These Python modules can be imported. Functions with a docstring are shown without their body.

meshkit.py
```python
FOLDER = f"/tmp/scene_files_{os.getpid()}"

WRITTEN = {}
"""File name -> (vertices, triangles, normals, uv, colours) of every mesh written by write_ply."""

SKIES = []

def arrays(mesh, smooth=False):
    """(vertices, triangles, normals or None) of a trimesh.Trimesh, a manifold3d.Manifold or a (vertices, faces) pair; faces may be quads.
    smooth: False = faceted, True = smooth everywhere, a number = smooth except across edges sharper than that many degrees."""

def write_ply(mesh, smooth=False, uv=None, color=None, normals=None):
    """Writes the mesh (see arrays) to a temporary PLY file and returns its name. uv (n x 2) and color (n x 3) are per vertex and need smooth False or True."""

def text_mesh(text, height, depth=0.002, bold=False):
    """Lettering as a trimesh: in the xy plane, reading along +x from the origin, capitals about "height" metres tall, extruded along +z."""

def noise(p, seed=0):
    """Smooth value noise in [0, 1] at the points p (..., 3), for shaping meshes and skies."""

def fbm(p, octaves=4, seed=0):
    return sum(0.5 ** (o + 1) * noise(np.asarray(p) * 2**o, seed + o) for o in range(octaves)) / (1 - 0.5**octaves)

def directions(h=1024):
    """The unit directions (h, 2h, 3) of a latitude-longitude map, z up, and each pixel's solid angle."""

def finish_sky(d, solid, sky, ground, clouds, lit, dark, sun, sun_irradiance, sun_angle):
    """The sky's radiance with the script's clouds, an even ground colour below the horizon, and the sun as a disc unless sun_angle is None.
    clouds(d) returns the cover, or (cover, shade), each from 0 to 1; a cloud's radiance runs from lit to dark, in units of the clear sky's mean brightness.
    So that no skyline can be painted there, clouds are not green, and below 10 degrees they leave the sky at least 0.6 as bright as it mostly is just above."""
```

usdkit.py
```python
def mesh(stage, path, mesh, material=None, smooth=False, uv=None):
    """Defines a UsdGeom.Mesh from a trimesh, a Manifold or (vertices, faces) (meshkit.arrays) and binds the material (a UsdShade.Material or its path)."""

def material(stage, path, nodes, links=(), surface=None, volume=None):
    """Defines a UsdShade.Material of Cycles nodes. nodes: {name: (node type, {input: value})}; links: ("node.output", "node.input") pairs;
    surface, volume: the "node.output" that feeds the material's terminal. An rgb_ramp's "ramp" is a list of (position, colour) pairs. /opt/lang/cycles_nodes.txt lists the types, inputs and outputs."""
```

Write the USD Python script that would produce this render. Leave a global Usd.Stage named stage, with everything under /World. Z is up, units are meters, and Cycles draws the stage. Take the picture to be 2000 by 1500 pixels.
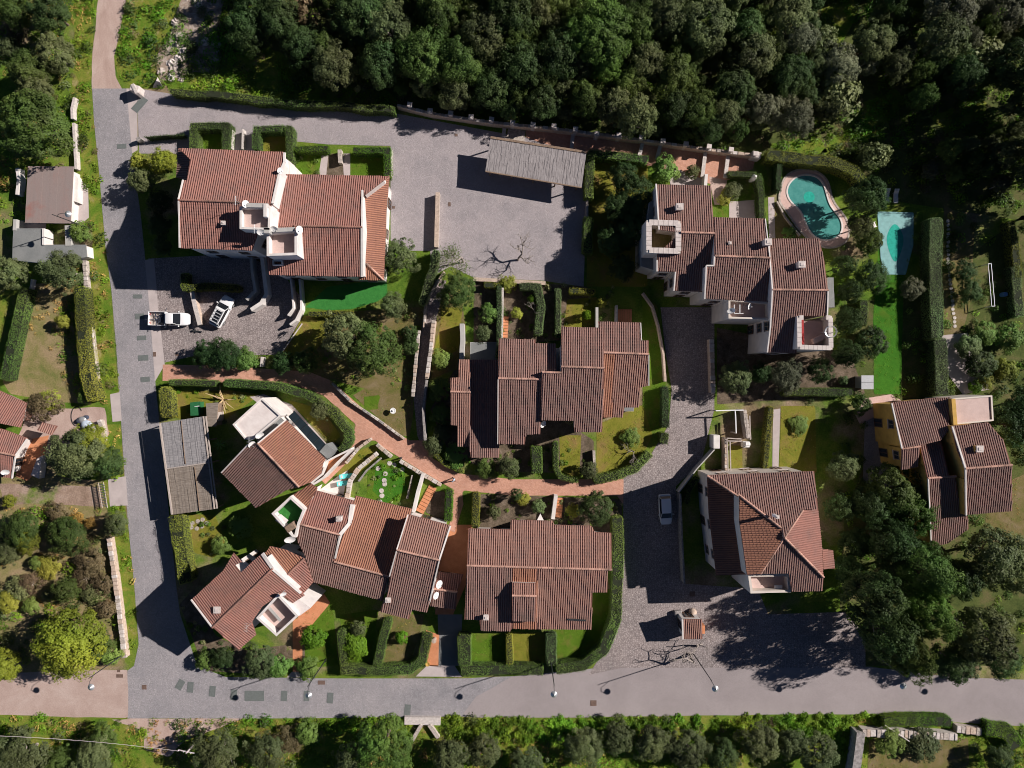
import math, random
import numpy as np
import trimesh, manifold3d, usdkit, meshkit, shapely
from shapely.geometry import Polygon, LineString, MultiPolygon, Point, MultiLineString, box as sbox
from shapely.ops import unary_union
from pxr import Usd, UsdGeom, UsdLux, UsdShade, Gf, Sdf, Vt

# ------------------------------------------------------------------ camera, sky, sun, exposure
stage = Usd.Stage.CreateInMemory()
UsdGeom.SetStageUpAxis(stage, UsdGeom.Tokens.z)
UsdGeom.SetStageMetersPerUnit(stage, 1.0)
W = UsdGeom.Xform.Define(stage, '/World')
stage.SetDefaultPrim(W.GetPrim())
H = 97.0            # drone height above the ground, metres
S0 = 0.07           # metres of ground per photo pixel
cam = UsdGeom.Camera.Define(stage, '/World/camera')
cam.AddTranslateOp().Set(Gf.Vec3d(0, 0, H))
cam.CreateHorizontalApertureAttr(36.0)
cam.CreateVerticalApertureAttr(27.0)
cam.CreateFocalLengthAttr(18.0 * H / 70.0)
cam.CreateClippingRangeAttr(Gf.Vec2f(1, 2000))
cam.CreateExposureAttr(0.45)
SUN_EL = math.radians(32.5)
SUN_D = np.array([0.952 * math.cos(SUN_EL), 0.305 * math.cos(SUN_EL), math.sin(SUN_EL)])
SUN_D /= np.linalg.norm(SUN_D)
sky_mat = usdkit.material(stage, '/World/Looks/sky', {
    's': ('sky_texture', {'sky_type': 'single_scattering', 'sun_disc': False, 'sun_elevation': SUN_EL,
                          'sun_rotation': math.atan2(SUN_D[0], SUN_D[1]), 'air_density': 0.3, 'aerosol_density': 0.05, 'ozone_density': 2.5}),
    'b': ('background_shader', {'strength': 0.05})}, [('s.color', 'b.color')], surface='b.background')
dome = UsdLux.DomeLight.Define(stage, '/World/sky')
UsdShade.MaterialBindingAPI.Apply(dome.GetPrim()).Bind(sky_mat)
sun = UsdLux.DistantLight.Define(stage, '/World/sun')
sun.CreateIntensityAttr(1.25)
sun.CreateAngleAttr(0.5)
sun.CreateColorAttr(Gf.Vec3f(1.0, 0.925, 0.87))
sun.CreateNormalizeAttr(True)
_q = Gf.Rotation(Gf.Vec3d(0, 0, 1), Gf.Vec3d(*map(float, SUN_D)))
sun.AddTransformOp().Set(Gf.Matrix4d().SetRotate(_q))

# ------------------------------------------------------------------ helpers
rng = np.random.default_rng(7)
random.seed(7)

def P(px, py, z=0.0):
    """The point at height z that stands at this place of the plan survey (survey pixels, 0.07 m each at ground level)."""
    k = S0 * (H - z) / H
    return np.array([(px - 1000) * k, (750 - py) * k, z])

def P2(pts, z=0.0):
    return [tuple(P(x, y, z)[:2]) for x, y in pts]

_used = {}
def numbered(parent, name):
    key = (parent, name)
    n = _used.get(key, -1) + 1
    _used[key] = n
    return f'{parent}/{name}' if n == 0 else f'{parent}/{name}_{n:03d}'

def data(prim, label=None, category=None, group=None, kind=None):
    for k, v in (('label', label), ('category', category), ('group', group), ('kind', kind)):
        if v:
            prim.SetCustomDataByKey(k, v)
    return prim

def thing(name, label, category, loc=(0, 0, 0), rotz=0.0, group=None):
    x = UsdGeom.Xform.Define(stage, numbered('/World', name))
    x.AddTranslateOp().Set(Gf.Vec3d(*map(float, loc)))
    if rotz:
        x.AddRotateZOp().Set(float(math.degrees(rotz)))
    return data(x.GetPrim(), label, category, group)

def obj(name, mesh, mat, parent=None, smooth=False, label=None, category=None, group=None, kind=None):
    base = '/World' if parent is None else str(parent.GetPath())
    if hasattr(mesh, 'get'):
        mesh = mesh.get()
    m = usdkit.mesh(stage, numbered(base, name), mesh, mat, smooth)
    return data(m.GetPrim(), label, category, group, kind)

def tri2d(poly):
    v, f = trimesh.creation.triangulate_polygon(poly, engine='earcut')
    return np.asarray(v), np.asarray(f)

def polys(g):
    if g.is_empty:
        return []
    if g.geom_type == 'Polygon':
        return [g]
    return [p for p in getattr(g, 'geoms', []) if p.geom_type == 'Polygon' and p.area > 1e-4]

class MB:
    """Collects shapes into one mesh."""
    def __init__(self):
        self.v, self.f, self.n = [], [], 0
    def add(self, v, f):
        v, f = np.asarray(v, float), np.asarray(f, int)
        if f.ndim == 2 and f.shape[1] == 4:
            f = np.vstack([f[:, [0, 1, 2]], f[:, [0, 2, 3]]])
        self.v.append(v); self.f.append(f + self.n); self.n += len(v)
        return self
    def tm(self, m):
        return self.add(m.vertices, m.faces)
    def box(self, c, s, rz=0.0, bevel=0.0):
        s = np.asarray(s, float) / 2
        if bevel:
            b = min(bevel, s.min() * 0.8)
            pts = [(sx * (s[0] - b * (a != 0)), sy * (s[1] - b * (a != 1)), sz * (s[2] - b * (a != 2))) for sx in (-1, 1) for sy in (-1, 1) for sz in (-1, 1) for a in range(3)]
            m = trimesh.convex.convex_hull(np.array(pts))
            v, f = np.array(m.vertices), np.array(m.faces)
        else:
            v = np.array([(x, y, z) for x in (-1, 1) for y in (-1, 1) for z in (-1, 1)], float) * s
            f = np.array([(0, 1, 3, 2), (4, 6, 7, 5), (0, 4, 5, 1), (2, 3, 7, 6), (0, 2, 6, 4), (1, 5, 7, 3)])
        c_, s_ = math.cos(rz), math.sin(rz)
        v = v @ np.array([[c_, s_, 0], [-s_, c_, 0], [0, 0, 1]]) + np.asarray(c, float)
        return self.add(v, f)
    def bar(self, a, b, w, h):
        """box from a to b (centres of its end faces), w wide and h high"""
        a, b = np.asarray(a, float), np.asarray(b, float)
        d = b - a; L = np.linalg.norm(d)
        if L < 1e-6: return self
        t = d / L
        up = np.array([0, 0, 1.0]) if abs(t[2]) < 0.95 else np.array([1.0, 0, 0])
        s = np.cross(t, up); s /= np.linalg.norm(s); u = np.cross(s, t)
        v = [p + s * i * w / 2 + u * j * h / 2 for p in (a, b) for i in (-1, 1) for j in (-1, 1)]
        return self.add(v, [(0, 1, 3, 2), (4, 6, 7, 5), (0, 4, 5, 1), (2, 3, 7, 6), (0, 2, 6, 4), (1, 5, 7, 3)])
    def prism(self, poly, z0, z1):
        """vertical prism; z0, z1 numbers or functions of (n x 2) points"""
        for p in polys(poly):
            p = shapely.geometry.polygon.orient(p, 1.0)
            v, f = tri2d(p)
            a = z0(v) if callable(z0) else np.full(len(v), float(z0))
            b = z1(v) if callable(z1) else np.full(len(v), float(z1))
            self.add(np.c_[v, b], f)
            self.add(np.c_[v, a], f[:, ::-1])
            for ring in (p.exterior, *p.interiors):
                r = np.array(ring.coords)[:-1]
                n = len(r)
                a = z0(r) if callable(z0) else np.full(n, float(z0))
                b = z1(r) if callable(z1) else np.full(n, float(z1))
                i = np.arange(n); j = (i + 1) % n
                self.add(np.vstack([np.c_[r, a], np.c_[r, b]]), np.c_[i, j, j + n, i + n])
        return self
    def flat(self, poly, z):
        for p in polys(poly):
            v, f = tri2d(shapely.geometry.polygon.orient(p, 1.0))
            self.add(np.c_[v, np.full(len(v), z)], f)
        return self
    def tube(self, pts, r, n=6, caps=True):
        pts = np.asarray(pts, float)
        r = np.broadcast_to(np.asarray(r, float), (len(pts),))
        t = np.gradient(pts, axis=0); t /= np.maximum(np.linalg.norm(t, axis=1, keepdims=True), 1e-9)
        ref = np.array([0, 0, 1.0]) if abs(t[:, 2]).mean() < 0.8 else np.array([1.0, 0, 0])
        s = np.cross(t, ref); s /= np.maximum(np.linalg.norm(s, axis=1, keepdims=True), 1e-9)
        u = np.cross(s, t)
        a = np.arange(n) * 2 * np.pi / n
        v = (pts[:, None] + r[:, None, None] * (np.cos(a)[None, :, None] * s[:, None] + np.sin(a)[None, :, None] * u[:, None])).reshape(-1, 3)
        f = []
        for k in range(len(pts) - 1):
            for i in range(n):
                j = (i + 1) % n
                f.append((k * n + i, k * n + j, (k + 1) * n + j, (k + 1) * n + i))
        self.add(v, f)
        if caps:
            self.add(v[:n], [(0, i + 1, i) for i in range(1, n - 1)])
            self.add(v[-n:], [(0, i, i + 1) for i in range(1, n - 1)])
        return self
    def lathe(self, prof, c=(0, 0, 0), n=16):
        prof = np.asarray(prof, float)
        a = np.arange(n) * 2 * np.pi / n
        v = np.stack([prof[:, None, 0] * np.cos(a), prof[:, None, 0] * np.sin(a), np.broadcast_to(prof[:, None, 1], (len(prof), n))], -1).reshape(-1, 3) + np.asarray(c, float)
        f = [(k * n + i, k * n + (i + 1) % n, (k + 1) * n + (i + 1) % n, (k + 1) * n + i) for k in range(len(prof) - 1) for i in range(n)]
        return self.add(v, f)
    def get(self):
        return trimesh.Trimesh(np.vstack(self.v), np.vstack(self.f), process=False)

def wobbly(poly, amp, step=0.7, seed=0, scale=0.35):
    """the polygon with an uneven natural outline"""
    out = []
    for p in polys(poly.buffer(0)):
        def ring(r):
            L = r.length; n = max(8, int(L / step))
            pts = np.array([r.interpolate(i * L / n).coords[0] for i in range(n)])
            nx = meshkit.fbm(np.c_[pts * scale, np.full(n, 3.1)], 3, seed) - 0.5
            ny = meshkit.fbm(np.c_[pts * scale, np.full(n, 8.7)], 3, seed + 9) - 0.5
            return pts + np.c_[nx, ny] * 2 * amp
        out.append(Polygon(ring(p.exterior)).buffer(0))
    return unary_union(out)

# ------------------------------------------------------------------ materials
def mat(name, nodes, links, surface='p.BSDF'):
    return usdkit.material(stage, f'/World/Looks/{name}', nodes, links, surface=surface)

def plain(name, col, rough=0.7, metallic=0.0, spec=0.3, noise=0.18, scale=3.0, **kw):
    """one colour with soft wear"""
    c = np.array(col)
    lo, hi = c * (1 - noise), np.minimum(c * (1 + noise), 0.95)
    return mat(name, {
        'g': ('geometry', {}), 'n': ('noise_texture', {'scale': scale, 'detail': 6.0, 'roughness': 0.65}),
        'r': ('rgb_ramp', {'ramp': [(0.3, tuple(lo)), (0.7, tuple(hi))]}),
        'p': ('principled_bsdf', {'roughness': rough, 'metallic': metallic, 'specular_ior_level': spec, **kw})},
        [('g.position', 'n.vector'), ('n.fac', 'r.fac'), ('r.color', 'p.base_color')])

def ground_mat(name, ramp, scale=0.25, detail=9.0, rough2=0.72, patches=None, grain=0.35, gscale=9.0, bump=0.25, stretch=None):
    """patchy ground: broad patches, an optional second ramp where a slow noise says so, and a fine grain"""
    nodes = {'g': ('geometry', {}), 'n': ('noise_texture', {'scale': scale, 'detail': detail, 'roughness': rough2, 'distortion': 0.4}),
             'r': ('rgb_ramp', {'ramp': ramp}),
             'n2': ('noise_texture', {'scale': gscale, 'detail': 4.0, 'roughness': 0.7}),
             'r2': ('rgb_ramp', {'ramp': [(0.25, (1 - grain,) * 3), (0.75, (1 + grain,) * 3)]}),
             'm': ('mix_color', {'blend_type': 'multiply', 'fac': 1.0, 'use_clamp_result': False}),
             'b': ('bump', {'strength': bump, 'distance': 0.05}),
             'p': ('principled_bsdf', {'roughness': 0.95, 'specular_ior_level': 0.1})}
    links = [('g.position', 'n.vector'), ('g.position', 'n2.vector'), ('n.fac', 'r.fac'), ('n2.fac', 'r2.fac'), ('r2.color', 'm.b'),
             ('m.result', 'p.base_color'), ('n2.fac', 'b.height'), ('b.normal', 'p.normal')]
    if stretch:
        nodes['mp'] = ('mapping', {'scale': stretch})
        links = [l for l in links if l[1] != 'n.vector'] + [('g.position', 'mp.vector'), ('mp.vector', 'n.vector')]
    if patches:
        nodes['n3'] = ('noise_texture', {'scale': patches[0], 'detail': 5.0, 'roughness': 0.6})
        nodes['r3'] = ('rgb_ramp', {'ramp': [(patches[1], (0, 0, 0)), (patches[2], (1, 1, 1))]})
        nodes['ra'] = ('rgb_ramp', {'ramp': patches[3]})
        nodes['mm'] = ('mix_color', {'blend_type': 'mix'})
        links += [('g.position', 'n3.vector'), ('n3.fac', 'r3.fac'), ('r3.color', 'mm.fac'), ('n.fac', 'ra.fac'), ('r.color', 'mm.a'), ('ra.color', 'mm.b'), ('mm.result', 'm.a')]
    else:
        links += [('r.color', 'm.a')]
    return mat(name, nodes, links)

LEAF = (3.2, 2.9, 1.85)
def leaf_mat(name, cols, translucent=0.28, rough=0.6, vary=0.35):
    """each leaf takes its own tone, each plant its own shift"""
    n = len(cols)
    cols = [(min(r * LEAF[0], .6), min(g * LEAF[1], .6), min(b * LEAF[2], .6)) for r, g, b in cols]
    return mat(name, {
        'g': ('geometry', {}), 'o': ('object_info', {}),
        'r': ('rgb_ramp', {'ramp': [(i / (n - 1), c) for i, c in enumerate(cols)]}),
        'v': ('map_range', {'from_min': 0.0, 'from_max': 1.0, 'to_min': 1 - vary * .6, 'to_max': 1 + vary * .6}),
        'w': ('noise_texture', {'scale': 0.16, 'detail': 3.0, 'roughness': 0.6}), 'wr': ('map_range', {'from_min': 0.3, 'from_max': 0.7, 'to_min': 0.5, 'to_max': 1.55}),
        'hw': ('noise_texture', {'scale': 0.11, 'detail': 2.0}), 'hr': ('map_range', {'from_min': 0.3, 'from_max': 0.7, 'to_min': 0.465, 'to_max': 0.52}), 'mv': ('math', {'math_type': 'multiply'}), 'of': ('vector_math', {'math_type': 'add', 'vector2': (37.0, 11.0, 5.0)}),
        'h': ('hsv', {'saturation': 1.0, 'fac': 1.0}),
        'd': ('principled_bsdf', {'roughness': rough, 'specular_ior_level': 0.25}), 't': ('translucent_bsdf', {}),
        'x': ('mix_closure', {'fac': translucent})},
        [('g.random_per_island', 'r.fac'), ('o.random', 'v.value'), ('g.position', 'w.vector'), ('g.position', 'of.vector1'), ('of.vector', 'hw.vector'), ('w.fac', 'wr.value'), ('hw.fac', 'hr.value'), ('hr.result', 'h.hue'), ('v.result', 'mv.value1'), ('wr.result', 'mv.value2'), ('mv.value', 'h.value'), ('r.color', 'h.color'), ('h.color', 'd.base_color'), ('h.color', 't.color'),
         ('d.BSDF', 'x.closure1'), ('t.BSDF', 'x.closure2')], surface='x.closure')

TILE = np.array([1.0, 1.12, 1.12])
def tile_mat(name, cols, stain=(0.10, 0.075, 0.06), patch=None):
    n = len(cols)
    mean = np.mean(cols, 0)
    cols = [tuple(np.minimum((mean + 0.65 * (np.array(c) - mean)) * TILE, 0.85)) for c in cols]
    nodes = {'g': ('geometry', {}), 'r': ('rgb_ramp', {'ramp': [(i / (n - 1), c) for i, c in enumerate(cols)]}),
             'n': ('noise_texture', {'scale': 0.55, 'detail': 8.0, 'roughness': 0.75}),
             'r2': ('rgb_ramp', {'ramp': [(0.44, (0, 0, 0)), (0.66, (0.85,) * 3)]}),
             'm': ('mix_color', {'blend_type': 'mix', 'b': stain}),
             'p': ('principled_bsdf', {'roughness': 0.88, 'specular_ior_level': 0.2})}
    links = [('g.random_per_island', 'r.fac'), ('g.position', 'n.vector'), ('n.fac', 'r2.fac'), ('r2.color', 'm.fac'), ('r.color', 'm.a'), ('m.result', 'p.base_color')]
    return mat(name, nodes, links)
M = {}
M['plaster'] = plain('white_plaster', (0.64, 0.60, 0.57), 0.85, noise=0.14, scale=0.9)
M['cream'] = plain('cream_plaster', (0.60, 0.54, 0.48), 0.85, noise=0.10, scale=1.0)
M['greyplaster'] = plain('grey_plaster', (0.40, 0.39, 0.37), 0.85, noise=0.12, scale=1.0)
M['yellow'] = plain('yellow_plaster', (0.50, 0.31, 0.08), 0.85, noise=0.18, scale=1.2)
M['stone'] = plain('pale_stone', (0.40, 0.35, 0.31), 0.9, noise=0.45, scale=3.5)
M['greystone'] = plain('grey_stone', (0.27, 0.25, 0.24), 0.9, noise=0.5, scale=3.0)
M['coping'] = plain('coping_stone', (0.55, 0.49, 0.46), 0.85, noise=0.18, scale=2.5)
M['concrete'] = ground_mat('concrete', [(0.3, (0.40, 0.345, 0.335)), (0.7, (0.52, 0.455, 0.44))], 0.5, grain=0.08, bump=0.08)
M['greyflat'] = ground_mat('grey_roof_felt', [(0.3, (0.17, 0.18, 0.18)), (0.7, (0.25, 0.255, 0.25))], 0.5, grain=0.15, bump=0.1)
M['whiteflat'] = ground_mat('white_roof_coat', [(0.25, (0.56, 0.49, 0.46)), (0.7, (0.76, 0.70, 0.67))], 0.8, grain=0.05, bump=0.05)
M['terrace'] = ground_mat('terrace_floor', [(0.3, (0.48, 0.36, 0.33)), (0.7, (0.60, 0.46, 0.42))], 0.8, grain=0.1, bump=0.05)
M['terracotta'] = ground_mat('terracotta_floor', [(0.25, (0.44, 0.17, 0.08)), (0.7, (0.62, 0.28, 0.15))], 0.6, grain=0.15, bump=0.08)
M['grass_carpet'] = ground_mat('artificial_grass', [(0.3, (0.028, 0.15, 0.03)), (0.7, (0.05, 0.22, 0.045))], 1.5, grain=0.25, bump=0.2)
M['wood'] = plain('weathered_wood', (0.22, 0.155, 0.11), 0.85, noise=0.35, scale=4.0)
M['palewood'] = plain('pale_timber', (0.42, 0.36, 0.32), 0.85, noise=0.2, scale=3.0)
M['darkmetal'] = plain('dark_metal', (0.06, 0.065, 0.07), 0.45, 0.6, 0.5, 0.2)
M['greymetal'] = plain('galvanised_metal', (0.42, 0.43, 0.44), 0.4, 0.5, 0.5, 0.1)
M['whitepaint'] = plain('white_paint', (0.76, 0.76, 0.76), 0.4, 0.0, 0.5, 0.05)
M['dish'] = plain('white_dish', (0.78, 0.77, 0.75), 0.45, 0.0, 0.5, 0.05)
M['carwhite'] = mat('white_car_paint', {'p': ('principled_bsdf', {'base_color': (0.78, 0.78, 0.79), 'roughness': 0.35, 'specular_ior_level': 0.5, 'coat_weight': 0.6, 'coat_roughness': 0.08})}, [])
M['tyre'] = plain('rubber', (0.025, 0.025, 0.027), 0.8, noise=0.2)
M['carglass'] = mat('car_glass', {'p': ('principled_bsdf', {'base_color': (0.012, 0.014, 0.017), 'roughness': 0.06, 'specular_ior_level': 0.6})}, [])
M['pane'] = mat('window_glass', {'p': ('principled_bsdf', {'base_color': (0.02, 0.026, 0.032), 'roughness': 0.08, 'specular_ior_level': 0.6})}, [])
M['shutter'] = plain('brown_shutter', (0.12, 0.065, 0.04), 0.6, noise=0.2)
M['redlight'] = mat('red_lens', {'p': ('principled_bsdf', {'base_color': (0.4, 0.02, 0.02), 'roughness': 0.2})}, [])
M['clearlight'] = mat('clear_lens', {'p': ('principled_bsdf', {'base_color': (0.65, 0.67, 0.7), 'roughness': 0.12})}, [])
M['bark'] = plain('bark', (0.13, 0.10, 0.08), 0.95, noise=0.4, scale=5)
M['palebark'] = plain('pale_bark', (0.30, 0.26, 0.23), 0.95, noise=0.35, scale=5)
M['teal'] = plain('teal_fabric', (0.10, 0.50, 0.50), 0.8, noise=0.12)
M['cushion'] = plain('pale_cushion', (0.62, 0.58, 0.57), 0.85, noise=0.1)
M['greenplastic'] = plain('green_plastic', (0.025, 0.13, 0.05), 0.5, noise=0.2)
M['redcloth'] = plain('dark_red_cloth', (0.28, 0.03, 0.03), 0.85, noise=0.2)
M['blueplastic'] = plain('blue_plastic', (0.10, 0.22, 0.45), 0.5, noise=0.1)
M['canvas'] = plain('white_canvas', (0.78, 0.74, 0.71), 0.9, noise=0.04)
M['skin'] = plain('skin', (0.45, 0.28, 0.2), 0.6, noise=0.05)
M['hair'] = plain('dark_hair', (0.04, 0.03, 0.025), 0.7, noise=0.2)
M['cloth_blue'] = plain('pale_blue_cloth', (0.45, 0.52, 0.62), 0.9, noise=0.1)
M['cloth_dark'] = plain('dark_cloth', (0.05, 0.06, 0.09), 0.9, noise=0.15)
M['rust'] = ground_mat('rusty_sheet', [(0.25, (0.30, 0.185, 0.165)), (0.5, (0.265, 0.21, 0.195)), (0.75, (0.25, 0.215, 0.205))], 0.35, grain=0.12, bump=0.05,
                       patches=(0.22, 0.55, 0.75, [(0.3, (0.33, 0.10, 0.07)), (0.7, (0.24, 0.13, 0.11))]), stretch=(1, 0.3, 1))
M['reed'] = mat('reed_mat', {
    'g': ('geometry', {}), 'mp': ('mapping', {'scale': (9.0, 1.1, 1.0), 'rotation': (0, 0, -0.17)}), 'n': ('noise_texture', {'scale': 1.0, 'detail': 5.0, 'roughness': 0.7}),
    'r': ('rgb_ramp', {'ramp': [(0.28, (0.14, 0.125, 0.125)), (0.48, (0.29, 0.265, 0.265)), (0.72, (0.42, 0.39, 0.385))]}),
    'b': ('bump', {'strength': 0.6, 'distance': 0.04}), 'p': ('principled_bsdf', {'roughness': 0.9, 'specular_ior_level': 0.1})},
    [('g.position', 'mp.vector'), ('mp.vector', 'n.vector'), ('n.fac', 'r.fac'), ('r.color', 'p.base_color'), ('n.fac', 'b.height'), ('b.normal', 'p.normal')])
def reed2(name, cols, rot):
    return mat(name, {
    'g': ('geometry', {}), 'mp': ('mapping', {'scale': (1.4, 9.0, 1.0), 'rotation': (0, 0, rot)}), 'n': ('noise_texture', {'scale': 1.0, 'detail': 5.0, 'roughness': 0.7}),
    'r': ('rgb_ramp', {'ramp': [(0.28, cols[0]), (0.5, cols[1]), (0.75, cols[2])]}),
    'b': ('bump', {'strength': 0.6, 'distance': 0.04}), 'p': ('principled_bsdf', {'roughness': 0.9, 'specular_ior_level': 0.1})},
    [('g.position', 'mp.vector'), ('mp.vector', 'n.vector'), ('n.fac', 'r.fac'), ('r.color', 'p.base_color'), ('n.fac', 'b.height'), ('b.normal', 'p.normal')])
M['reed_grey'] = reed2('grey_reed_mat', [(0.15, 0.145, 0.15), (0.26, 0.25, 0.255), (0.36, 0.345, 0.345)], 0.2)
M['reed_brown'] = reed2('brown_reed_mat', [(0.13, 0.105, 0.085), (0.225, 0.19, 0.16), (0.31, 0.27, 0.235)], 0.2)

# cobbles: joints from voronoi edges; they are a third of the size one could build singly
def cobble_mat(name, lo, hi, joint, scale=5.0, patch=None, brick=None):
    nodes = {'g': ('geometry', {}), 'v': ('voronoi_texture', {'feature': 'f1', 'scale': scale, 'randomness': 0.75}),
             'e': ('voronoi_texture', {'feature': 'distance_to_edge', 'scale': scale, 'randomness': 0.75}),
             's': ('separate_color', {}), 'r': ('rgb_ramp', {'ramp': [(0.0, lo), (1.0, hi)]}),
             'j': ('rgb_ramp', {'ramp': [(0.04, (0, 0, 0)), (0.14, (1, 1, 1))]}),
             'm': ('mix_color', {'blend_type': 'mix', 'a': joint}),
             'n': ('noise_texture', {'scale': 0.18, 'detail': 8.0, 'roughness': 0.65}),
             'r2': ('rgb_ramp', {'ramp': [(0.3, (0.78, 0.80, 0.81)), (0.5, (0.98, .98, .98)), (0.7, (1.1, 1.08, 1.07))]}),
             'mm': ('mix_color', {'blend_type': 'multiply', 'fac': 1.0, 'use_clamp_result': False}),
             'b': ('bump', {'strength': 0.35, 'distance': 0.03}), 'p': ('principled_bsdf', {'roughness': 0.85, 'specular_ior_level': 0.2}),
             'n5': ('noise_texture', {'scale': 0.8, 'detail': 9.0, 'roughness': 0.75, 'distortion': 0.6}), 'r5': ('rgb_ramp', {'ramp': [(0.25, (0.72, 0.74, 0.75)), (0.42, (0.97, .97, .97)), (0.75, (1.06, 1.05, 1.04))]}), 'm5': ('mix_color', {'blend_type': 'multiply', 'fac': 1.0, 'use_clamp_result': False})}
    links = [('g.position', 'n5.vector'), ('n5.fac', 'r5.fac'), ('mm.result', 'm5.a'), ('r5.color', 'm5.b'), ('m5.result', 'p.base_color'),('g.position', 'v.vector'), ('g.position', 'e.vector'), ('g.position', 'n.vector'), ('v.color', 's.color'), ('s.r', 'r.fac'), ('e.distance', 'j.fac'), ('j.color', 'm.fac'),
             ('r.color', 'm.b'), ('m.result', 'mm.a'), ('n.fac', 'r2.fac'), ('r2.color', 'mm.b'), ('j.color', 'b.height'), ('b.normal', 'p.normal')]
    return mat(name, nodes, links)
M['cobble'] = cobble_mat('yard_cobbles', (0.335, 0.30, 0.31), (0.42, 0.38, 0.39), (0.29, 0.26, 0.265), 6.5)
M['cobble_grey'] = cobble_mat('road_cobbles', (0.285, 0.27, 0.285), (0.37, 0.35, 0.365), (0.25, 0.235, 0.245), 6.0)
M['cobble_warm'] = cobble_mat('parking_cobbles', (0.275, 0.235, 0.23), (0.385, 0.335, 0.325), (0.19, 0.16, 0.155), 4.0)
M['asphalt_pink'] = ground_mat('worn_asphalt', [(0.3, (0.265, 0.233, 0.233)), (0.7, (0.345, 0.305, 0.305))], 0.12, grain=0.22, gscale=14, bump=0.1)
M['dirt_road'] = ground_mat('dirt_road', [(0.3, (0.36, 0.26, 0.225)), (0.5, (0.43, 0.325, 0.285)), (0.7, (0.50, 0.40, 0.36))], 0.25, grain=0.2, bump=0.25)
M['track'] = ground_mat('earth_track', [(0.3, (0.34, 0.235, 0.20)), (0.5, (0.44, 0.325, 0.28)), (0.7, (0.52, 0.41, 0.36))], 0.3, grain=0.25, bump=0.3, stretch=(1.4, 0.5, 1))
M['plate'] = plain('dark_patch', (0.135, 0.15, 0.145), 0.8, noise=0.15, scale=4)
M['manhole'] = plain('rusty_iron', (0.15, 0.10, 0.08), 0.7, noise=0.25, scale=4)
M['brick_path'] = mat('brick_paving', {
    'g': ('geometry', {}), 'mp': ('mapping', {'rotation': (0, 0, 0.6)}),
    'k': ('brick_texture', {'scale': 2.2, 'color1': (0.50, 0.255, 0.175), 'color2': (0.62, 0.35, 0.26), 'mortar': (0.42, 0.25, 0.19), 'mortar_size': 0.03, 'brick_width': 0.55, 'row_height': 0.28}),
    'n': ('noise_texture', {'scale': 0.5, 'detail': 8.0, 'roughness': 0.7}), 'r': ('rgb_ramp', {'ramp': [(0.3, (0.82, 0.8, 0.8)), (0.7, (1.1, 1.08, 1.05))]}),
    'm': ('mix_color', {'blend_type': 'multiply', 'fac': 1.0, 'use_clamp_result': False}), 'p': ('principled_bsdf', {'roughness': 0.9, 'specular_ior_level': 0.15})},
    [('g.position', 'mp.vector'), ('mp.vector', 'k.vector'), ('g.position', 'n.vector'), ('n.fac', 'r.fac'), ('k.color', 'm.a'), ('r.color', 'm.b'), ('m.result', 'p.base_color')])
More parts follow.
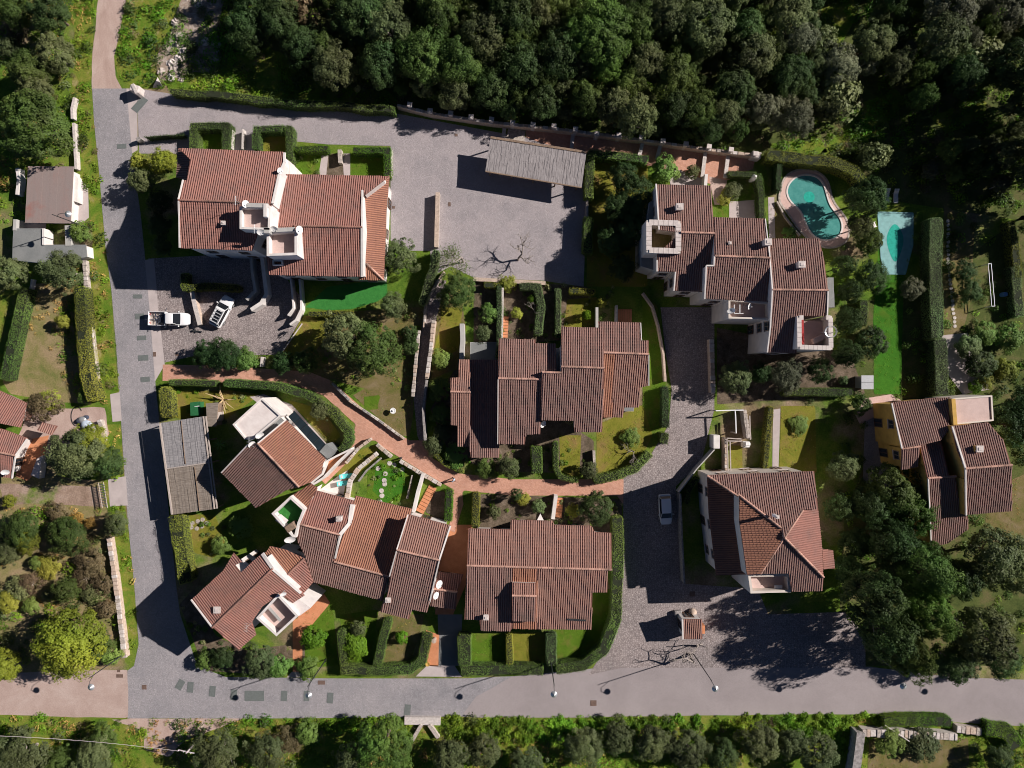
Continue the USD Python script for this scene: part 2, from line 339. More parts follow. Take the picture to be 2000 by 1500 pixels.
# soil, grass
G_green = [(0.28, (0.030, 0.070, 0.010)), (0.45, (0.085, 0.155, 0.018)), (0.6, (0.15, 0.20, 0.03)), (0.75, (0.23, 0.20, 0.07))]
G_dry = [(0.28, (0.11, 0.085, 0.045)), (0.5, (0.22, 0.165, 0.10)), (0.72, (0.36, 0.27, 0.20))]
M['ground'] = ground_mat('wild_ground', G_green, 0.22, patches=(0.09, 0.5, 0.62, G_dry), grain=0.45, gscale=5)
M['wood_floor'] = ground_mat('woodland_floor', [(0.3, (0.035, 0.055, 0.014)), (0.5, (0.085, 0.105, 0.03)), (0.7, (0.15, 0.115, 0.06))], 0.3, grain=0.4, gscale=5)
M['verge'] = ground_mat('verge_grass', [(0.25, (0.045, 0.11, 0.008)), (0.42, (0.10, 0.175, 0.018)), (0.58, (0.19, 0.20, 0.035)), (0.72, (0.34, 0.27, 0.15))], 0.45, grain=0.4, gscale=6)
M['dryfield'] = ground_mat('dry_field', [(0.28, (0.10, 0.135, 0.03)), (0.45, (0.21, 0.185, 0.075)), (0.62, (0.30, 0.22, 0.13)), (0.8, (0.22, 0.20, 0.08))], 0.3, grain=0.4, gscale=6)
M['soil'] = ground_mat('bare_soil', [(0.28, (0.19, 0.13, 0.095)), (0.5, (0.30, 0.215, 0.165)), (0.72, (0.42, 0.325, 0.27))], 0.4, grain=0.35, gscale=5, patches=(0.15, 0.56, 0.66, G_green))
M['rubble'] = ground_mat('rubble', [(0.3, (0.17, 0.12, 0.09)), (0.5, (0.33, 0.26, 0.21)), (0.66, (0.48, 0.42, 0.37))], 1.1, grain=0.4, gscale=7)
M['lawn'] = ground_mat('lawn_green', [(0.3, (0.061, 0.126, 0.009)), (0.7, (0.108, 0.180, 0.018))], 0.5, grain=0.35, gscale=9, patches=(0.6, 0.5, 0.7, [(0.3, (0.10, 0.12, 0.015)), (0.7, (0.16, 0.15, 0.04))]))
M['lawn_yellow'] = ground_mat('lawn_olive', [(0.3, (0.135, 0.145, 0.018)), (0.7, (0.235, 0.215, 0.036))], 0.45, grain=0.35, gscale=9, patches=(0.45, 0.5, 0.7, [(0.3, (0.17, 0.125, 0.04)), (0.7, (0.24, 0.16, 0.06))]))
M['lawn_bright'] = ground_mat('lawn_bright', [(0.3, (0.030, 0.120, 0.009)), (0.7, (0.060, 0.185, 0.018))], 0.6, grain=0.3, gscale=9, patches=(0.5, 0.52, 0.72, [(0.3, (0.06, 0.12, 0.012)), (0.7, (0.10, 0.17, 0.02))]))
M['lawn_dry'] = ground_mat('lawn_dry', [(0.28, (0.094, 0.112, 0.022)), (0.5, (0.162, 0.133, 0.054)), (0.72, (0.223, 0.169, 0.101))], 0.5, grain=0.35, gscale=8)
M['bed'] = ground_mat('flower_bed', [(0.3, (0.06, 0.05, 0.03)), (0.5, (0.13, 0.10, 0.07)), (0.7, (0.22, 0.17, 0.13))], 0.9, grain=0.45, gscale=6)
M['poolwater'] = mat('pool_cover_water', {
    'g': ('geometry', {}), 'n': ('noise_texture', {'scale': 1.2, 'detail': 8.0, 'roughness': 0.75}),
    'r': ('rgb_ramp', {'ramp': [(0.3, (0.05, 0.22, 0.20)), (0.7, (0.10, 0.32, 0.29))]}),
    'w': ('noise_texture', {'scale': 3.0, 'detail': 3.0}), 'b': ('bump', {'strength': 0.08, 'distance': 0.03}),
    'p': ('principled_bsdf', {'roughness': 0.12, 'specular_ior_level': 0.5})},
    [('g.position', 'n.vector'), ('g.position', 'w.vector'), ('n.fac', 'r.fac'), ('r.color', 'p.base_color'), ('w.fac', 'b.height'), ('b.normal', 'p.normal')])
M['pooldark'] = plain('pool_deep_green', (0.03, 0.36, 0.28), 0.2, noise=0.2, scale=2)
M['poolpale'] = plain('pool_pale_blue', (0.20, 0.40, 0.395), 0.35, noise=0.15, scale=2)
M['deck'] = ground_mat('pink_deck', [(0.3, (0.52, 0.355, 0.31)), (0.7, (0.66, 0.48, 0.43))], 0.8, grain=0.15, bump=0.1)
# roof tiles
T = {}
T['red'] = tile_mat('red_tiles', [(0.288, 0.112, 0.088), (0.400, 0.185, 0.145), (0.480, 0.258, 0.216), (0.352, 0.198, 0.176)], (0.200, 0.125, 0.110))
T['brown'] = tile_mat('brown_tiles', [(0.240, 0.120, 0.101), (0.336, 0.194, 0.163), (0.416, 0.271, 0.233), (0.288, 0.172, 0.154)], (0.160, 0.116, 0.101))
T['pink'] = tile_mat('pink_tiles', [(0.296, 0.138, 0.106), (0.392, 0.215, 0.172), (0.464, 0.288, 0.242), (0.352, 0.198, 0.167)], (0.216, 0.142, 0.123))
T['orange'] = tile_mat('orange_tiles', [(0.336, 0.129, 0.079), (0.432, 0.202, 0.132), (0.496, 0.267, 0.185), (0.368, 0.206, 0.158)], (0.272, 0.138, 0.097))
T['rust'] = tile_mat('rust_tiles', [(0.296, 0.112, 0.053), (0.384, 0.172, 0.088), (0.448, 0.232, 0.132), (0.336, 0.155, 0.088)], (0.224, 0.112, 0.066))
M['valley'] = plain('tile_channels', (0.19, 0.09, 0.07), 0.9, noise=0.3, scale=2)
M['ridge'] = tile_mat('ridge_tiles', [(0.50, 0.25, 0.19), (0.58, 0.33, 0.27), (0.62, 0.38, 0.32)])
# leaves
L = {}
L['oak'] = leaf_mat('oak_leaves', [(0.022, 0.042, 0.014), (0.055, 0.085, 0.026), (0.10, 0.13, 0.045), (0.15, 0.165, 0.07)])
L['olive'] = leaf_mat('olive_leaves', [(0.035, 0.05, 0.03), (0.075, 0.095, 0.055), (0.13, 0.14, 0.09), (0.20, 0.20, 0.14)])
L['grey'] = leaf_mat('grey_leaves', [(0.045, 0.055, 0.05), (0.085, 0.098, 0.085), (0.13, 0.143, 0.125), (0.18, 0.19, 0.17)])
L['pine'] = leaf_mat('pine_needles', [(0.03, 0.065, 0.018), (0.065, 0.125, 0.032), (0.11, 0.18, 0.05), (0.16, 0.22, 0.075)])
L['yellow'] = leaf_mat('yellow_green_leaves', [(0.055, 0.075, 0.012), (0.115, 0.14, 0.022), (0.18, 0.195, 0.04), (0.25, 0.245, 0.07)])
L['dark'] = leaf_mat('dark_leaves', [(0.014, 0.03, 0.013), (0.032, 0.056, 0.022), (0.06, 0.085, 0.034), (0.09, 0.115, 0.05)])
L['hedge'] = leaf_mat('hedge_leaves', [(0.042, 0.077, 0.025), (0.091, 0.147, 0.045), (0.147, 0.203, 0.070), (0.210, 0.252, 0.105)])
L['hedge_yellow'] = leaf_mat('olive_hedge_leaves', [(0.084, 0.105, 0.025), (0.154, 0.182, 0.042), (0.231, 0.245, 0.070), (0.308, 0.301, 0.112)])
L['hedge_blue'] = leaf_mat('bluish_hedge_leaves', [(0.049, 0.084, 0.049), (0.105, 0.154, 0.091), (0.168, 0.217, 0.133), (0.238, 0.273, 0.182)])
L['vivid'] = leaf_mat('vivid_leaves', [(0.035, 0.085, 0.008), (0.08, 0.16, 0.014), (0.13, 0.22, 0.025), (0.19, 0.26, 0.05)])
L['dry'] = leaf_mat('dry_twigs', [(0.05, 0.045, 0.035), (0.085, 0.075, 0.055), (0.12, 0.11, 0.075), (0.16, 0.14, 0.105)])
L['purple'] = leaf_mat('purple_flowers', [(0.045, 0.03, 0.03), (0.10, 0.04, 0.06), (0.14, 0.06, 0.09), (0.06, 0.05, 0.03)])
L['agave'] = leaf_mat('agave_leaves', [(0.11, 0.13, 0.09), (0.2, 0.21, 0.15), (0.30, 0.29, 0.22), (0.38, 0.36, 0.28)], vary=0.15)
L['cactus'] = leaf_mat('cactus_pads', [(0.06, 0.08, 0.05), (0.12, 0.14, 0.09), (0.22, 0.22, 0.17), (0.36, 0.33, 0.28)], vary=0.2)
L['orange'] = leaf_mat('orange_shrub', [(0.08, 0.06, 0.02), (0.13, 0.09, 0.03), (0.17, 0.11, 0.04), (0.10, 0.085, 0.03)])
L['grass'] = leaf_mat('grass_blades', [(0.05, 0.10, 0.012), (0.10, 0.165, 0.02), (0.16, 0.21, 0.035), (0.21, 0.22, 0.06)], vary=0.45)
L['drygrass'] = leaf_mat('dry_grass_blades', [(0.14, 0.105, 0.05), (0.22, 0.17, 0.09), (0.31, 0.25, 0.15), (0.20, 0.18, 0.06)], vary=0.35)
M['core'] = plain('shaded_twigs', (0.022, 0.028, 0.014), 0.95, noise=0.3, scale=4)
M['strawleaf'] = plain('dead_leaf', (0.46, 0.34, 0.19), 0.9, noise=0.25, scale=4)
M['frond'] = plain('palm_frond', (0.12, 0.25, 0.05), 0.6, noise=0.3, scale=6)
M['ridge_dark'] = tile_mat('dark_ridge_tiles', [(0.30, 0.13, 0.10), (0.40, 0.19, 0.15), (0.46, 0.26, 0.22)])
M['darksheet'] = plain('dark_glazing', (0.018, 0.028, 0.036), 0.25, noise=0.2, scale=2)
# ------------------------------------------------------------------ builders
ORIGIN = {}
BLOCK = []          # plan polygons where no wild plants grow (paved, built)
_obj0 = obj
def obj(name, mesh, mat, parent=None, **kw):
    if hasattr(mesh, 'get'):
        mesh = mesh.get()
    if parent is not None:
        o = ORIGIN.get('/'.join(str(parent.GetPath()).split('/')[:3]))
        if o is not None:
            mesh = trimesh.Trimesh(np.asarray(mesh.vertices) - o, mesh.faces, process=False)
    return _obj0(name, mesh, mat, parent, **kw)

def place_thing(name, label, category, at, group=None):
    """a thing whose parts are given in world coordinates"""
    t = thing(name, label, category, at, 0.0, group)
    ORIGIN[str(t.GetPath())] = np.asarray(at, float)
    return t

LEVEL = [0]
def sheet(name, pts, z, material, kind='structure', rough=0.0, block=True, label=None, category=None, holes=None, ext=False):
    poly = Polygon(P2(pts)).buffer(0) if not hasattr(pts, 'geom_type') else pts
    if rough:
        poly = wobbly(poly, rough, 0.5, int(abs(poly.centroid.x) * 7) % 97)
    if holes is not None:
        poly = poly.difference(holes)
    if block:
        BLOCK.append(poly)
    obj(name, MB().flat(poly, z), material, kind=kind, label=label, category=category)
    return poly

def lane(pts, w_px):
    return LineString(P2(pts)).buffer(w_px * S0 / 2, cap_style=2, join_style=1)

# ---- barrel tiles
def tile_rows(poly2, pitch=0.28, expo=0.40, jit=0.006, seed=0):
    """poly2: shapely polygon in (u across, v up-slope, both in plan metres). Returns arrays (u, va, vb) of the cover tiles."""
    r = np.random.default_rng(seed)
    u0, v0, u1, v1 = poly2.bounds
    out = []
    n = int((u1 - u0) / pitch)
    off = ((u1 - u0) - n * pitch) / 2
    for i in range(n):
        u = u0 + off + (i + 0.5) * pitch
        g = LineString([(u, v0 - 1), (u, v1 + 1)]).intersection(poly2)
        for s in ([g] if g.geom_type == 'LineString' else getattr(g, 'geoms', [])):
            if s.length < 0.15 or s.geom_type != 'LineString':
                continue
            a, b = sorted((s.coords[0][1], s.coords[-1][1]))
            k = max(1, int(round((b - a) / expo)))
            e = np.linspace(a, b, k + 1)
            out.append(np.c_[np.full(k, u) + r.normal(0, jit, k), e[:-1] - 0.03 + r.normal(0, 0.02, k), e[1:] + 0.02])
    return np.vstack(out) if out else np.zeros((0, 3))

def tile_mesh(rows, O, U, V, zf, rad=0.098, lift=0.016):
    n = len(rows)
    if not n:
        return None
    ang = np.linspace(0, np.pi, 6)
    prof_u, prof_z = np.cos(ang), np.sin(ang)
    rj = 1 + rng.normal(0, 0.05, n)
    ends = []
    for k, (col, rr, dz) in enumerate(((1, rad * 1.08, lift), (2, rad * 0.9, 0.0))):
        uu = rows[:, 0, None] + prof_u[None] * rr * rj[:, None]
        vv = np.broadcast_to(rows[:, col, None], uu.shape)
        xy = O[None, None, :2] + uu[..., None] * U[None, None, :2] + vv[..., None] * V[None, None, :2]
        z = zf(xy.reshape(-1, 2)).reshape(uu.shape) + prof_z[None] * rr * 0.75 + dz
        ends.append(np.concatenate([xy, z[..., None]], -1))
    v = np.stack(ends, 1).reshape(-1, 3)                     # n,2,6,3
    m = 6
    base = (np.arange(n) * 2 * m)[:, None]
    q = np.array([(i, i + 1, m + i + 1, m + i) for i in range(m - 1)])
    f = (base[:, :, None] + q[None]).reshape(-1, 4)
    return trimesh.Trimesh(v, np.vstack([f[:, [0, 1, 2]], f[:, [0, 2, 3]]]), process=False)

class Plane:
    def __init__(s, poly, a, b, z, pitch, up=True, pts_in=None):
        A, B = P(*a, z), P(*b, z)
        c = np.mean([P(x, y, z) for x, y in poly], 0)
        t = (B - A)[:2]; t /= np.linalg.norm(t)
        n = np.array([-t[1], t[0]])
        if (c[:2] - A[:2]) @ n < 0:
            n = -n
        s.A, s.n, s.t, s.z0, s.k = A, n, t, z, (pitch if up else -pitch)
        s.px = poly
        s.pts = np.array([s.at(x, y) for x, y in poly])
        s.poly = Polygon(s.pts[:, :2]).buffer(0)
        s.up = n if up else -n                              # up-slope direction in plan
    def zf(s, xy):
        return s.z0 + s.k * ((np.asarray(xy) - s.A[:2]) @ s.n)
    def at(s, px, py):
        X = np.array([(px - 1000) * S0, (750 - py) * S0])
        t = (H - s.z0 + s.k * (s.A[:2] @ s.n)) / (H + s.k * (X @ s.n))
        return np.array([X[0] * t, X[1] * t, H - H * t])

class House:
    def __init__(s, name, label, category='house', at=None, wall='plaster', group=None):
        s.t = place_thing(name, label, category, at, group)
        s.planes, s.wall, s.extra = [], M[wall], []
        s.low = []
    def plane(s, poly, a, b, z, pitch=0.30, up=True, tiles='red', pitch_u=0.28, expo=0.40, tall=True, own=False, base=0.0, label=None):
        p = Plane(poly, a, b, z, pitch, up)
        p.tall, p.base, p.own = tall, base, own
        deck = MB().prism(p.poly, lambda q: p.zf(q) - 0.16, lambda q: p.zf(q))
        r = obj('roof', deck, M['valley'], s.t, label=label)
        O = p.A
        U, V = np.array([*p.t, 0]), np.array([*p.up, 0])
        M2 = np.array([p.t, p.up])
        local = Polygon((p.pts[:, :2] - O[:2]) @ M2.T).buffer(0).buffer(-0.04)
        rows = [tile_rows(g, pitch_u, expo, seed=len(_used)) for g in polys(local)]
        tm = tile_mesh(np.vstack(rows), O, U, V, p.zf) if rows else None
        if tm is not None:
            obj('roof_tiles', tm, T[tiles], r, smooth=40, kind='stuff')
        p.prim = r
        s.planes.append(p)
        return p
    def ridge(s, p, a, b, material='ridge', r=0.15):
        """row of cap tiles along the line a-b lying on plane p"""
        A, B = p.at(*a), p.at(*b)
        L = np.linalg.norm(B - A); n = max(1, int(L / 0.42))
        m = MB()
        for i in range(n):
            q0, q1 = A + (B - A) * i / n, A + (B - A) * (i + 1.08) / n
            h = np.array([0, 0, 0.06 + 0.02 * (i % 2)])
            m.tube([q0 + h, q1 + h + (0, 0, 0.015)], [r * rng.uniform(0.95, 1.08), r * 0.9], 8)
        return obj('ridge_tiles', m, M[material], p.prim, smooth=50, kind='stuff')
    def verge(s, p, *pts, w=0.16, h=0.2, material='plaster', dz=0.06):
        m = MB()
        q = [p.at(*x) + (0, 0, dz) for x in pts]
        for a, b in zip(q, q[1:]):
            m.bar(a, b, w, h)
        obj('verge', m, M[material], p.prim)
    def finish(s, inset=0.35, gap=0.5, windows=True, shutters='shutter', zs=(1.0, 3.9), every=3.4, maxface=60):
        u = unary_union([p.poly for p in s.planes])
        whole = u.buffer(gap, join_style=2).buffer(-gap, join_style=2)
        foot = whole.buffer(-inset, join_style=2)
        m = MB()
        for p in s.planes:
            m.prism(p.poly.intersection(foot), p.base, lambda q, p=p: p.zf(q) - 0.14)
        holes = foot.difference(u.buffer(0.01))
        zmin = min(p.pts[:, 2].min() for p in s.planes)
        m.prism(holes, 0, zmin - 0.3)
        obj('wall', m, s.wall, s.t)
        for g in polys(foot):
            BLOCK.append(g.buffer(0.3))
        if windows:
            s.windows(foot, zs, every)
        s.foot = foot
    def top_at(s, x, y):
        z = [p.zf(np.array([[x, y]]))[0] for p in s.planes if p.poly.buffer(0.3).contains(Point(x, y))]
        return min(z) if z else 0
    def windows(s, foot, zs, every):
        for g in polys(foot):
            r = np.array(shapely.geometry.polygon.orient(g.simplify(0.15), 1.0).exterior.coords)
            for a, b in zip(r, r[1:]):
                d = b - a; Ln = np.linalg.norm(d)
                if Ln < 2.2:
                    continue
                t = d / Ln; n = np.array([t[1], -t[0]])
                k = max(1, int(Ln / every))
                for i in range(k):
                    c = a + d * (i + 0.5) / k
                    top = s.top_at(*(c - n * 0.2))
                    for j, z in enumerate(zs):
                        if z + 1.4 > top - 0.25:
                            continue
                        window(s.t, c, t, n, z, door=(j == 0 and i % 2 == 0))

def window(parent, c, t, n, z, w=1.1, h=1.25, door=False, shutters=True):
    if door:
        z, h = 0.1, 2.1
    c3 = np.array([c[0], c[1], z + h / 2]); t3, n3 = np.array([*t, 0]), np.array([*n, 0])
    m = MB()
    o = n3 * 0.035
    for sgn in (-1, 1):
        m.bar(c3 + t3 * sgn * w / 2 - (0, 0, h / 2) + o, c3 + t3 * sgn * w / 2 + (0, 0, h / 2) + o, 0.09, 0.09)
    for sgn in (-1, 1):
        m.bar(c3 - t3 * (w / 2 - 0.05) + (0, 0, sgn * (h / 2 - 0.045)) + o, c3 + t3 * (w / 2 - 0.05) + (0, 0, sgn * (h / 2 - 0.045)) + o, 0.08, 0.085)
    m.bar(c3 - (0, 0, h / 2 - 0.1) + o, c3 + (0, 0, h / 2 - 0.1) + o, 0.07, 0.07)
    f = obj('door' if door else 'window', m, M['shutter'] if door else M['wood'], parent)
    q = MB().bar(c3 - (0, 0, h / 2 - 0.02) + n3 * 0.018, c3 + (0, 0, h / 2 - 0.02) + n3 * 0.018, w - 0.1 if abs(n[1]) >= abs(n[0]) or True else w, 0.03)
    a = c3 - t3 * (w / 2 - 0.04) + n3 * 0.016; b = c3 + t3 * (w / 2 - 0.04) + n3 * 0.016
    q = MB().bar(a, b, 0.028, h - 0.08)
    obj('pane', q, M['pane'], f)
    if not door:
        obj('sill', MB().bar(c3 - t3 * (w / 2 + 0.1) - (0, 0, h / 2 + 0.05) + n3 * 0.06, c3 + t3 * (w / 2 + 0.1) - (0, 0, h / 2 + 0.05) + n3 * 0.06, 0.2, 0.07), M['coping'], f)

def block(h, pts, zf, zt, par=0.28, floor='terrace', wall=None, coping=None, base=0.0, sides=None, name='terrace'):
    """a flat-roofed block: floor at zf, parapet walls up to zt; pts are survey places of the parapet's outer rim at height zt"""
    wall = M[wall] if wall else h.wall
    poly = Polygon(P2(pts, zt)).buffer(0)
    inner = poly.buffer(-par, join_style=2)
    b = obj(name, MB().prism(poly if zt <= zf else inner, base, zf), wall, h.t)
    obj('floor', MB().flat(inner if zt > zf else poly.buffer(-0.02), zf + 0.004), M[floor], b)
    if zt > zf:
        ring = poly.difference(inner)
        if sides:
            cut = unary_union([Polygon(P2(c, zt)) for c in sides]); ring = ring.difference(cut)
        obj('parapet', MB().prism(ring, base, zt), wall, h.t)
        if coping:
            r = np.array(shapely.geometry.polygon.orient(poly.buffer(-par / 2, join_style=2), 1.0).exterior.coords)
            for a, c in zip(r, r[1:]):
                Ln = np.linalg.norm(c - a); k = max(1, int(Ln / 0.55))
                for i in range(k):
                    p0 = a + (c - a) * (i + 0.03) / k; p1 = a + (c - a) * (i + 0.97) / k
                    if sides and cut.contains(Point(*(p0 + p1) / 2)):
                        continue
                    obj('coping_stone', MB().bar([*p0, zt + 0.045], [*p1, zt + 0.045], par + 0.14, 0.09 + rng.uniform(0, 0.02)), M[coping], h.t)
        BLOCK.append(poly)
    return b, poly

def chimney(h, x, y, z, hgt=1.2, w=0.75, material=None, pot=True):
    c = P(x, y, z + hgt)
    c0 = c - (0, 0, hgt)
    ch = obj('chimney', MB().box(c0 + (0, 0, (hgt - 0.35) / 2 - 0.4), (w, w * 0.9, hgt - 0.35 + 0.8)), material or h.wall, h.t)
    m = MB()
    for sx in (-1, 1):
        for sy in (-1, 1):
            m.box(c0 + (sx * (w / 2 - 0.1), sy * (w * 0.45 - 0.1), hgt - 0.25), (0.16, 0.16, 0.2))
    m.box(c0 + (0, 0, hgt - 0.1), (w + 0.12, w * 0.9 + 0.12, 0.1), bevel=0.03)
    m.box(c0 + (0, 0, hgt - 0.02), (w * 0.6, w * 0.5, 0.08), bevel=0.03)
    obj('chimney_cap', m, M['coping'], ch)
    return c0

def sat_dish(h, x, y, z, r=0.5, az=-0.6, tilt=0.7):
    c = P(x, y, z)
    n = np.array([math.cos(az) * math.cos(tilt), math.sin(az) * math.cos(tilt), math.sin(tilt)])
    s = np.cross([0, 0, 1.0], n); s /= np.linalg.norm(s); u = np.cross(n, s)
    m = MB()
    rr = np.linspace(0.02, 1, 5)
    a = np.arange(14) * 2 * np.pi / 14
    for dz, flip in ((0, 1), (-0.025, -1)):
        v = np.array([c + (s * math.cos(t) + u * math.sin(t)) * r * k + n * (0.18 * k * k * r + dz) for k in rr for t in a])
        f = [(k * 14 + i, k * 14 + (i + 1) % 14, (k + 1) * 14 + (i + 1) % 14, (k + 1) * 14 + i)[::flip] for k in range(4) for i in range(14)]
        m.add(v, f)
    d = obj('satellite_dish', m, M['dish'], h.t, smooth=True)
    k = MB().tube([c - n * 0.03, c - n * 0.25, c - n * 0.25 - (0, 0, 1.1)], 0.035, 6)
    k.tube([c - u * r * 0.95 + n * 0.15 * r, c + n * r * 0.9], 0.018, 5).box(c + n * r * 0.92, (0.1, 0.1, 0.12))
    obj('dish_arm', k, M['greymetal'], d)

def aerial(h, x, y, z, hgt=1.6):
    c = P(x, y, z)
    m = MB().tube([c, c + (0, 0, hgt)], 0.025, 5)
    for k in range(6):
        p = c + (0.0, -0.5 + 0.2 * k, hgt - 0.1)
        m.tube([p - (0.28, 0, 0), p + (0.28, 0, 0)], 0.012, 4)
    m.tube([c + (0, -0.55, hgt - 0.1), c + (0, 0.55, hgt - 0.1)], 0.015, 4)
    obj('aerial', m, M['greymetal'], h.t)

# ---- walls, kerbs
def wall(name, pts, w_px, z, material, label, category='wall', group=None, base=0.0, stones=False, cap=None, closed=False):
    poly = LineString(P2(pts, z)).buffer(w_px * S0 / 2, cap_style=2, join_style=2)
    c = poly.centroid
    if cap:
        t = place_thing(name, label, category, (c.x, c.y, 0), group)
        obj('wall', MB().prism(poly, base, z - 0.06), M[material], t)
        obj('coping', MB().prism(poly.buffer(0.04, join_style=2), z - 0.06, z), M[cap], t)
    elif stones:
        t = place_thing(name, label, category, (c.x, c.y, 0), group)
        obj('wall', MB().prism(poly.buffer(-0.05), base, z - 0.1), M[material], t)
        ln = LineString(P2(pts, z)); s, k = 0.0, 0
        while s < ln.length - 0.2:
            L_ = rng.uniform(0.4, 0.85)
            a, b = np.array(ln.interpolate(s + 0.02).coords[0]), np.array(ln.interpolate(min(s + L_, ln.length)).coords[0])
            m = MB(); ww = w_px * S0 * rng.uniform(0.85, 1.1); hh = rng.uniform(0.16, 0.26)
            mid = (a + b) / 2; d = b - a
            m.box((*mid, z - 0.1 + hh / 2 - 0.06), (np.linalg.norm(d) * 0.97, ww, hh), math.atan2(d[1], d[0]) + rng.normal(0, 0.04), bevel=0.05)
            if k < 290:
                obj('stone', m, M[rng.choice([material, 'stone', 'stone2', 'stone3'])], t)
            s += L_; k += 1
    else:
        t = obj(name, MB().prism(poly, base, z), M[material], label=label, category=category, group=group)
    BLOCK.append(poly)
    return t

M['stone2'] = plain('warm_stone', (0.46, 0.36, 0.29), 0.9, noise=0.3, scale=4)
M['stone3'] = plain('light_stone', (0.52, 0.47, 0.44), 0.9, noise=0.25, scale=4)

# ---- foliage
def leaf_quads(c, nrm, size, r, aspect=0.55, jitter=0.6):
    n = len(c)
    nrm = nrm + r.normal(0, jitter, (n, 3)); nrm /= np.linalg.norm(nrm, axis=1, keepdims=True)
    a = r.normal(size=(n, 3)); a -= (a * nrm).sum(1, keepdims=True) * nrm; a /= np.maximum(np.linalg.norm(a, axis=1, keepdims=True), 1e-6)
    b = np.cross(nrm, a)
    s = (np.asarray(size) * r.uniform(0.65, 1.35, n))[:, None]
    v = np.stack([c - a * s * 0.5, c + b * s * 0.5 * aspect, c + a * s * 0.5, c - b * s * 0.5 * aspect], 1).reshape(-1, 3)
    i = np.arange(n)[:, None] * 4
    return v, np.vstack([i + [0, 1, 2], i + [0, 2, 3]])

def crown_mesh(R, Hc, zb, nclump, per, leaf, seed, flat=0.5, lobes=0.35, clump=0.24, inner=0.25, low=-0.25):
    """leaf clumps over an uneven crown: radius R, height Hc above its base zb"""
    r = np.random.default_rng(seed)
    d = r.normal(size=(nclump * 3, 3)); d /= np.linalg.norm(d, axis=1, keepdims=True)
    d = d[d[:, 2] > low][:nclump]
    k = 1 - lobes + 2 * lobes * meshkit.fbm(d * 1.7 + seed * 3.1, 2, seed)
    k *= r.uniform(0.72, 1.05, len(d))
    c = d * k[:, None] * np.array([R * 0.85, R * 0.85, Hc * 0.5]) + (0, 0, zb + Hc * 0.5)
    c[r.random(len(d)) < inner] *= (0.65, 0.65, 0.93)
    m = MB()
    rc = R * clump * r.uniform(0.5, 1.5, len(c)) ** 1.2
    cc = np.repeat(c, per, 0); rr = np.repeat(rc, per); dd = np.repeat(d, per, 0)
    e = r.normal(size=cc.shape); e /= np.linalg.norm(e, axis=1, keepdims=True)
    e = np.where((e * (dd + (0, 0, 0.4))).sum(1, keepdims=True) < -0.35, -e, e)
    pos = cc + e * (rr * r.uniform(0.45, 1.0, len(cc)) ** 0.7)[:, None] * (1, 1, 0.75)
    v, f = leaf_quads(pos, e * 0.9 + dd * 0.5 + (0, 0, 0.45), leaf, r, 0.6, 0.45)
    m.add(v, f)
    return m.get(), c

def trunk_mesh(R, Hc, zb, c, r0, seed, limbs=7):
    r = np.random.default_rng(seed + 5)
    top = np.array([r.normal(0, 0.1) * R, r.normal(0, 0.1) * R, zb + Hc * 0.45])
    m = MB().tube([(0, 0, -0.2), (r.normal(0, 0.05), r.normal(0, 0.05), zb * 0.5), (top * (0.5, 0.5, 0.7)), top], [r0, r0 * 0.8, r0 * 0.6, r0 * 0.3], 7)
    for i in r.choice(len(c), min(limbs, len(c)), replace=False):
        s = top * (0.3, 0.3, r.uniform(0.45, 0.8))
        mid = s * 0.5 + c[i] * 0.5 + (0, 0, -0.15 * R)
        m.tube([s, mid, c[i]], [r0 * 0.42, r0 * 0.28, r0 * 0.08], 5)
    return m

KINDS = {   # look: crown radius, crown height, base of crown, clumps, leaves per clump, leaf size, leaf material, bark, (lobes, clump size)
    'oak':    (4.2, 4.6, 1.2, 170, 105, 0.23, 'oak', 'bark', 0.48, 0.17),
    'dark':   (3.6, 4.8, 0.8, 140, 105, 0.22, 'dark', 'bark', 0.48, 0.18),
    'olive':  (3.0, 3.4, 1.0, 130, 95, 0.19, 'olive', 'palebark', 0.50, 0.17),
    'grey':   (2.6, 3.0, 0.9, 110, 95, 0.17, 'grey', 'palebark', 0.48, 0.17),
    'pine':   (5.0, 4.2, 2.6, 280, 90, 0.22, 'pine', 'bark', 0.34, 0.12),
    'yellow': (4.6, 5.0, 1.4, 220, 65, 0.26, 'yellow', 'bark', 0.30, 0.15),
    'bush':   (1.6, 2.0, 0.15, 60, 60, 0.20, 'hedge', 'bark', 0.30, 0.25),
    'ybush':  (1.6, 1.9, 0.15, 60, 60, 0.20, 'hedge_yellow', 'bark', 0.30, 0.25),
    'obush':  (1.5, 1.7, 0.15, 60, 60, 0.18, 'olive', 'bark', 0.34, 0.25),
    'vbush':  (1.5, 1.2, 0.10, 60, 60, 0.20, 'vivid', 'bark', 0.30, 0.26),
    'dry':    (1.7, 1.5, 0.15, 55, 55, 0.17, 'dry', 'palebark', 0.40, 0.24),
    'flower': (1.3, 1.4, 0.15, 40, 45, 0.17, 'purple', 'bark', 0.35, 0.26),
    'ored':   (1.3, 1.3, 0.15, 40, 45, 0.18, 'orange', 'bark', 0.35, 0.26),
    'ball':   (1.5, 2.6, 0.15, 110, 55, 0.15, 'dark', 'bark', 0.06, 0.20),
    'gball':  (1.5, 2.4, 0.15, 110, 55, 0.15, 'hedge_blue', 'bark', 0.08, 0.20),
    'cactus': (2.3, 2.0, 0.2, 70, 22, 0.42, 'cactus', 'palebark', 0.40, 0.26),
    'sparse': (3.0, 3.0, 1.6, 70, 26, 0.20, 'olive', 'palebark', 0.45, 0.16),
}
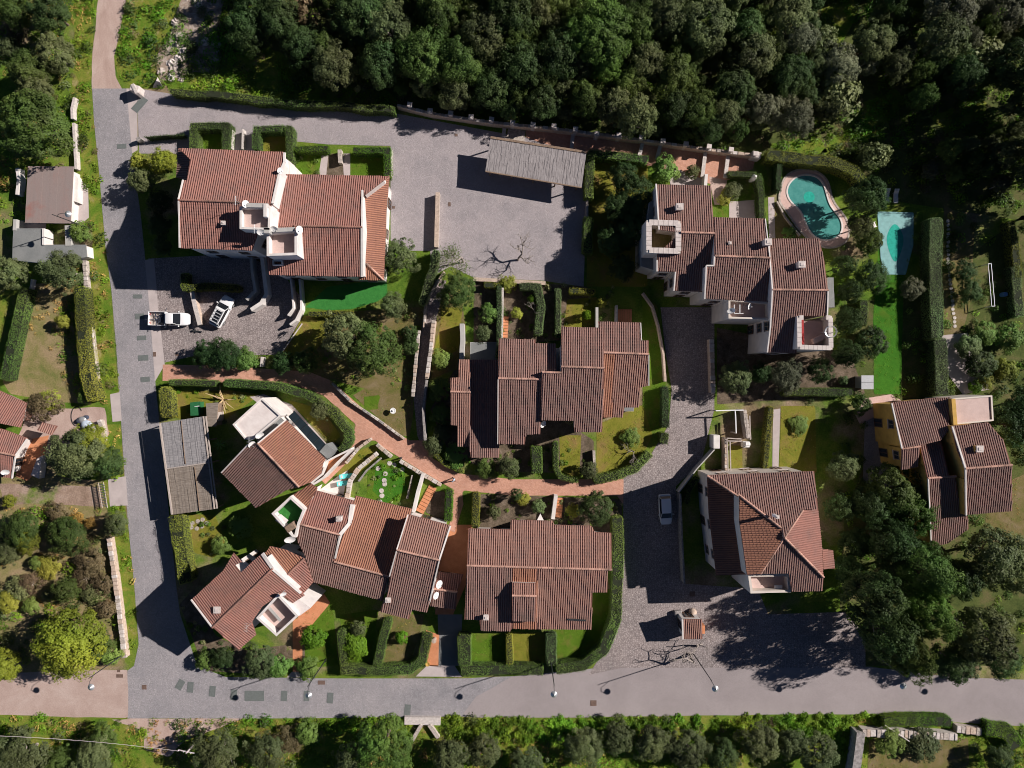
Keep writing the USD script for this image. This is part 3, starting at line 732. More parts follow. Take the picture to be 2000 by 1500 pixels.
NAMES = {'oak': 'oak_tree', 'dark': 'evergreen_tree', 'olive': 'olive_tree', 'grey': 'grey_leaved_tree', 'pine': 'pine_tree', 'yellow': 'yellow_green_tree', 'bush': 'green_shrub',
         'ybush': 'olive_green_shrub', 'obush': 'grey_green_shrub', 'vbush': 'bright_green_shrub', 'dry': 'dry_shrub', 'flower': 'flowering_shrub', 'ored': 'orange_shrub',
         'ball': 'clipped_dark_bush', 'gball': 'clipped_bush', 'cactus': 'prickly_pear', 'sparse': 'thin_leaved_tree'}
CATS = {k: 'tree' if k in ('oak', 'dark', 'olive', 'grey', 'pine', 'yellow', 'sparse') else 'shrub' for k in KINDS}
CATS['cactus'] = 'cactus'
_protos = {}
PLANTS = []
def plant(kind, x, y, r_px, h, label, group=None, var=None):
    R, Hc, zb, nc, per, leaf, lm, bk, lob, cl = KINDS[kind]
    nvar = 4 if CATS[kind] == 'tree' else 2
    var = (len(PLANTS) % nvar) if var is None else var
    rm = r_px * S0 * (H - h * 0.6) / H
    s = rm / R
    zs = h / (zb + Hc)
    at = P(x, y, h * 0.6); at[2] = 0
    PLANTS.append((at[0], at[1], rm, kind))
    rot = float(rng.uniform(0, 360))
    key = (kind, var)
    path = numbered('/World', NAMES[kind])
    x_ = UsdGeom.Xform.Define(stage, path)
    x_.AddTranslateOp().Set(Gf.Vec3d(*map(float, at)))
    x_.AddRotateZOp().Set(rot)
    x_.AddScaleOp().Set(Gf.Vec3f(float(s), float(s), float(zs)))
    pr = data(x_.GetPrim(), label, CATS[kind], group)
    if key in _protos:
        pr.GetReferences().AddInternalReference(_protos[key])
        pr.SetInstanceable(True)
    else:
        _protos[key] = pr.GetPath()
        seed = 31 * (list(KINDS).index(kind) + 1) + var * 7
        low = -0.75 if kind in ('ball', 'gball') else -0.3
        cm, c = crown_mesh(R, Hc, zb, nc, per, leaf, seed, lobes=lob, clump=cl, low=low, inner=0.08 if 'ball' in kind else 0.25)
        obj('crown', cm, L[lm], pr)
        obj('trunk' if CATS[kind] == 'tree' else 'stem', trunk_mesh(R, Hc, zb, c, 0.055 * R + 0.03, seed), M[bk], pr, smooth=50)
    return pr

def hedge(pts, w_px, h, leaf, label, group=None, name='hedge', rough=0.2, dens=130, size=0.115, base=0.0):
    line = LineString(P2(pts, h))
    w = w_px * S0 * (H - h) / H
    poly = line.buffer(w / 2 - 0.06, cap_style=2, join_style=2)
    if rough > 0.05:
        poly = wobbly(poly, rough * 1.2, 0.5, int(line.length * 10) % 89)
    r = np.random.default_rng(int(line.length * 1000) % 9973)
    c = poly.centroid
    t = place_thing(name, label, 'hedge', (c.x, c.y, 0), group)
    P_, N_ = [], []
    for p in polys(poly):
        x0, y0, x1, y1 = p.bounds
        n = int((x1 - x0) * (y1 - y0) * dens)
        q = np.c_[r.uniform(x0, x1, n), r.uniform(y0, y1, n)]
        q = q[shapely.contains_xy(p, q[:, 0], q[:, 1])]
        P_.append(np.c_[q, h + (meshkit.fbm(np.c_[q * 0.9, np.zeros(len(q))], 3) - 0.5) * (0.45 + rough) + r.normal(0, 0.03, len(q))]); N_.append(np.tile([0, 0, 1.0], (len(q), 1)))
        Ln = p.exterior.length; n = int(Ln * (h - base) * dens * 0.8)
        s = r.uniform(0, Ln, n)
        a = shapely.get_coordinates(shapely.line_interpolate_point(p.exterior, s)); b = shapely.get_coordinates(shapely.line_interpolate_point(p.exterior, (s + 0.02) % Ln))
        d = b - a; d /= np.maximum(np.linalg.norm(d, axis=1, keepdims=True), 1e-9)
        sg = 1.0 if p.exterior.is_ccw else -1.0
        nn = np.c_[d[:, 1] * sg, -d[:, 0] * sg, np.zeros(n)]
        P_.append(np.c_[a, base + (h - base) * r.uniform(0.0, 1.0, n)] + nn * r.normal(0.02, 0.05, n)[:, None]); N_.append(nn + (0, 0, 0.25))
    v, f = leaf_quads(np.vstack(P_), np.vstack(N_), size, r, 0.6, 0.55)
    obj('foliage', trimesh.Trimesh(v, f, process=False), L[leaf], t)
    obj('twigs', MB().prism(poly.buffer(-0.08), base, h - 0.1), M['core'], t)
    BLOCK.append(poly)
    return t

def tuft(kind, n, rad, hgt, size, seed):
    r = np.random.default_rng(seed)
    a = r.uniform(0, 2 * np.pi, n); q = rad * np.sqrt(r.random(n))
    c = np.c_[q * np.cos(a), q * np.sin(a), hgt * r.uniform(0.1, 1.0, n) * (1 - 0.5 * (q / rad) ** 2)]
    return leaf_quads(c, np.c_[np.cos(a) * 0.5, np.sin(a) * 0.5, np.full(n, 0.9)], size, r, 0.35, 0.6)

def scatter(name, zone, dens, protos, smin=0.6, smax=1.4, seed=0, mask=None, block=None, z=0.0):
    """one PointInstancer of small plants over a plan polygon"""
    r = np.random.default_rng(seed + 100)
    if block is not None:
        zone = zone.difference(block)
    Q = []
    for p in polys(zone):
        x0, y0, x1, y1 = p.bounds
        n = int((x1 - x0) * (y1 - y0) * dens)
        q = np.c_[r.uniform(x0, x1, n), r.uniform(y0, y1, n)]
        q = q[shapely.contains_xy(p, q[:, 0], q[:, 1])]
        Q.append(q)
    q = np.vstack(Q) if Q else np.zeros((0, 2))
    if mask is not None and len(q):
        q = q[mask(q, r)]
    n = len(q)
    if not n:
        return
    pi = UsdGeom.PointInstancer.Define(stage, numbered('/World', name))
    data(pi.GetPrim(), kind='stuff')
    targets = []
    for i, (m, mt) in enumerate(protos):
        o = _obj0('plant', trimesh.Trimesh(*m, process=False), mt, pi.GetPrim())
        targets.append(o.GetPath())
    pi.CreatePrototypesRel().SetTargets(targets)
    pi.CreateProtoIndicesAttr(Vt.IntArray.FromNumpy(r.integers(0, len(protos), n).astype(np.int32)))
    pi.CreatePositionsAttr(Vt.Vec3fArray.FromNumpy(np.c_[q, np.full(n, z)].astype(np.float32)))
    s = r.uniform(smin, smax, n).astype(np.float32)
    pi.CreateScalesAttr(Vt.Vec3fArray.FromNumpy(np.c_[s, s, s * r.uniform(0.7, 1.3, n)].astype(np.float32)))
    a = r.uniform(0, 2 * np.pi, n) / 2
    pi.CreateOrientationsAttr(Vt.QuathArray([Gf.Quath(float(math.cos(k)), 0, 0, float(math.sin(k))) for k in a]))
    return pi

def bare_branches(base, hgt, spread, seed, r0=0.16, depth=4, lean=(0, 0), start=0.45):
    r = np.random.default_rng(seed)
    m = MB(); tips = []
    def grow(p, d, ln, rad, k):
        n = 4; pts = [p]
        for i in range(n):
            d = d + r.normal(0, 0.16, 3); d /= np.linalg.norm(d)
            pts.append(pts[-1] + d * ln / n)
        m.tube(pts, np.linspace(rad, rad * 0.62, n + 1), 6 if k > 1 else 4)
        tips.append(pts[-1])
        if k == 0:
            return
        for _ in range(int(r.integers(2, 4))):
            e = r.normal(0, 1, 3) * (1, 1, 0.45); e[2] = abs(e[2]) * 0.4
            nd = d * 0.75 + e * spread; nd /= np.linalg.norm(nd)
            grow(pts[-1] if r.random() < 0.65 else pts[2], nd, ln * r.uniform(0.6, 0.85), rad * 0.6, k - 1)
    grow(np.asarray(base, float), np.array([lean[0], lean[1], 1.0]), hgt * start, r0, depth)
    return m, np.array(tips)
# ------------------------------------------------------------------ ground, roads, lawns
def GZ(k): return 0.004 * k
obj('ground', MB().flat(sbox(-320, -300, 320, 300), 0.0), M['ground'], kind='structure')
woods_zone = sheet('woodland_floor', [(300, -120), (300, 0), (325, 60), (330, 120), (350, 172), (560, 196), (775, 210), (990, 245), (1300, 290), (1500, 305), (1600, 318), (1690, 350), (1760, 395), (1990, 430), (2200, 420), (2200, -120)], GZ(1), M['wood_floor'], block=False)
sheet('rubble_slope', [(330, -20), (440, -20), (425, 60), (440, 110), (410, 150), (350, 170), (300, 150), (320, 80)], GZ(2), M['rubble'], rough=1.0, block=False)
sheet('field_grass', [(232, -20), (360, -20), (330, 70), (300, 130), (320, 172), (262, 172), (228, 150), (222, 110)], GZ(3), M['verge'], rough=0.6, block=False)
sheet('field_grass', [(320, 158), (380, 140), (520, 165), (640, 180), (700, 190), (775, 205), (560, 192), (330, 176)], GZ(3), M['verge'], rough=0.3, block=False)
sheet('verge_left', [(150, -20), (185, -20), (180, 170), (190, 300), (207, 480), (218, 600), (232, 780), (205, 780), (180, 640), (168, 520), (180, 480), (178, 400), (150, 330), (140, 200), (145, 80)], GZ(1), M['verge'], rough=0.2, block=False)
sheet('verge_left', [(205, 830), (236, 830), (246, 1000), (262, 1130), (270, 1240), (245, 1270), (228, 1160), (212, 1010), (196, 900)], GZ(1), M['verge'], rough=0.2, block=False)
sheet('garden_soil', [(-60, 935), (60, 925), (190, 940), (215, 1010), (235, 1170), (245, 1300), (100, 1318), (-60, 1325)], GZ(2), M['dryfield'], rough=0.4, block=False)
sheet('garden_soil', [(55, 800), (205, 795), (215, 850), (150, 870), (90, 900), (30, 870)], GZ(3), M['track'], rough=0.3, block=False)
sheet('garden_soil', [(0, 945), (190, 950), (200, 990), (120, 985), (10, 985)], GZ(4), M['soil'], rough=0.3, block=False)
sheet('dry_field', [(60, 555), (160, 545), (165, 640), (178, 790), (120, 785), (20, 770), (5, 745), (50, 600)], GZ(1), M['dryfield'], rough=0.15, block=False)
sheet('dry_field', [(-60, 540), (45, 560), (10, 730), (-60, 740)], GZ(1), M['verge'], block=False)
sheet('roadside_bank', [(-60, 1395), (250, 1402), (500, 1402), (860, 1398), (1000, 1402), (1300, 1397), (1700, 1392), (1860, 1408), (2060, 1420), (2060, 1560), (-60, 1560)], GZ(1), M['verge'], rough=0.25, block=False)
sheet('bare_bank', [(215, 1404), (380, 1402), (480, 1402), (420, 1425), (360, 1450), (330, 1480), (280, 1465), (285, 1430)], GZ(2), M['track'], rough=0.4, block=False)
sheet('garden_ground', [(1640, 600), (1820, 560), (1995, 420), (2060, 420), (2060, 1300), (1690, 1300), (1640, 1200), (1650, 1000), (1690, 900), (1690, 800), (1660, 700)], GZ(1), M['wood_floor'], rough=0.2, block=False)
sheet('garden_ground', [(1845, 400), (1905, 440), (1900, 520), (1895, 600), (1870, 680), (1845, 690), (1838, 560)], GZ(2), M['lawn_dry'], rough=0.2, block=False)

# roads, each sheet a little above the last
sheet('dirt_track', [(195, -40), (252, -40), (235, 60), (222, 110), (225, 150), (240, 176), (180, 176), (178, 130), (185, 60)], GZ(4), M['track'], rough=0.15)
sheet('road', [(180, 173), (247, 173), (254, 250), (258, 300), (275, 420), (284, 508), (292, 590), (303, 742), (312, 830), (330, 1000), (345, 1150), (352, 1200), (385, 1300), (440, 1322), (660, 1325), (900, 1325), (1010, 1320), (1215, 1300),
               (1216, 1330), (1060, 1345), (900, 1399), (700, 1402), (500, 1403), (249, 1403), (249, 1310), (262, 1300), (271, 1258), (263, 1150), (250, 1020), (243, 920), (235, 800), (228, 690), (218, 570), (206, 480), (195, 350), (184, 240)], GZ(5), M['cobble_grey'])
sheet('road_east', [(1000, 1322), (1216, 1302), (1500, 1302), (1700, 1302), (1860, 1322), (2060, 1330), (2060, 1422), (1990, 1418), (1860, 1410), (1700, 1394), (1500, 1396), (1300, 1398), (1000, 1403), (900, 1400), (930, 1360)], GZ(6), M['asphalt_pink'], rough=0.12)
sheet('road_west', [(-60, 1318), (120, 1310), (250, 1308), (250, 1403), (-60, 1394)], GZ(6), M['dirt_road'], rough=0.12)
sheet('yard', [(267, 172), (300, 178), (340, 184), (560, 214), (775, 222), (990, 262), (1027, 268), (1145, 300), (1145, 400), (1140, 560), (1060, 548), (925, 542), (880, 520), (845, 540), (840, 490), (800, 490), (763, 470), (763, 285), (640, 282), (575, 276), (575, 300), (272, 300)], GZ(4), M['cobble'])
sheet('parking_court', [(290, 505), (480, 495), (560, 545), (595, 590), (590, 630), (545, 693), (380, 695), (322, 708), (300, 610)], GZ(4), M['cobble_warm'])
sheet('driveway', [(1290, 600), (1395, 600), (1395, 800), (1370, 900), (1320, 950), (1335, 1140), (1480, 1150), (1500, 1200), (1650, 1195), (1690, 1240), (1690, 1304), (1216, 1304), (1150, 1318), (1212, 1215), (1218, 960), (1217, 935), (1270, 890), (1306, 830), (1312, 760), (1300, 690)], GZ(7), M['cobble_warm'])
sheet('pavement', [(247, 173), (267, 173), (268, 205), (269, 293), (258, 300), (254, 250)], GZ(6), M['concrete'])
sheet('pavement', [(283, 508), (301, 505), (309, 600), (322, 712), (303, 745), (292, 600)], GZ(6), M['concrete'])
sheet('pavement', [(215, 770), (234, 766), (238, 822), (220, 824)], GZ(6), M['concrete'])
sheet('pavement', [(211, 936), (246, 930), (250, 987), (215, 989)], GZ(6), M['concrete'])
sheet('pavement', [(835, 1299), (888, 1300), (902, 1322), (812, 1321)], GZ(6), M['concrete'])
sheet('pavement', [(570, 1312), (592, 1312), (594, 1323), (560, 1323)], GZ(6), M['concrete'])
# brick lanes
paths = unary_union([lane([(318, 728), (420, 730), (500, 735), (600, 742), (640, 758), (700, 812), (760, 862), (830, 905), (890, 940), (1000, 952), (1217, 952)], 32),
                     Polygon(P2([(640, 755), (700, 800), (800, 860), (862, 860), (845, 890), (730, 860), (685, 865), (695, 830)])),
                     lane([(712, 845), (690, 868), (660, 900), (625, 935)], 30), Polygon(P2([(880, 935), (900, 930), (905, 985), (888, 1040), (876, 1035), (885, 985)]))])
sheet('brick_lane', paths.buffer(0.4).buffer(-0.4), GZ(8), M['brick_path'])
sheet('brick_court', [(1190, 934), (1218, 936), (1217, 985), (1205, 968), (1180, 962)], GZ(9), M['brick_path'])
sheet('terracotta_court', [(872, 1025), (925, 1025), (915, 1130), (885, 1200), (850, 1200), (850, 1120)], GZ(5), M['terracotta'])
sheet('brick_steps_lane', [(1027, 252), (1300, 288), (1475, 312), (1470, 330), (1440, 345), (1395, 362), (1300, 330), (1150, 300), (1060, 280), (1027, 268)], GZ(8), M['brick_path'])
sheet('flagstone_patch', [(993, 250), (1026, 256), (1024, 285), (988, 275)], GZ(9), M['stone'])
sheet('wall_lane', [(848, 545), (872, 548), (858, 600), (848, 640), (838, 720), (828, 790), (832, 860), (850, 890), (830, 890), (815, 850), (808, 780), (820, 680), (828, 600)], GZ(5), M['cobble_warm'])
for c_ in ([(440, 105), (520, 95), (600, 130), (640, 165), (760, 175), (775, 200), (560, 188), (420, 165)], [(1600, -20), (1690, -20), (1660, 60), (1640, 90), (1610, 60)], [(1640, 260), (1690, 200), (1745, 170), (1770, 200), (1720, 260), (1660, 290), (1600, 300)], [(1820, 230), (1900, 190), (1930, 200), (1925, 230), (1850, 260)], [(1500, 280), (1600, 270), (1620, 300), (1520, 300)]):
    sheet('clearing', c_, GZ(2), M['verge'], rough=.6, block=False)
sheet('house_entry', [(832, 1230), (858, 1240), (856, 1302), (834, 1300)], GZ(6), M['terracotta'])
sheet('house_entry', [(855, 1200), (903, 1200), (900, 1300), (857, 1302)], GZ(5), M['greyflat'])
sheet('garden_path', [(572, 1210), (592, 1205), (590, 1312), (572, 1312)], GZ(6), M['terracotta'])
sheet('terracotta_court', [(585, 1190), (600, 1110), (645, 1178), (610, 1220), (575, 1240)], GZ(5), M['terracotta'])
# lawns
LAWNS = []
def lawn(pts, m='lawn', z=5, rough=0.05, name='lawn'):
    p = sheet(name, pts, GZ(z), M[m], rough=rough, block=True)
    LAWNS.append((m, p))
    return p
lawn([(385, 255), (440, 255), (440, 295), (385, 295)])
lawn([(500, 255), (560, 255), (560, 300), (500, 300)], 'lawn_yellow')
lawn([(572, 296), (644, 296), (628, 345), (570, 345)])
lawn([(683, 300), (755, 300), (755, 348), (683, 348)])
lawn([(596, 600), (640, 560), (755, 545), (757, 575), (735, 590), (690, 603), (640, 606)], 'grass_carpet', name='artificial_lawn')
lawn([(590, 622), (660, 610), (820, 600), (835, 640), (815, 760), (720, 760), (560, 720), (548, 690)], 'lawn_dry', 4, 0.15)
lawn([(590, 618), (650, 614), (660, 640), (600, 700), (552, 700), (555, 688)], 'lawn_yellow', 5, 0.15)
lawn([(690, 772), (740, 740), (805, 742), (808, 800), (800, 852), (775, 850)], 'lawn_dry', 5, 0.1)
lawn([(712, 775), (745, 772), (740, 800), (715, 800)], 'lawn', 6, 0.5)
lawn([(848, 560), (900, 580), (910, 640), (900, 720), (838, 740)], 'lawn_dry', 4, 0.15)
lawn([(860, 600), (900, 600), (895, 680), (845, 720)], 'lawn_yellow', 5, 0.5)
lawn([(1165, 830), (1255, 790), (1275, 850), (1255, 890), (1210, 930), (1165, 935)], 'lawn_yellow')
lawn([(1250, 560), (1285, 600), (1300, 700), (1300, 830), (1255, 850), (1255, 600)], 'lawn', 4)
lawn([(1092, 850), (1135, 850), (1132, 930), (1095, 930)], 'lawn_yellow')
lawn([(1150, 310), (1265, 315), (1265, 560), (1145, 560)], 'lawn_yellow', 3, 0.1)
lawn([(1108, 585), (1165, 580), (1165, 650), (1100, 650)], 'lawn_yellow')
lawn([(1525, 793), (1592, 793), (1595, 925), (1522, 925)], 'lawn_yellow')
sheet('garden_path', [(1510, 800), (1524, 798), (1520, 930), (1508, 930)], GZ(6), M['concrete'])
lawn([(1425, 870), (1450, 870), (1450, 930), (1425, 930)], 'lawn_yellow')
lawn([(1720, 415), (1765, 415), (1765, 540), (1760, 770), (1706, 770), (1706, 620), (1715, 500)], 'lawn_bright', 5, 0.1)
lawn([(1700, 440), (1718, 430), (1716, 530), (1695, 500)], 'lawn', 4, 0.1)
lawn([(718, 912), (745, 895), (790, 905), (806, 925), (798, 970), (750, 990), (715, 985)], 'lawn', 5, 0.15)
lawn([(735, 915), (790, 915), (795, 955), (750, 985), (728, 960)], 'lawn_bright', 6, 0.3)
lawn([(660, 900), (700, 880), (735, 868), (740, 890), (690, 935), (665, 990), (655, 985)], 'lawn_yellow', 5, 0.05)
lawn([(325, 765), (450, 762), (510, 770), (440, 820), (400, 830), (330, 812)], 'lawn_yellow', 4, 0.1)
lawn([(560, 780), (630, 800), (665, 850), (650, 870), (600, 820)], 'lawn_yellow', 4, 0.1)
lawn([(365, 1005), (420, 1005), (440, 1060), (420, 1090), (380, 1080)], 'lawn_yellow', 4, 0.1)
lawn([(595, 1190), (650, 1180), (660, 1300), (595, 1305)], 'lawn', 4, 0.1)
lawn([(665, 1200), (740, 1190), (720, 1300), (670, 1300)], 'lawn', 4, 0.1)
lawn([(750, 1200), (830, 1200), (800, 1300), (740, 1300)], 'lawn_dry', 4, 0.1)
lawn([(915, 1235), (990, 1235), (990, 1300), (915, 1300)])
lawn([(1000, 1235), (1068, 1235), (1068, 1295), (1000, 1295)], 'lawn_yellow')
lawn([(1085, 1150), (1200, 1150), (1195, 1220), (1150, 1285), (1085, 1290)])
lawn([(1925, 960), (2060, 900), (2060, 1060), (1925, 1060)], 'lawn_dry', 3, 0.2)
lawn([(1700, 1440), (1890, 1440), (1900, 1560), (1690, 1560)], 'lawn_dry', 4, 0.2)
lawn([(560, 1290), (560, 1270), (620, 1270), (640, 1300)], 'bed', 3)
lawn([(840, 800), (880, 890), (960, 920), (1160, 925), (1160, 860), (900, 700)], 'bed', 3, 0.1, 'flower_bed')
lawn([(930, 965), (1215, 975), (1215, 1040), (930, 1040)], 'bed', 3, 0.05, 'flower_bed')
lawn([(925, 545), (1150, 560), (1150, 660), (925, 680)], 'bed', 3, 0.05, 'flower_bed')
lawn([(1400, 640), (1660, 690), (1690, 770), (1400, 790)], 'bed', 3, 0.1, 'flower_bed')
lawn([(380, 1150), (420, 1240), (480, 1270), (560, 1260), (560, 1320), (400, 1310), (350, 1180)], 'bed', 3, 0.1, 'flower_bed')
lawn([(838, 960), (870, 960), (868, 1020), (830, 1000)], 'bed', 6, 0.05, 'flower_bed')
lawn([(570, 300), (690, 300), (690, 345), (570, 345)], 'bed', 3, 0.02, 'flower_bed')
sheet('garden_path', [(629, 300), (642, 296), (637, 345), (622, 345)], GZ(7), M['concrete'])
sheet('garden_path', [(668, 300), (684, 300), (684, 345), (672, 345)], GZ(7), M['concrete'])
sheet('terrace_paving', [(488, 775), (515, 770), (570, 790), (650, 880), (640, 890), (560, 830), (520, 800)], GZ(6), M['concrete'])
sheet('terrace_paving', [(660, 930), (680, 918), (668, 985), (632, 975), (620, 960)], GZ(7), M['whiteflat'])
sheet('terrace_paving', [(1690, 778), (1740, 770), (1765, 785), (1730, 800), (1680, 830), (1670, 810)], GZ(6), M['deck'])
sheet('terrace_paving', [(1840, 655), (1890, 650), (1905, 690), (1935, 760), (1880, 770), (1850, 730), (1835, 690)], GZ(5), M['concrete'])
sheet('terrace_paving', [(1690, 795), (1740, 790), (1745, 960), (1685, 940)], GZ(4), M['cobble_grey'])
sheet('terrace_paving', [(1385, 345), (1420, 352), (1415, 400), (1395, 400)], GZ(9), M['track'])
sheet('terrace_paving', [(1424, 393), (1442, 393), (1442, 430), (1424, 430)], GZ(9), M['concrete'])
sheet('terrace_paving', [(1442, 393), (1480, 390), (1480, 430), (1442, 430)], GZ(8), M['concrete'])
lawn([(1400, 393), (1422, 393), (1422, 430), (1400, 430)])
sheet('terrace_paving', [(1300, 322), (1372, 350), (1372, 365), (1312, 370)], GZ(9), M['concrete'])
lawn([(1500, 390), (1515, 400), (1565, 465), (1505, 465)], 'lawn_dry', 5)
sheet('garden_path', [(1500, 385), (1512, 385), (1514, 465), (1502, 465)], GZ(6), M['concrete'])
sheet('concrete_apron', [(145, 340), (172, 365), (174, 425), (155, 440), (135, 440), (138, 350)], GZ(4), M['concrete'])
sheet('concrete_apron', [(30, 430), (90, 430), (90, 490), (30, 490)], GZ(3), M['concrete'])

# dark square patches let into the road, and iron covers
def plate(pts, label, m='plate', name='road_patch', cat='cover', z=12):
    obj(name, MB().prism(Polygon(P2(pts)), 0.0, GZ(z)), M[m], label=label, category=cat)
def rect(cx, cy, w, h, a=0.0):
    c, s = math.cos(a), math.sin(a)
    return [(cx + x * c - y * s, cy + x * s + y * c) for x, y in ((-w / 2, -h / 2), (w / 2, -h / 2), (w / 2, h / 2), (-w / 2, h / 2))]
plate([(256, 212), (278, 188), (290, 196), (268, 221)], 'large dark diagonal patch in the yard entrance by the stone gatepost')
for (x, y, w, h, a, w_) in ((238, 286, 18, 9, -.05, 'below the yard entrance'), (269, 579, 18, 8, 0, 'on the left road beside the parking court, topmost of five'), (273, 618, 18, 11, -.05, 'on the left road just behind the pickup'),
                        (277, 660, 18, 9, -.05, 'on the left road just below the pickup'), (280, 699, 20, 11, -.05, 'on the left road between the pickup and the brick lane'), (284, 741, 18, 10, -.08, 'on the left road at the start of the brick lane'),
                        (352, 1337, 20, 13, -1.05, 'on the lower road, tilted leftmost of the row'), (372, 1342, 12, 21, .1, 'on the lower road, second of the row from the left'), (415, 1350, 12, 21, .1, 'on the lower road, third of the row from the left'),
                        (457, 1357, 12, 21, .05, 'on the lower road under a lamp shadow'), (497, 1359, 38, 20, .0, 'wide one on the lower road'), (555, 1359, 12, 20, .05, 'on the lower road right of the wide patch'),
                        (599, 1359, 11, 20, .05, 'on the lower road under the lamp head'), (645, 1363, 12, 21, .08, 'on the lower road, last right of the lamp'), (796, 1386, 12, 21, .1, 'alone at the lower edge of the road above the culvert')):
    plate(rect(x, y, w, h, a), 'dark rectangular patch ' + w_)
for (x, y, w, h, w_) in ((628, 1333, 14, 8, 'red iron drain cover on the lower road near the entry slab'), (282, 1342, 9, 9, 'square iron cover on the lower road near the left corner'), (234, 1320, 13, 7, 'double iron cover at the wall end of the left corner'),
                     (232, 1310, 6, 5, 'small iron cover above the double cover at the corner'), (1159, 1373, 12, 11, 'square iron cover on the pinkish road under the lamp shadow'), (1352, 1160, 11, 10, 'round iron cover in the shaded driveway'),
                     (302, 692, 6, 9, 'small iron cover in the pale pavement strip'), (891, 264, 6, 5, 'small iron cover in the yard below the stone wall'), (878, 399, 5, 8, 'small iron cover right of the low wall in the yard'),
                     (769, 405, 5, 5, 'small iron cover beside the right house edge in the yard'), (346, 693, 6, 5, 'small red iron cover in the parking court')):
    plate(rect(x, y, w, h), w_, 'manhole', 'manhole_cover')

# water
def curve(pts, n=60):
    from scipy.interpolate import splprep, splev
    q = np.array(pts + [pts[0]], float)
    t, _ = splprep(q.T, s=0, per=True)
    return [tuple(x) for x in np.array(splev(np.linspace(0, 1, n, endpoint=False), t)).T]
pool_out = curve([(1538, 372), (1552, 350), (1575, 343), (1600, 352), (1612, 378), (1622, 405), (1640, 430), (1640, 455), (1615, 468), (1590, 460), (1572, 430), (1562, 410), (1545, 393)])
deck_out = curve([(1522, 372), (1532, 345), (1560, 330), (1590, 332), (1615, 350), (1628, 390), (1655, 430), (1655, 470), (1610, 485), (1580, 470), (1555, 445), (1535, 415), (1520, 392)])
deck = Polygon(P2(deck_out)).buffer(0)
pool = Polygon(P2(pool_out)).buffer(0)
sheet('pool_deck', deck.difference(pool), 0.10, M['deck'])
obj('pool_deck_edge', MB().prism(deck.difference(deck.buffer(-0.25)), 0.0, 0.14), M['stone'], kind='structure')
obj('pool_rim', MB().prism(pool.buffer(0.22).difference(pool), 0.0, 0.16), M['whiteflat'], kind='structure')
sheet('pool_water', pool, 0.06, M['poolwater'])
obj('pool_step', MB().flat(Point(*P2([(1580, 385)])[0]).buffer(0.75).intersection(pool), 0.065), M['pooldark'], kind='structure')
cov = Polygon(P2([(1716, 416), (1781, 418), (1780, 480), (1766, 534), (1726, 533), (1722, 500)]))
t = place_thing('swimming_pool', 'rectangular pale blue swimming pool on the bright lawn', 'pool', (*P(1750, 475)[:2], 0))
obj('pool_floor', MB().prism(cov, 0.0, 0.05), M['poolpale'], t)
obj('pool_deep', MB().flat(Polygon(P2(curve([(1747, 438), (1759, 450), (1760, 490), (1748, 511), (1736, 490), (1736, 450)]))), 0.06), M['pooldark'], t)
obj('pool_surround', MB().prism(cov.buffer(0.2).difference(cov), 0.0, 0.09), M['poolpale'], t)
BLOCK.append(cov)
# ------------------------------------------------------------------ houses
# 1. large double house at the upper left
h = House('double_house', 'large two-part red-tiled house with two roof terraces beside the upper yard', at=(*P(560, 440)[:2], 0))
A = h.plane([(348.7, 289), (555.5, 297), (556, 318), (546, 340), (532, 399), (470, 394.7), (348.7, 390.7), (357.3, 352), (364, 352), (371.3, 312)], (348.7, 390.7), (470, 394.7), 9.8, 0.33, up=False)
h.plane([(348, 289), (371.3, 312), (364, 352), (344, 346)], (348, 289), (344, 346), 6.6, 0.34, tiles='brown')
C = h.plane([(348.7, 390.7), (470, 394.7), (530, 398), (526, 450), (506, 449), (492, 489.5), (351.3, 484.7)], (348.7, 390.7), (470, 394.7), 9.8, 0.26, up=False)
h.ridge(C, (349, 391), (470, 395), 'ridge_dark')
h.verge(C, (349.5, 391), (351.5, 484)); h.verge(A, (358, 352), (349, 390)); h.verge(A, (556, 299), (556, 318), (546, 340), (533, 398), w=0.3)
D = h.plane([(557, 340), (760.7, 344), (712.7, 381), (708.7, 370), (707.3, 444), (575.3, 441.3), (533, 443), (543, 362), (554, 361)], (575.3, 441.3), (707.3, 444), 8.0, 0.33, up=False)
F = h.plane([(575.3, 441.3), (707.3, 444), (707.5, 541), (525, 537), (520, 500), (533, 443)], (575.3, 441.3), (707.3, 444), 8.0, 0.26, up=False)
h.ridge(F, (575, 441.3), (707, 444), 'ridge_dark')
h.verge(F, (707.5, 444), (707.5, 541), w=0.3); h.verge(D, (708, 372), (707.3, 444), w=0.22)
E = h.plane([(760.7, 344), (755, 410), (752.7, 480), (749.5, 547), (716, 515), (705, 515), (705, 378), (712.7, 381)], (760.7, 344), (749.5, 547), 4.2, 0.34, tiles='orange')
G = h.plane([(716, 515), (749, 548), (714, 547), (700, 547), (700, 515)], (700, 547), (749, 548), 4.2, 0.34, tiles='orange')
h.ridge(E, (716, 515), (749, 547)); h.ridge(E, (713, 381), (760, 345))
h.finish(inset=0.35, zs=(1.0, 4.0))
block(h, [(468, 403), (528, 402), (527, 449), (468, 447)], 10.2, 11.0, 0.25, 'terrace')
block(h, [(521, 452), (580, 447), (580, 498), (521, 500)], 8.9, 10.0, 0.30, 'terrace')
obj('stair_hood', MB().box(P(524, 452, 10.4), (0.8, 0.7, 1.2), -0.05, bevel=0.05), M['greyplaster'], h.t)
obj('stair_hood', MB().box(P(521, 413, 10.9), (0.5, 1.6, 1.2), 0.0, bevel=0.05), M['plaster'], h.t)
obj('beam', MB().bar(P(480, 401, 11.2), P(524, 402, 11.2), 0.5, 0.4), M['greyplaster'], h.t)
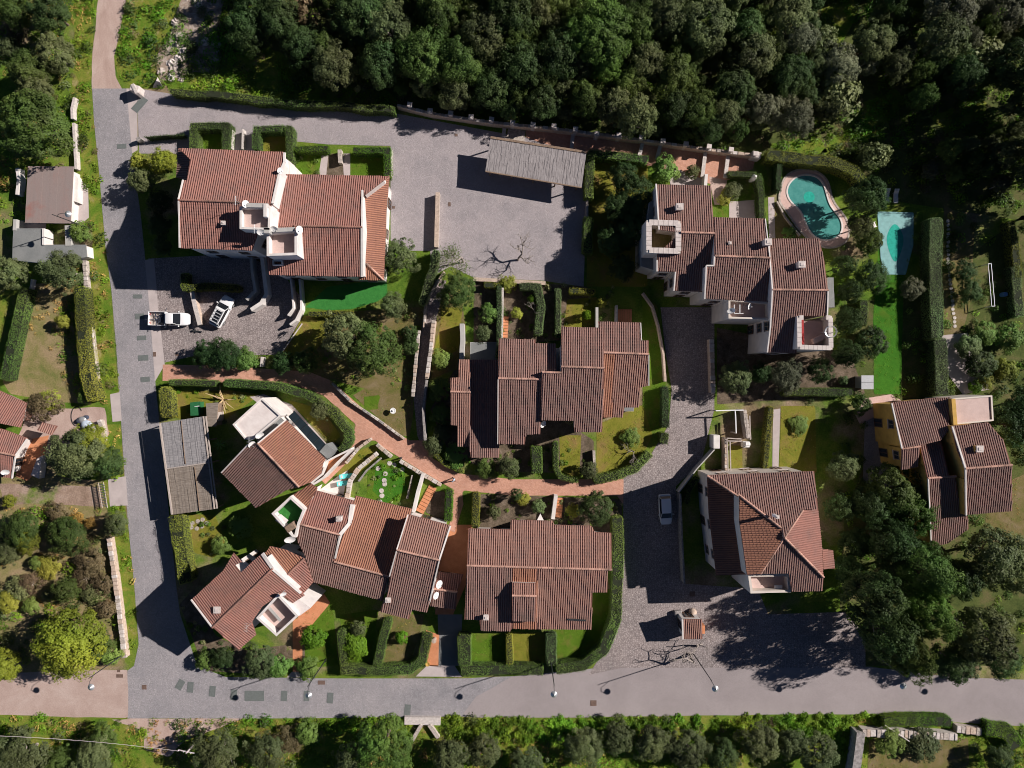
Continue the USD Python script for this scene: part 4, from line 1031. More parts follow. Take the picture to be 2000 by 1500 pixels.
obj('beam', MB().bar(P(540, 450, 10.3), P(576, 448, 10.3), 0.5, 0.4), M['greyplaster'], h.t)
sat_dish(h, 479, 398, 11.5, 0.45, -0.4); sat_dish(h, 584, 449, 10.4, 0.5, -0.2); sat_dish(h, 509, 453, 11.0, 0.45, -1.3); sat_dish(h, 547, 333, 8.8, 0.4); sat_dish(h, 535, 447, 10.6, 0.45, -1.5)
aerial(h, 470, 398, 11.0, 1.6); aerial(h, 511, 455, 9.6, 2.4)
block(h, [(532, 508), (551, 508), (551, 518), (532, 518)], 6.6, 7.4, 0.12, 'greyflat', 'plaster', name='roof_well')
block(h, [(556, 308), (567, 316), (566, 340), (556, 341)], 5.2, 5.2, 0.1, 'whiteflat', name='chimney_breast')
chimney(h, 435, 435, 8.9, 0.8, 0.45, M['greyplaster'])

# 2. terraced houses at the right of the yard
h = House('terraced_house', 'row of three stepped brown-tiled houses with square stone-rimmed roof terraces beside the kidney pool', at=(*P(1430, 520)[:2], 0), wall='cream')
A = h.plane([(1280.5, 360), (1388, 362.5), (1391, 400), (1396, 456), (1330, 454), (1287, 449)], (1330, 454), (1396, 456), 8.3, 0.28, up=False, tiles='brown')
B = h.plane([(1330, 454), (1396, 456), (1391, 475), (1390, 518), (1376, 520), (1371, 570), (1316, 568), (1319, 531), (1283, 530), (1284, 495)], (1330, 454), (1396, 456), 8.3, 0.26, up=False, tiles='brown')
h.verge(A, (1281, 360), (1287, 449)); h.verge(B, (1319, 531), (1316, 568)); h.verge(B, (1283, 508), (1283, 530)); h.ridge(B, (1330, 454), (1395, 456))
C = h.plane([(1393, 424), (1492, 427), (1501, 480), (1504, 504), (1396, 500), (1395, 455)], (1396, 500), (1504, 504), 9.1, 0.26, up=False, tiles='brown')
D = h.plane([(1396, 500), (1504, 504), (1500, 589), (1423, 586), (1412, 585), (1376, 584), (1379, 520), (1394, 519)], (1396, 500), (1504, 504), 9.1, 0.26, up=False, tiles='brown')
h.ridge(D, (1396, 500), (1503, 504)); h.verge(C, (1494, 428), (1503, 504), w=.12); h.verge(D, (1395, 500), (1394, 519), (1379, 519), (1376, 584))
E = h.plane([(1499, 466), (1600, 466), (1610, 510), (1617, 567), (1508, 566), (1503, 510)], (1508, 566), (1617, 567), 9.5, 0.26, up=False, tiles='brown')
Fp = h.plane([(1508, 566), (1617, 567), (1615, 618), (1557, 617), (1556, 690), (1497, 688), (1503, 645), (1506, 600)], (1508, 566), (1617, 567), 9.5, 0.26, up=False, tiles='brown')
h.ridge(Fp, (1508, 566), (1617, 567)); h.verge(E, (1500, 468), (1508, 566)); h.verge(Fp, (1508, 566), (1504, 640), (1498, 688)); h.verge(Fp, (1616.5, 568), (1615, 618))
h.finish(inset=0.1, zs=(1.0, 4.0, 6.6), gap=0.7)
block(h, [(1263, 430), (1329, 432), (1329, 495), (1263, 493)], 5.7, 8.2, 0.55, 'lawn_dry', coping='coping')
block(h, [(1557, 617), (1625, 617), (1626, 683), (1558, 681)], 7.6, 9.3, 0.42, 'terrace', coping='coping', sides=[[(1566, 610), (1615, 610), (1615, 625), (1566, 625)]])
block(h, [(1423, 584), (1505, 590), (1504, 624), (1423, 622)], 6.5, 7.7, 0.22, 'terrace')
obj('awning', MB().bar(P(1566, 622, 8.4), P(1567, 674, 8.4), 0.45, 0.12), M['redcloth'], h.t)
for (x, y, z) in ((1328, 403, 7.3), (1501, 472, 8.7), (1567, 516, 8.6)):
    chimney(h, x, y, z, 1.2, 0.8, M['cream'])
chimney(h, 1426, 474, 8.5, 0.5, 0.3, M['greymetal'])
block(h, [(1617, 542), (1628, 542), (1630, 600), (1617, 600)], 5.0, 5.0, 0.1, 'greyflat', 'greyplaster', name='side_roof')
block(h, [(1268, 395), (1282, 388), (1288, 450), (1262, 450)], 4.6, 4.6, 0.2, 'greyflat', 'greyplaster', name='porch_roof')
block(h, [(1252, 490), (1284, 490), (1284, 530), (1252, 520)], 4.4, 4.4, 0.2, 'greyflat', 'greyplaster', name='porch_roof')
m = MB()
c = P(1622, 648, 9.9)
for k in range(2):
    a = np.linspace(0, 2 * np.pi, 17)
    m.tube([c + (math.cos(t) * 0.7, math.sin(t) * 0.7, 0.25 * k) for t in a], 0.035, 5, False)
for t in np.linspace(0, 2 * np.pi, 5)[:-1]:
    m.bar(c + (math.cos(t) * 0.7, math.sin(t) * 0.7, -1.2), c + (math.cos(t) * 0.7, math.sin(t) * 0.7, 0.3), 0.05, 0.05)
obj('railing_ring', m, M['greymetal'], h.t)
obj('stair_flight', MB().prism(Polygon(P2([(1588, 662), (1622, 645), (1625, 655), (1590, 672)], 8.4)), 7.6, 8.4), M['terrace'], h.t)
sat_dish(h, 1428, 606, 8.1, 0.5, -1.6); sat_dish(h, 1463, 598, 7.9, 0.4, -0.4)
obj('pergola_frame', MB().bar(P(1434, 595, 7.9), P(1434, 612, 7.9), .08, .08).bar(P(1445, 595, 7.9), P(1445, 612, 7.9), .08, .08).bar(P(1434, 612, 7.9), P(1452, 612, 7.9), .08, .08), M['whitepaint'], h.t)

# 3. the centre house
h = House('stepped_house', 'wide brown-tiled house of stepped roofs in the middle of the estate, ringed by hedges', at=(*P(1080, 740)[:2], 0), wall='plaster')
LW1 = h.plane([(896, 702), (917, 702), (919, 766), (879.5, 765), (880, 738), (896, 737)], (879.5, 765), (919, 766), 4.6, 0.26, up=False, tiles='pink')
LW2 = h.plane([(879.5, 765), (919, 766), (917, 873), (893, 872), (893, 831), (879.5, 830)], (879.5, 765), (919, 766), 4.6, 0.26, up=False, tiles='pink')
h.ridge(LW2, (880, 765), (919, 766))
LF = h.plane([(916, 702), (975, 702), (975, 894), (920, 894), (916, 873)], (916, 702), (975, 702), 3.0, 0.03, up=True, tiles='brown')
MN = h.plane([(974.5, 661), (1046, 663), (1046, 670), (1085, 671), (1087, 727), (1060, 727), (1059, 741), (973, 739)], (973, 739), (1059, 741), 7.0, 0.27, up=False, tiles='brown')
MS = h.plane([(973, 739), (1059, 741), (1057, 822), (1055, 848), (1027, 849), (1025, 868), (972, 867)], (973, 739), (1059, 741), 7.0, 0.27, up=False, tiles='brown')
h.ridge(MS, (973, 739), (1059, 741)); h.verge(MS, (973, 740), (972, 867), w=.1, h=.15)
CN = h.plane([(1096, 638), (1178, 640), (1180, 719), (1096, 716)], (1096, 716), (1180, 719), 7.9, 0.27, up=False, tiles='brown')
CS = h.plane([(1059, 726), (1096, 727), (1096, 716), (1180, 719), (1176, 844), (1122, 844), (1120, 822), (1056, 821)], (1096, 716), (1180, 719), 7.9, 0.27, up=False, tiles='brown')
h.ridge(CS, (1096, 716), (1180, 719)); h.ridge(CS, (1059, 727), (1096, 728))
RN = h.plane([(1168, 628), (1251, 630), (1253, 665), (1267, 665), (1267, 692), (1179, 688)], (1179, 688), (1267, 692), 7.2, 0.27, up=False, tiles='brown')
RS = h.plane([(1179, 688), (1200, 689), (1196, 750), (1196, 815), (1177, 816)], (1179, 688), (1267, 692), 7.2, 0.27, up=False, tiles='orange')
RS2 = h.plane([(1200, 689), (1267, 692), (1267, 753), (1250, 757), (1248, 796), (1219, 796), (1216, 816), (1196, 815), (1196, 750)], (1179, 688), (1267, 692), 7.2, 0.27, up=False, tiles='pink')
h.ridge(RS2, (1179, 688.5), (1267, 692))
h.verge(RS2, (1267, 692), (1267, 753), w=.1, h=.15); h.verge(RN, (1251, 631), (1253, 665), w=.1, h=.15)
h.finish(inset=0.4, zs=(1.0, 4.0))
sat_dish(h, 1060, 828, 4.6, 0.5, -0.5)
block(h, [(1220, 792), (1238, 792), (1238, 803), (1220, 803)], 2.6, 2.6, .1, 'greyflat', name='boiler_box')
block(h, [(918, 668), (975, 668), (975, 702), (918, 702)], 0.5, 0.5, .1, 'greyflat', name='terrace')

# 4. tilted house with the white flat roof
h = House('tilted_house', 'tilted orange-roofed house with a white flat roof beside the long reed canopy', at=(*P(540, 890)[:2], 0))
N1 = h.plane([(559, 820), (636, 897), (631, 905), (627, 925), (607, 942), (584, 951), (503, 866)], (503, 866), (584, 951), 7.6, 0.24, up=False, tiles='orange')
N2 = h.plane([(503, 866), (584, 951), (560, 957), (500, 992), (433, 924), (478, 876)], (503, 866), (584, 951), 7.6, 0.30, up=False, tiles='brown')
h.ridge(N2, (503, 866), (584, 951)); h.verge(N1, (504, 866), (559, 820)); h.verge(N2, (433, 923), (485, 868), w=.14)
h.finish(inset=0.8)
block(h, [(511, 777), (549, 812), (494, 858), (478, 858), (454, 829)], 6.0, 6.2, 0.2, 'whiteflat')
block(h, [(500, 858), (549, 815), (556, 822), (506, 866)], 5.3, 5.3, .1, 'greyflat', name='gutter_deck')
sat_dish(h, 507, 850, 7.0, 0.55, -0.9); sat_dish(h, 492, 868, 7.2, 0.5, -0.7)
aerial(h, 497, 858, 6.2, 2.0)
obj('glass_canopy', MB().prism(Polygon(P2([(563, 814), (575, 803), (636, 868), (624, 882)], 4.6)), 4.5, 4.6), M['darksheet'], h.t)
obj('canopy_slab', MB().prism(Polygon(P2([(624, 882), (637, 867), (653, 880), (640, 896)], 3.8)), 0, 3.8), M['greyflat'], h.t)
for k in range(6):
    obj('canopy_rib', MB().bar(P(564 + k * 12, 813 + k * 13.4, 4.64), P(576 + k * 12, 803 + k * 12.8, 4.64), .05, .05), M['darkmetal'], h.t)

# 5. curved middle house with green terrace
h = House('curved_house', 'long bent red-tiled house with a green-carpeted roof terrace in the lower left cluster', at=(*P(730, 1090)[:2], 0))
Z0 = h.plane([(571, 967), (607, 944), (620, 953), (618, 958), (598, 994)], (571, 967), (598, 994), 5.5, 0.2, up=True, tiles='orange')
A = h.plane([(618, 958), (692, 978), (683, 1020), (664, 1045), (585, 1024), (592, 1005)], (585, 1024), (664, 1045), 6.3, 0.26, up=False, tiles='red')
B = h.plane([(585, 1024), (664, 1045), (660, 1060), (653, 1098), (757, 1127), (748, 1174), (612, 1137), (595, 1085), (580, 1055)], (585, 1024), (664, 1045), 6.3, 0.24, up=False, tiles='brown')
h.ridge(A, (585, 1023.5), (664, 1044.5)); h.verge(A, (688, 985), (683, 1022), (664, 1045), w=.45); h.verge(B, (664, 1046), (655, 1090), w=.2)
C = h.plane([(694, 968), (805, 994), (800, 1010), (760, 1127), (653, 1097), (662, 1070), (690, 985)], (653, 1097), (760, 1127), 5.4, 0.22, up=False, tiles='orange')
h.ridge(C, (653, 1097), (760, 1126))
D = h.plane([(796, 1004), (880, 1026), (858, 1094), (775, 1074)], (775, 1074), (858, 1094), 7.0, 0.26, up=False, tiles='pink')
E = h.plane([(775, 1074), (858, 1094), (843, 1163), (834, 1196), (804, 1191), (799, 1210), (743, 1195), (747, 1178), (755, 1165), (762, 1125)], (775, 1074), (858, 1094), 7.0, 0.26, up=False, tiles='brown')
h.ridge(E, (775, 1074), (858, 1094)); h.verge(D, (797, 1005), (775, 1074), w=.14); h.verge(E, (775, 1075), (761, 1125), w=.14); h.verge(D, (880, 1027), (858, 1094), w=.2); h.verge(E, (858, 1095), (840, 1172), w=.16)
K = h.plane([(857, 1117), (905, 1122), (893, 1156), (847, 1150)], (847, 1150), (893, 1156), 3.6, 0.26, up=False, tiles='red')
K2 = h.plane([(847, 1150), (893, 1156), (890, 1190), (840, 1184)], (847, 1150), (893, 1156), 3.6, 0.26, up=False, tiles='brown')
h.ridge(K2, (847, 1150), (893, 1156))
h.finish(inset=0.75, gap=0.6)
block(h, [(567, 969), (596, 995), (585, 1022), (578, 1050), (570, 1048), (530, 1003)], 5.4, 6.7, 0.28, 'grass_carpet')
obj('roof_shed', MB().box(P(570, 1028, 6.2), (1.3, 0.9, 1.5), 0.6, bevel=0.06), M['wood'], h.t)
obj('sofa', MB().bar(P(543, 1010, 5.9), P(558, 1022, 5.9), 0.9, 0.5).bar(P(541, 1012, 6.2), P(556, 1025, 6.2), 0.2, 0.5), M['cushion'], h.t)
sat_dish(h, 566, 1053, 6.8, 0.7, -1.2); sat_dish(h, 857, 1141, 4.8, 0.55, -0.2); sat_dish(h, 851, 1163, 4.6, 0.5, -0.2)
chimney(h, 661, 1014, 6.0, 0.9, 0.6, M['greyplaster']); chimney(h, 757, 1173, 4.6, 1.2, 0.6, M['plaster'])
block(h, [(636, 900), (655, 890), (700, 868), (660, 905), (632, 935), (612, 948), (606, 942), (628, 925)], 1.6, 2.5, .25, 'terracotta', name='entry_stair', sides=[[(690, 855), (710, 860), (700, 880), (685, 878)]])

# 6. lower left tilted house
h = House('corner_house', 'tilted red-tiled house with a white square roof terrace at the road corner', at=(*P(500, 1170)[:2], 0))
A = h.plane([(374, 1171), (437, 1113), (442, 1104), (456, 1080), (472, 1098), (459, 1104), (470, 1118), (512, 1080), (533, 1110), (415, 1225)], (533, 1110), (415, 1225), 8.7, 0.26, up=False, tiles='red')
B = h.plane([(533, 1110), (595, 1163), (572, 1178), (548, 1160), (512, 1185), (492, 1215), (500, 1240), (466, 1270), (415, 1225)], (533, 1110), (415, 1225), 8.7, 0.26, up=False, tiles='red')
h.ridge(B, (533, 1110), (415, 1225), 'ridge_dark'); h.verge(A, (374, 1171), (415, 1225)); h.verge(A, (513, 1081), (533, 1110), w=.4); h.verge(B, (533, 1111), (588, 1158), w=.3)
C = h.plane([(528, 1067), (558, 1074), (594, 1091), (557, 1127), (516, 1082)], (557, 1127), (594, 1091), 6.7, 0.22, up=False, tiles='orange')
D = h.plane([(594, 1091), (612, 1137), (590, 1162), (557, 1127)], (557, 1127), (594, 1091), 6.7, 0.22, up=False, tiles='red')
h.ridge(D, (557, 1127), (594, 1091), 'ridge_dark')
h.finish(inset=0.8)
block(h, [(543, 1160), (583, 1203), (540, 1243), (500, 1207)], 7.1, 8.2, 0.28, 'terrace')
block(h, [(557, 1172), (582, 1170), (607, 1187), (585, 1203)], 7.4, 7.4, .1, 'whiteflat', name='stair_hood')
chimney(h, 423, 1192, 7.6, 1.1, 0.8, M['plaster'])
sat_dish(h, 553, 1160, 9.0, .4, -1.0); aerial(h, 494, 1214, 7.4, 2.4)
obj('table', MB().box(P(537, 1200, 7.7), (2.2, 0.35, 0.08), -0.85).box(P(537, 1200, 7.4), (1.8, 0.2, 0.45), -0.85), M['greyplaster'], h.t)

# 7. lower middle house
h = House('wide_house', 'broad brown-tiled house framed by a tall hedge beside the driveway car', at=(*P(1050, 1120)[:2], 0))
A = h.plane([(915, 1032), (996, 1034), (998, 1015), (1080, 1017), (1082, 1025), (1155, 1027), (1162, 1039), (1194, 1041), (1195, 1113), (912, 1105)], (912, 1105), (1195, 1113), 6.4, 0.25, up=False, tiles='pink')
B = h.plane([(912, 1105), (1000, 1108), (1000, 1228), (996, 1233), (938, 1232), (937, 1211), (907, 1210)], (912, 1105), (1195, 1113), 6.4, 0.25, up=False, tiles='brown')
B2 = h.plane([(1000, 1108), (1050, 1109.5), (1048, 1229), (1000, 1228)], (912, 1105), (1195, 1113), 6.4, 0.25, up=False, tiles='orange')
B3 = h.plane([(1050, 1109.5), (1195, 1113), (1187, 1114), (1186, 1157), (1157, 1157), (1155, 1230), (1048, 1229)], (912, 1105), (1195, 1113), 6.4, 0.25, up=False, tiles='pink')
h.ridge(A, (912, 1104.5), (1000, 1107)); h.ridge(A, (1000, 1107), (1195, 1112.5))
h.verge(B3, (1108, 1209), (1144, 1211), material='darkmetal', w=.2, h=.25)
DM = h.plane([(1000, 1138), (1046, 1139), (1048, 1164), (1000, 1163)], (1000, 1163), (1048, 1164), 6.7, 0.2, up=False, tiles='pink', base=4)
DM2 = h.plane([(1000, 1163), (1048, 1164), (1046, 1214), (1000, 1213)], (1000, 1163), (1048, 1164), 6.7, 0.27, up=False, tiles='brown', base=4)
h.ridge(DM2, (1000, 1163), (1048, 1164))
h.finish(inset=0.9)
chimney(h, 949, 1207, 4.5, 1.0, 0.6, M['plaster'])

# 8. hip-roofed villa
h = House('villa', 'square hip-roofed villa with a small roof terrace beside the driveway', at=(*P(1500, 1040)[:2], 0), wall='cream')
N = h.plane([(1380, 928), (1590, 920), (1598, 995), (1567, 995), (1531, 1050), (1525, 1032), (1441, 966)], (1380, 928), (1564, 921), 8.0, 0.34, tiles='brown')
E = h.plane([(1567, 995), (1598, 995), (1605, 1065), (1608, 1128), (1532, 1050)], (1598, 995), (1608, 1128), 8.7, 0.34, tiles='red')
S_ = h.plane([(1532, 1050), (1608, 1128), (1607, 1154), (1547, 1156), (1541, 1120), (1485, 1121)], (1607, 1154), (1547, 1156), 8.0, 0.30, tiles='brown')
W1 = h.plane([(1444, 966), (1525, 1032), (1531, 1050), (1485, 1121), (1459, 1123), (1450, 1060), (1444, 1020)], (1444, 966), (1456, 1121), 8.9, 0.30, tiles='orange')
W0 = h.plane([(1381, 929), (1443, 970), (1456, 1040), (1462, 1122), (1399, 1124), (1384, 1000)], (1381, 929), (1390, 1060), 6.0, 0.22, tiles='orange')
h.ridge(N, (1381, 929), (1441, 969)); h.ridge(N, (1441, 965), (1525, 1031), 'ridge'); h.ridge(E, (1568, 996), (1532, 1050)); h.ridge(E, (1532, 1050), (1608, 1127)); h.ridge(S_, (1531, 1050), (1485, 1120))
PR = h.plane([(1606, 1072), (1627, 1075), (1631, 1110), (1608, 1112)], (1627, 1075), (1631, 1110), 6.0, 0.2, tiles='red')
h.finish(inset=0.35, zs=(1.0, 4.0), gap=0.9)
block(h, [(1461, 1122), (1542, 1121), (1545, 1157), (1466, 1159)], 6.5, 7.7, .3, 'terrace', name='terrace')
obj('table', MB().box(P(1520, 1148, 7.0), (1.0, 0.7, 0.08)).box(P(1520, 1148, 6.75), (0.5, 0.4, 0.6)), M['whitepaint'], h.t)
chimney(h, 1519, 1010, 11.0, 0.6, 0.35, M['whitepaint'])

# 9. yellow house
h = House('yellow_house', 'yellow-walled house with two long brown-tiled wings at the right edge', at=(*P(1860, 910)[:2], 0), wall='yellow')
A = h.plane([(1740, 786), (1825, 777), (1857, 776), (1853, 840), (1838, 860), (1797, 870), (1761, 876)], (1761, 876), (1797, 872), 7.0, 0.30, up=False, tiles='brown')
A2 = h.plane([(1797, 870), (1834, 840), (1854, 930), (1812, 934)], (1812, 934), (1866, 930), 7.0, 0.26, up=False, tiles='brown')
A3 = h.plane([(1761, 876), (1797, 872), (1793, 912), (1760, 918)], (1761, 876), (1797, 872), 6.4, 0.30, up=False, tiles='brown')
B = h.plane([(1812, 934), (1866, 930), (1872, 970), (1890, 1010), (1892, 1033), (1850, 1062), (1818, 1068)], (1812, 934), (1866, 930), 7.0, 0.26, up=False, tiles='brown')
h.ridge(B, (1812, 934), (1866, 930)); h.ridge(A3, (1761, 876), (1797, 872)); h.verge(A, (1741, 788), (1761, 876), w=.14); h.verge(B, (1812, 934), (1818, 1068), w=.14)
C = h.plane([(1858, 832), (1930, 825), (1960, 860), (1975, 908), (1885, 915), (1870, 880)], (1885, 915), (1976, 908), 8.6, 0.27, up=False, tiles='brown')
D = h.plane([(1885, 915), (1976, 908), (1977, 998), (1886, 1006)], (1885, 915), (1976, 908), 8.6, 0.27, up=False, tiles='brown')
h.ridge(D, (1885, 915), (1976, 908)); h.verge(C, (1859, 833), (1885, 915), w=.2); h.verge(D, (1885, 915), (1886, 1006), w=.16)
LOW = h.plane([(1825, 782), (1860, 780), (1880, 900), (1880, 1004), (1868, 1000), (1864, 935), (1850, 870)], (1825, 782), (1860, 780), 3.2, 0.05, tiles='brown')
h.finish(inset=0.3, zs=(1.0, 3.8))
block(h, [(1860, 778), (1938, 772), (1941, 822), (1862, 830)], 5.9, 6.05, .2, 'terrace', 'cream')
obj('parapet', MB().bar(P(1859, 779, 6.3), P(1863, 829, 6.3), .5, .7), M['yellow'], h.t)
chimney(h, 1915, 877, 7.7, 1.1, 0.8, M['yellow'])

# 10. house at the left edge
h = House('small_villa', 'small red-tiled house with a terracotta patio at the left edge', at=(*P(40, 860)[:2], 0))
A = h.plane([(-60, 740), (0, 763), (52, 787), (40, 835), (-60, 815)], (-60, 740), (52, 787), 2.5, 0.25, tiles='red')
B = h.plane([(-60, 830), (0, 836), (54, 856), (31, 890), (-60, 872)], (-60, 872), (31, 890), 3.0, 0.25, up=False, tiles='red')
C = h.plane([(-60, 872), (31, 890), (24, 934), (-60, 925)], (-60, 872), (31, 890), 3.0, 0.25, up=False, tiles='red')
h.ridge(C, (-60, 872), (31, 890)); h.verge(B, (54, 857), (31, 890), w=.16); h.verge(C, (31, 890), (24, 934), w=.16)
h.finish(inset=0.7)
sheet('terracotta_court', [(50, 860), (96, 850), (85, 900), (55, 940), (30, 930)], GZ(8), M['terracotta'])
K = h.plane([(72, 840), (82, 825), (112, 832), (100, 850)], (82, 825), (112, 832), 2.6, 0.3, up=True, tiles='pink')
block(h, [(60, 928), (72, 896), (82, 890), (76, 935)], 1.2, 1.2, .1, 'whiteflat', name='counter')
sat_dish(h, 10, 922, 3.4, .5, -1)

# 11. sheet-roofed shed
t = place_thing('farm_shed', 'low white shed with a rusty flat sheet roof beside the left road', 'shed', (*P(95, 400)[:2], 0))
top = [(54, 324), (143, 325), (138, 437), (48, 435)]
poly = Polygon(P2(top, 2.3))
obj('wall', MB().prism(poly.buffer(-0.45), 0, 2.15), M['plaster'], t)
x0 = P(54, 324, 2.3); u = P(143, 325, 2.3) - x0; v = P(48, 435, 2.3) - x0
for i in range(6):
    a, b = x0 + u * i / 6, x0 + u * (i + 1) / 6
    obj('roof_sheet', MB().prism(Polygon([tuple((a + u * .003)[:2]), tuple((b + u * .006)[:2]), tuple((b + u * .006 + v)[:2]), tuple((a + u * .003 + v)[:2])]), 2.15 + .012 * (i % 2), 2.26 + .012 * (i % 2)), M['rust'], t)
obj('side_wall', MB().prism(Polygon(P2([(143, 338), (152, 348), (151, 395), (141, 392)], 1.2)), 0, 1.2), M['plaster'], t)
BLOCK.append(poly)
t = place_thing('annex', 'low grey felt-roofed annex below the rusty shed', 'building', (*P(90, 480)[:2], 0))
g = Polygon(P2([(26, 446), (82, 446), (82, 478), (168, 478), (170, 502), (95, 515), (24, 508)], 1.8))
obj('wall', MB().prism(g.buffer(-0.12), 0, 1.7), M['plaster'], t)
obj('roof', MB().prism(g, 1.7, 1.82), M['greyflat'], t)
BLOCK.append(g)
wall('yard_wall', [(33, 328), (36, 350), (33, 380)], 6, 1.2, 'plaster', 'short cream wall left of the rusty shed')
wall('yard_wall', [(84, 446), (84, 478)], 4, 2.0, 'plaster', 'thin white wall of the small court below the shed')
wall('yard_wall', [(132, 440), (133, 480)], 11, 1.9, 'greyplaster', 'wide grey wall right of the small court below the shed')
wall('yard_wall', [(29, 428), (28, 450)], 6, 1.9, 'greyplaster', 'short grey wall stub left of the shed court')
# ------------------------------------------------------------------ canopies, gatehouse, sheds
def reed_roof(t, quad, z, cols, n, along, mats):
    """uneven reed strips laid side by side on the quad (a, b, c, d); strips run a->d"""
    a, b, c, d = [P(x, y, zz) for (x, y), zz in zip(quad, z)]
    m = MB()
    for i in range(n):
        f0, f1 = i / n, (i + 0.97) / n
        k = max(1, along)
        e = np.sort(np.r_[0, np.clip(np.linspace(0, 1, k + 1)[1:-1] + rng.normal(0, 0.1, k - 1), 0.05, 0.95), 1]) if k > 1 else np.array([0, 1])
        for g0, g1 in zip(e, e[1:]):
            q = [(a * (1 - f) + b * f) * (1 - g) + (d * (1 - f) + c * f) * g for f, g in ((f0, g0), (f1, g0), (f1, g1 + 0.01), (f0, g1 + 0.01))]
            dz = rng.uniform(0, 0.05)
            v = np.array([p + (0, 0, dz) for p in q] + [p - (0, 0, 0.08) for p in q])
            m.add(v, [(0, 3, 2, 1), (4, 5, 6, 7), (0, 1, 5, 4), (1, 2, 6, 5), (2, 3, 7, 6), (3, 0, 4, 7)])
    return obj('reed_covering', m, mats, t, kind='stuff')

t = place_thing('carport', 'long reed-covered carport on posts in the upper yard', 'carport', (*P(1046, 318)[:2], 0))
quad = [(958, 270), (1145, 299), (1136, 366), (948, 334)]; zz = (3.0, 3.0, 2.7, 2.7)
reed_roof(t, quad, zz, None, 90, 3, M['reed'])
pp = [P(x, y, z) for (x, y), z in zip(quad, zz)]
obj('ridge_board', MB().bar(pp[0] + (0, .1, .05), pp[1] + (0, .1, .05), .3, .12), M['wood'], t)
obj('front_board', MB().bar(pp[3] - (0, .05, .05), pp[2] - (0, .05, .05), .14, .25), M['wood'], t)
for k in range(5):
    for e0, e1 in ((0, 1), (3, 2)):
        q = pp[e0] + (pp[e1] - pp[e0]) * (0.04 + 0.23 * k)
        obj('post', MB().box((q[0], q[1] + (-.3 if e0 == 0 else .3), q[2] / 2 - .05), (.16, .16, q[2] - .1)), M['wood'], t)
    a = pp[0] + (pp[1] - pp[0]) * (0.04 + 0.23 * k); b = pp[3] + (pp[2] - pp[3]) * (0.04 + 0.23 * k)
    obj('rafter', MB().bar(a - (0, 0, .18), b - (0, 0, .18), .12, .18), M['wood'], t)
t = place_thing('reed_canopy', 'long flat reed canopy, grey at the upper half and brown below, beside the left road', 'canopy', (*P(368, 908)[:2], 0))
reed_roof(t, [(314, 826), (399, 813), (410, 903), (326, 915)], (2.7, 2.7, 2.7, 2.7), None, 44, 2, M['reed_grey'])
reed_roof(t, [(326, 916), (410, 904), (421, 993), (338, 1004)], (2.66, 2.66, 2.66, 2.66), None, 44, 2, M['reed_brown'])
for (a, b, w) in (((312, 827), (336, 1005), .22), ((397, 813), (419, 994), .16), ((402, 813), (424, 993), .16), ((326, 915.5), (410, 903.5), .12), ((354, 822), (362, 906), .05), ((380, 912), (390, 998), .06)):
    obj('beam', MB().bar(P(*a, 2.78), P(*b, 2.78), w, .12), M['palewood'] if w > .1 else M['wood'], t)
for k in range(5):
    for (a, b) in (((315, 828), (338, 1002)), ((402, 815), (421, 992))):
        x, y = a[0] + (b[0] - a[0]) * k / 4, a[1] + (b[1] - a[1]) * k / 4
        q = P(x, y, 2.6)
        obj('post', MB().box((q[0], q[1], 1.3), (.15, .15, 2.6)), M['wood'], t)
t = place_thing('tool_shed', 'small narrow brown-roofed shed between the green box and the dry agave', 'shed', (*P(413, 810)[:2], 0))
g = Polygon(P2([(402, 788), (426, 786), (422, 833), (405, 833)], 2.3))
obj('wall', MB().prism(g.buffer(-.12), 0, 2.2), M['wood'], t); obj('roof', MB().prism(g, 2.2, 2.3), M['reed_brown'], t)
obj('door', MB().prism(Polygon(P2([(422, 805), (427, 805), (426, 822), (421, 822)], 1.8)), 0, 1.8), M['palewood'], t)
t = place_thing('garden_box', 'dark green plastic garden box at the north end of the reed canopy', 'box', (*P(381, 797)[:2], 0))
g = Polygon(P2([(371, 786), (391, 784), (391, 811), (372, 812)], 1.3))
obj('body', MB().prism(g.buffer(-.06), 0, 1.2), M['greenplastic'], t); obj('lid', MB().prism(g, 1.2, 1.3), M['greenplastic'], t)
obj('handle', MB().bar(P(380, 794, 1.36), P(389, 793, 1.36), .08, .06), M['whitepaint'], t)
h = House('gatehouse', 'tiny white gatehouse with a red-tiled roof at the driveway mouth', 'gatehouse', at=(*P(1350, 1228)[:2], 0))
p_ = h.plane([(1332, 1209), (1371, 1210), (1372, 1248), (1334, 1248)], (1334, 1248), (1372, 1248), 2.7, 0.2, tiles='pink')
h.verge(p_, (1332.5, 1209), (1333.5, 1248), w=.2); h.finish(inset=.12, windows=True)
obj('brick_pier', MB().prism(Polygon(P2([(1371, 1222), (1377, 1222), (1377, 1238), (1371, 1238)], 2)), 0, 2), M['terracotta'], h.t)
t = place_thing('garden_shed', 'small grey metal-roofed shed beside the bright green lawn', 'shed', (*P(1692, 745)[:2], 0))
a = P(1682, 733, 1.9); b = P(1705, 733, 1.9); c = P(1705, 760, 1.9); d = P(1682, 760, 1.9)
cx, cy = (a + c)[:2] / 2
obj('wall', MB().box((cx, cy, .9), (1.4, 1.6, 1.8)), M['greymetal'], t)
m = MB()
for s in (-1, 1):
    m.bar((cx - .82, cy + s * .45, 2.0), (cx + .82, cy + s * .45, 2.0), .95, .05)
obj('roof', m, M['greymetal'], t)

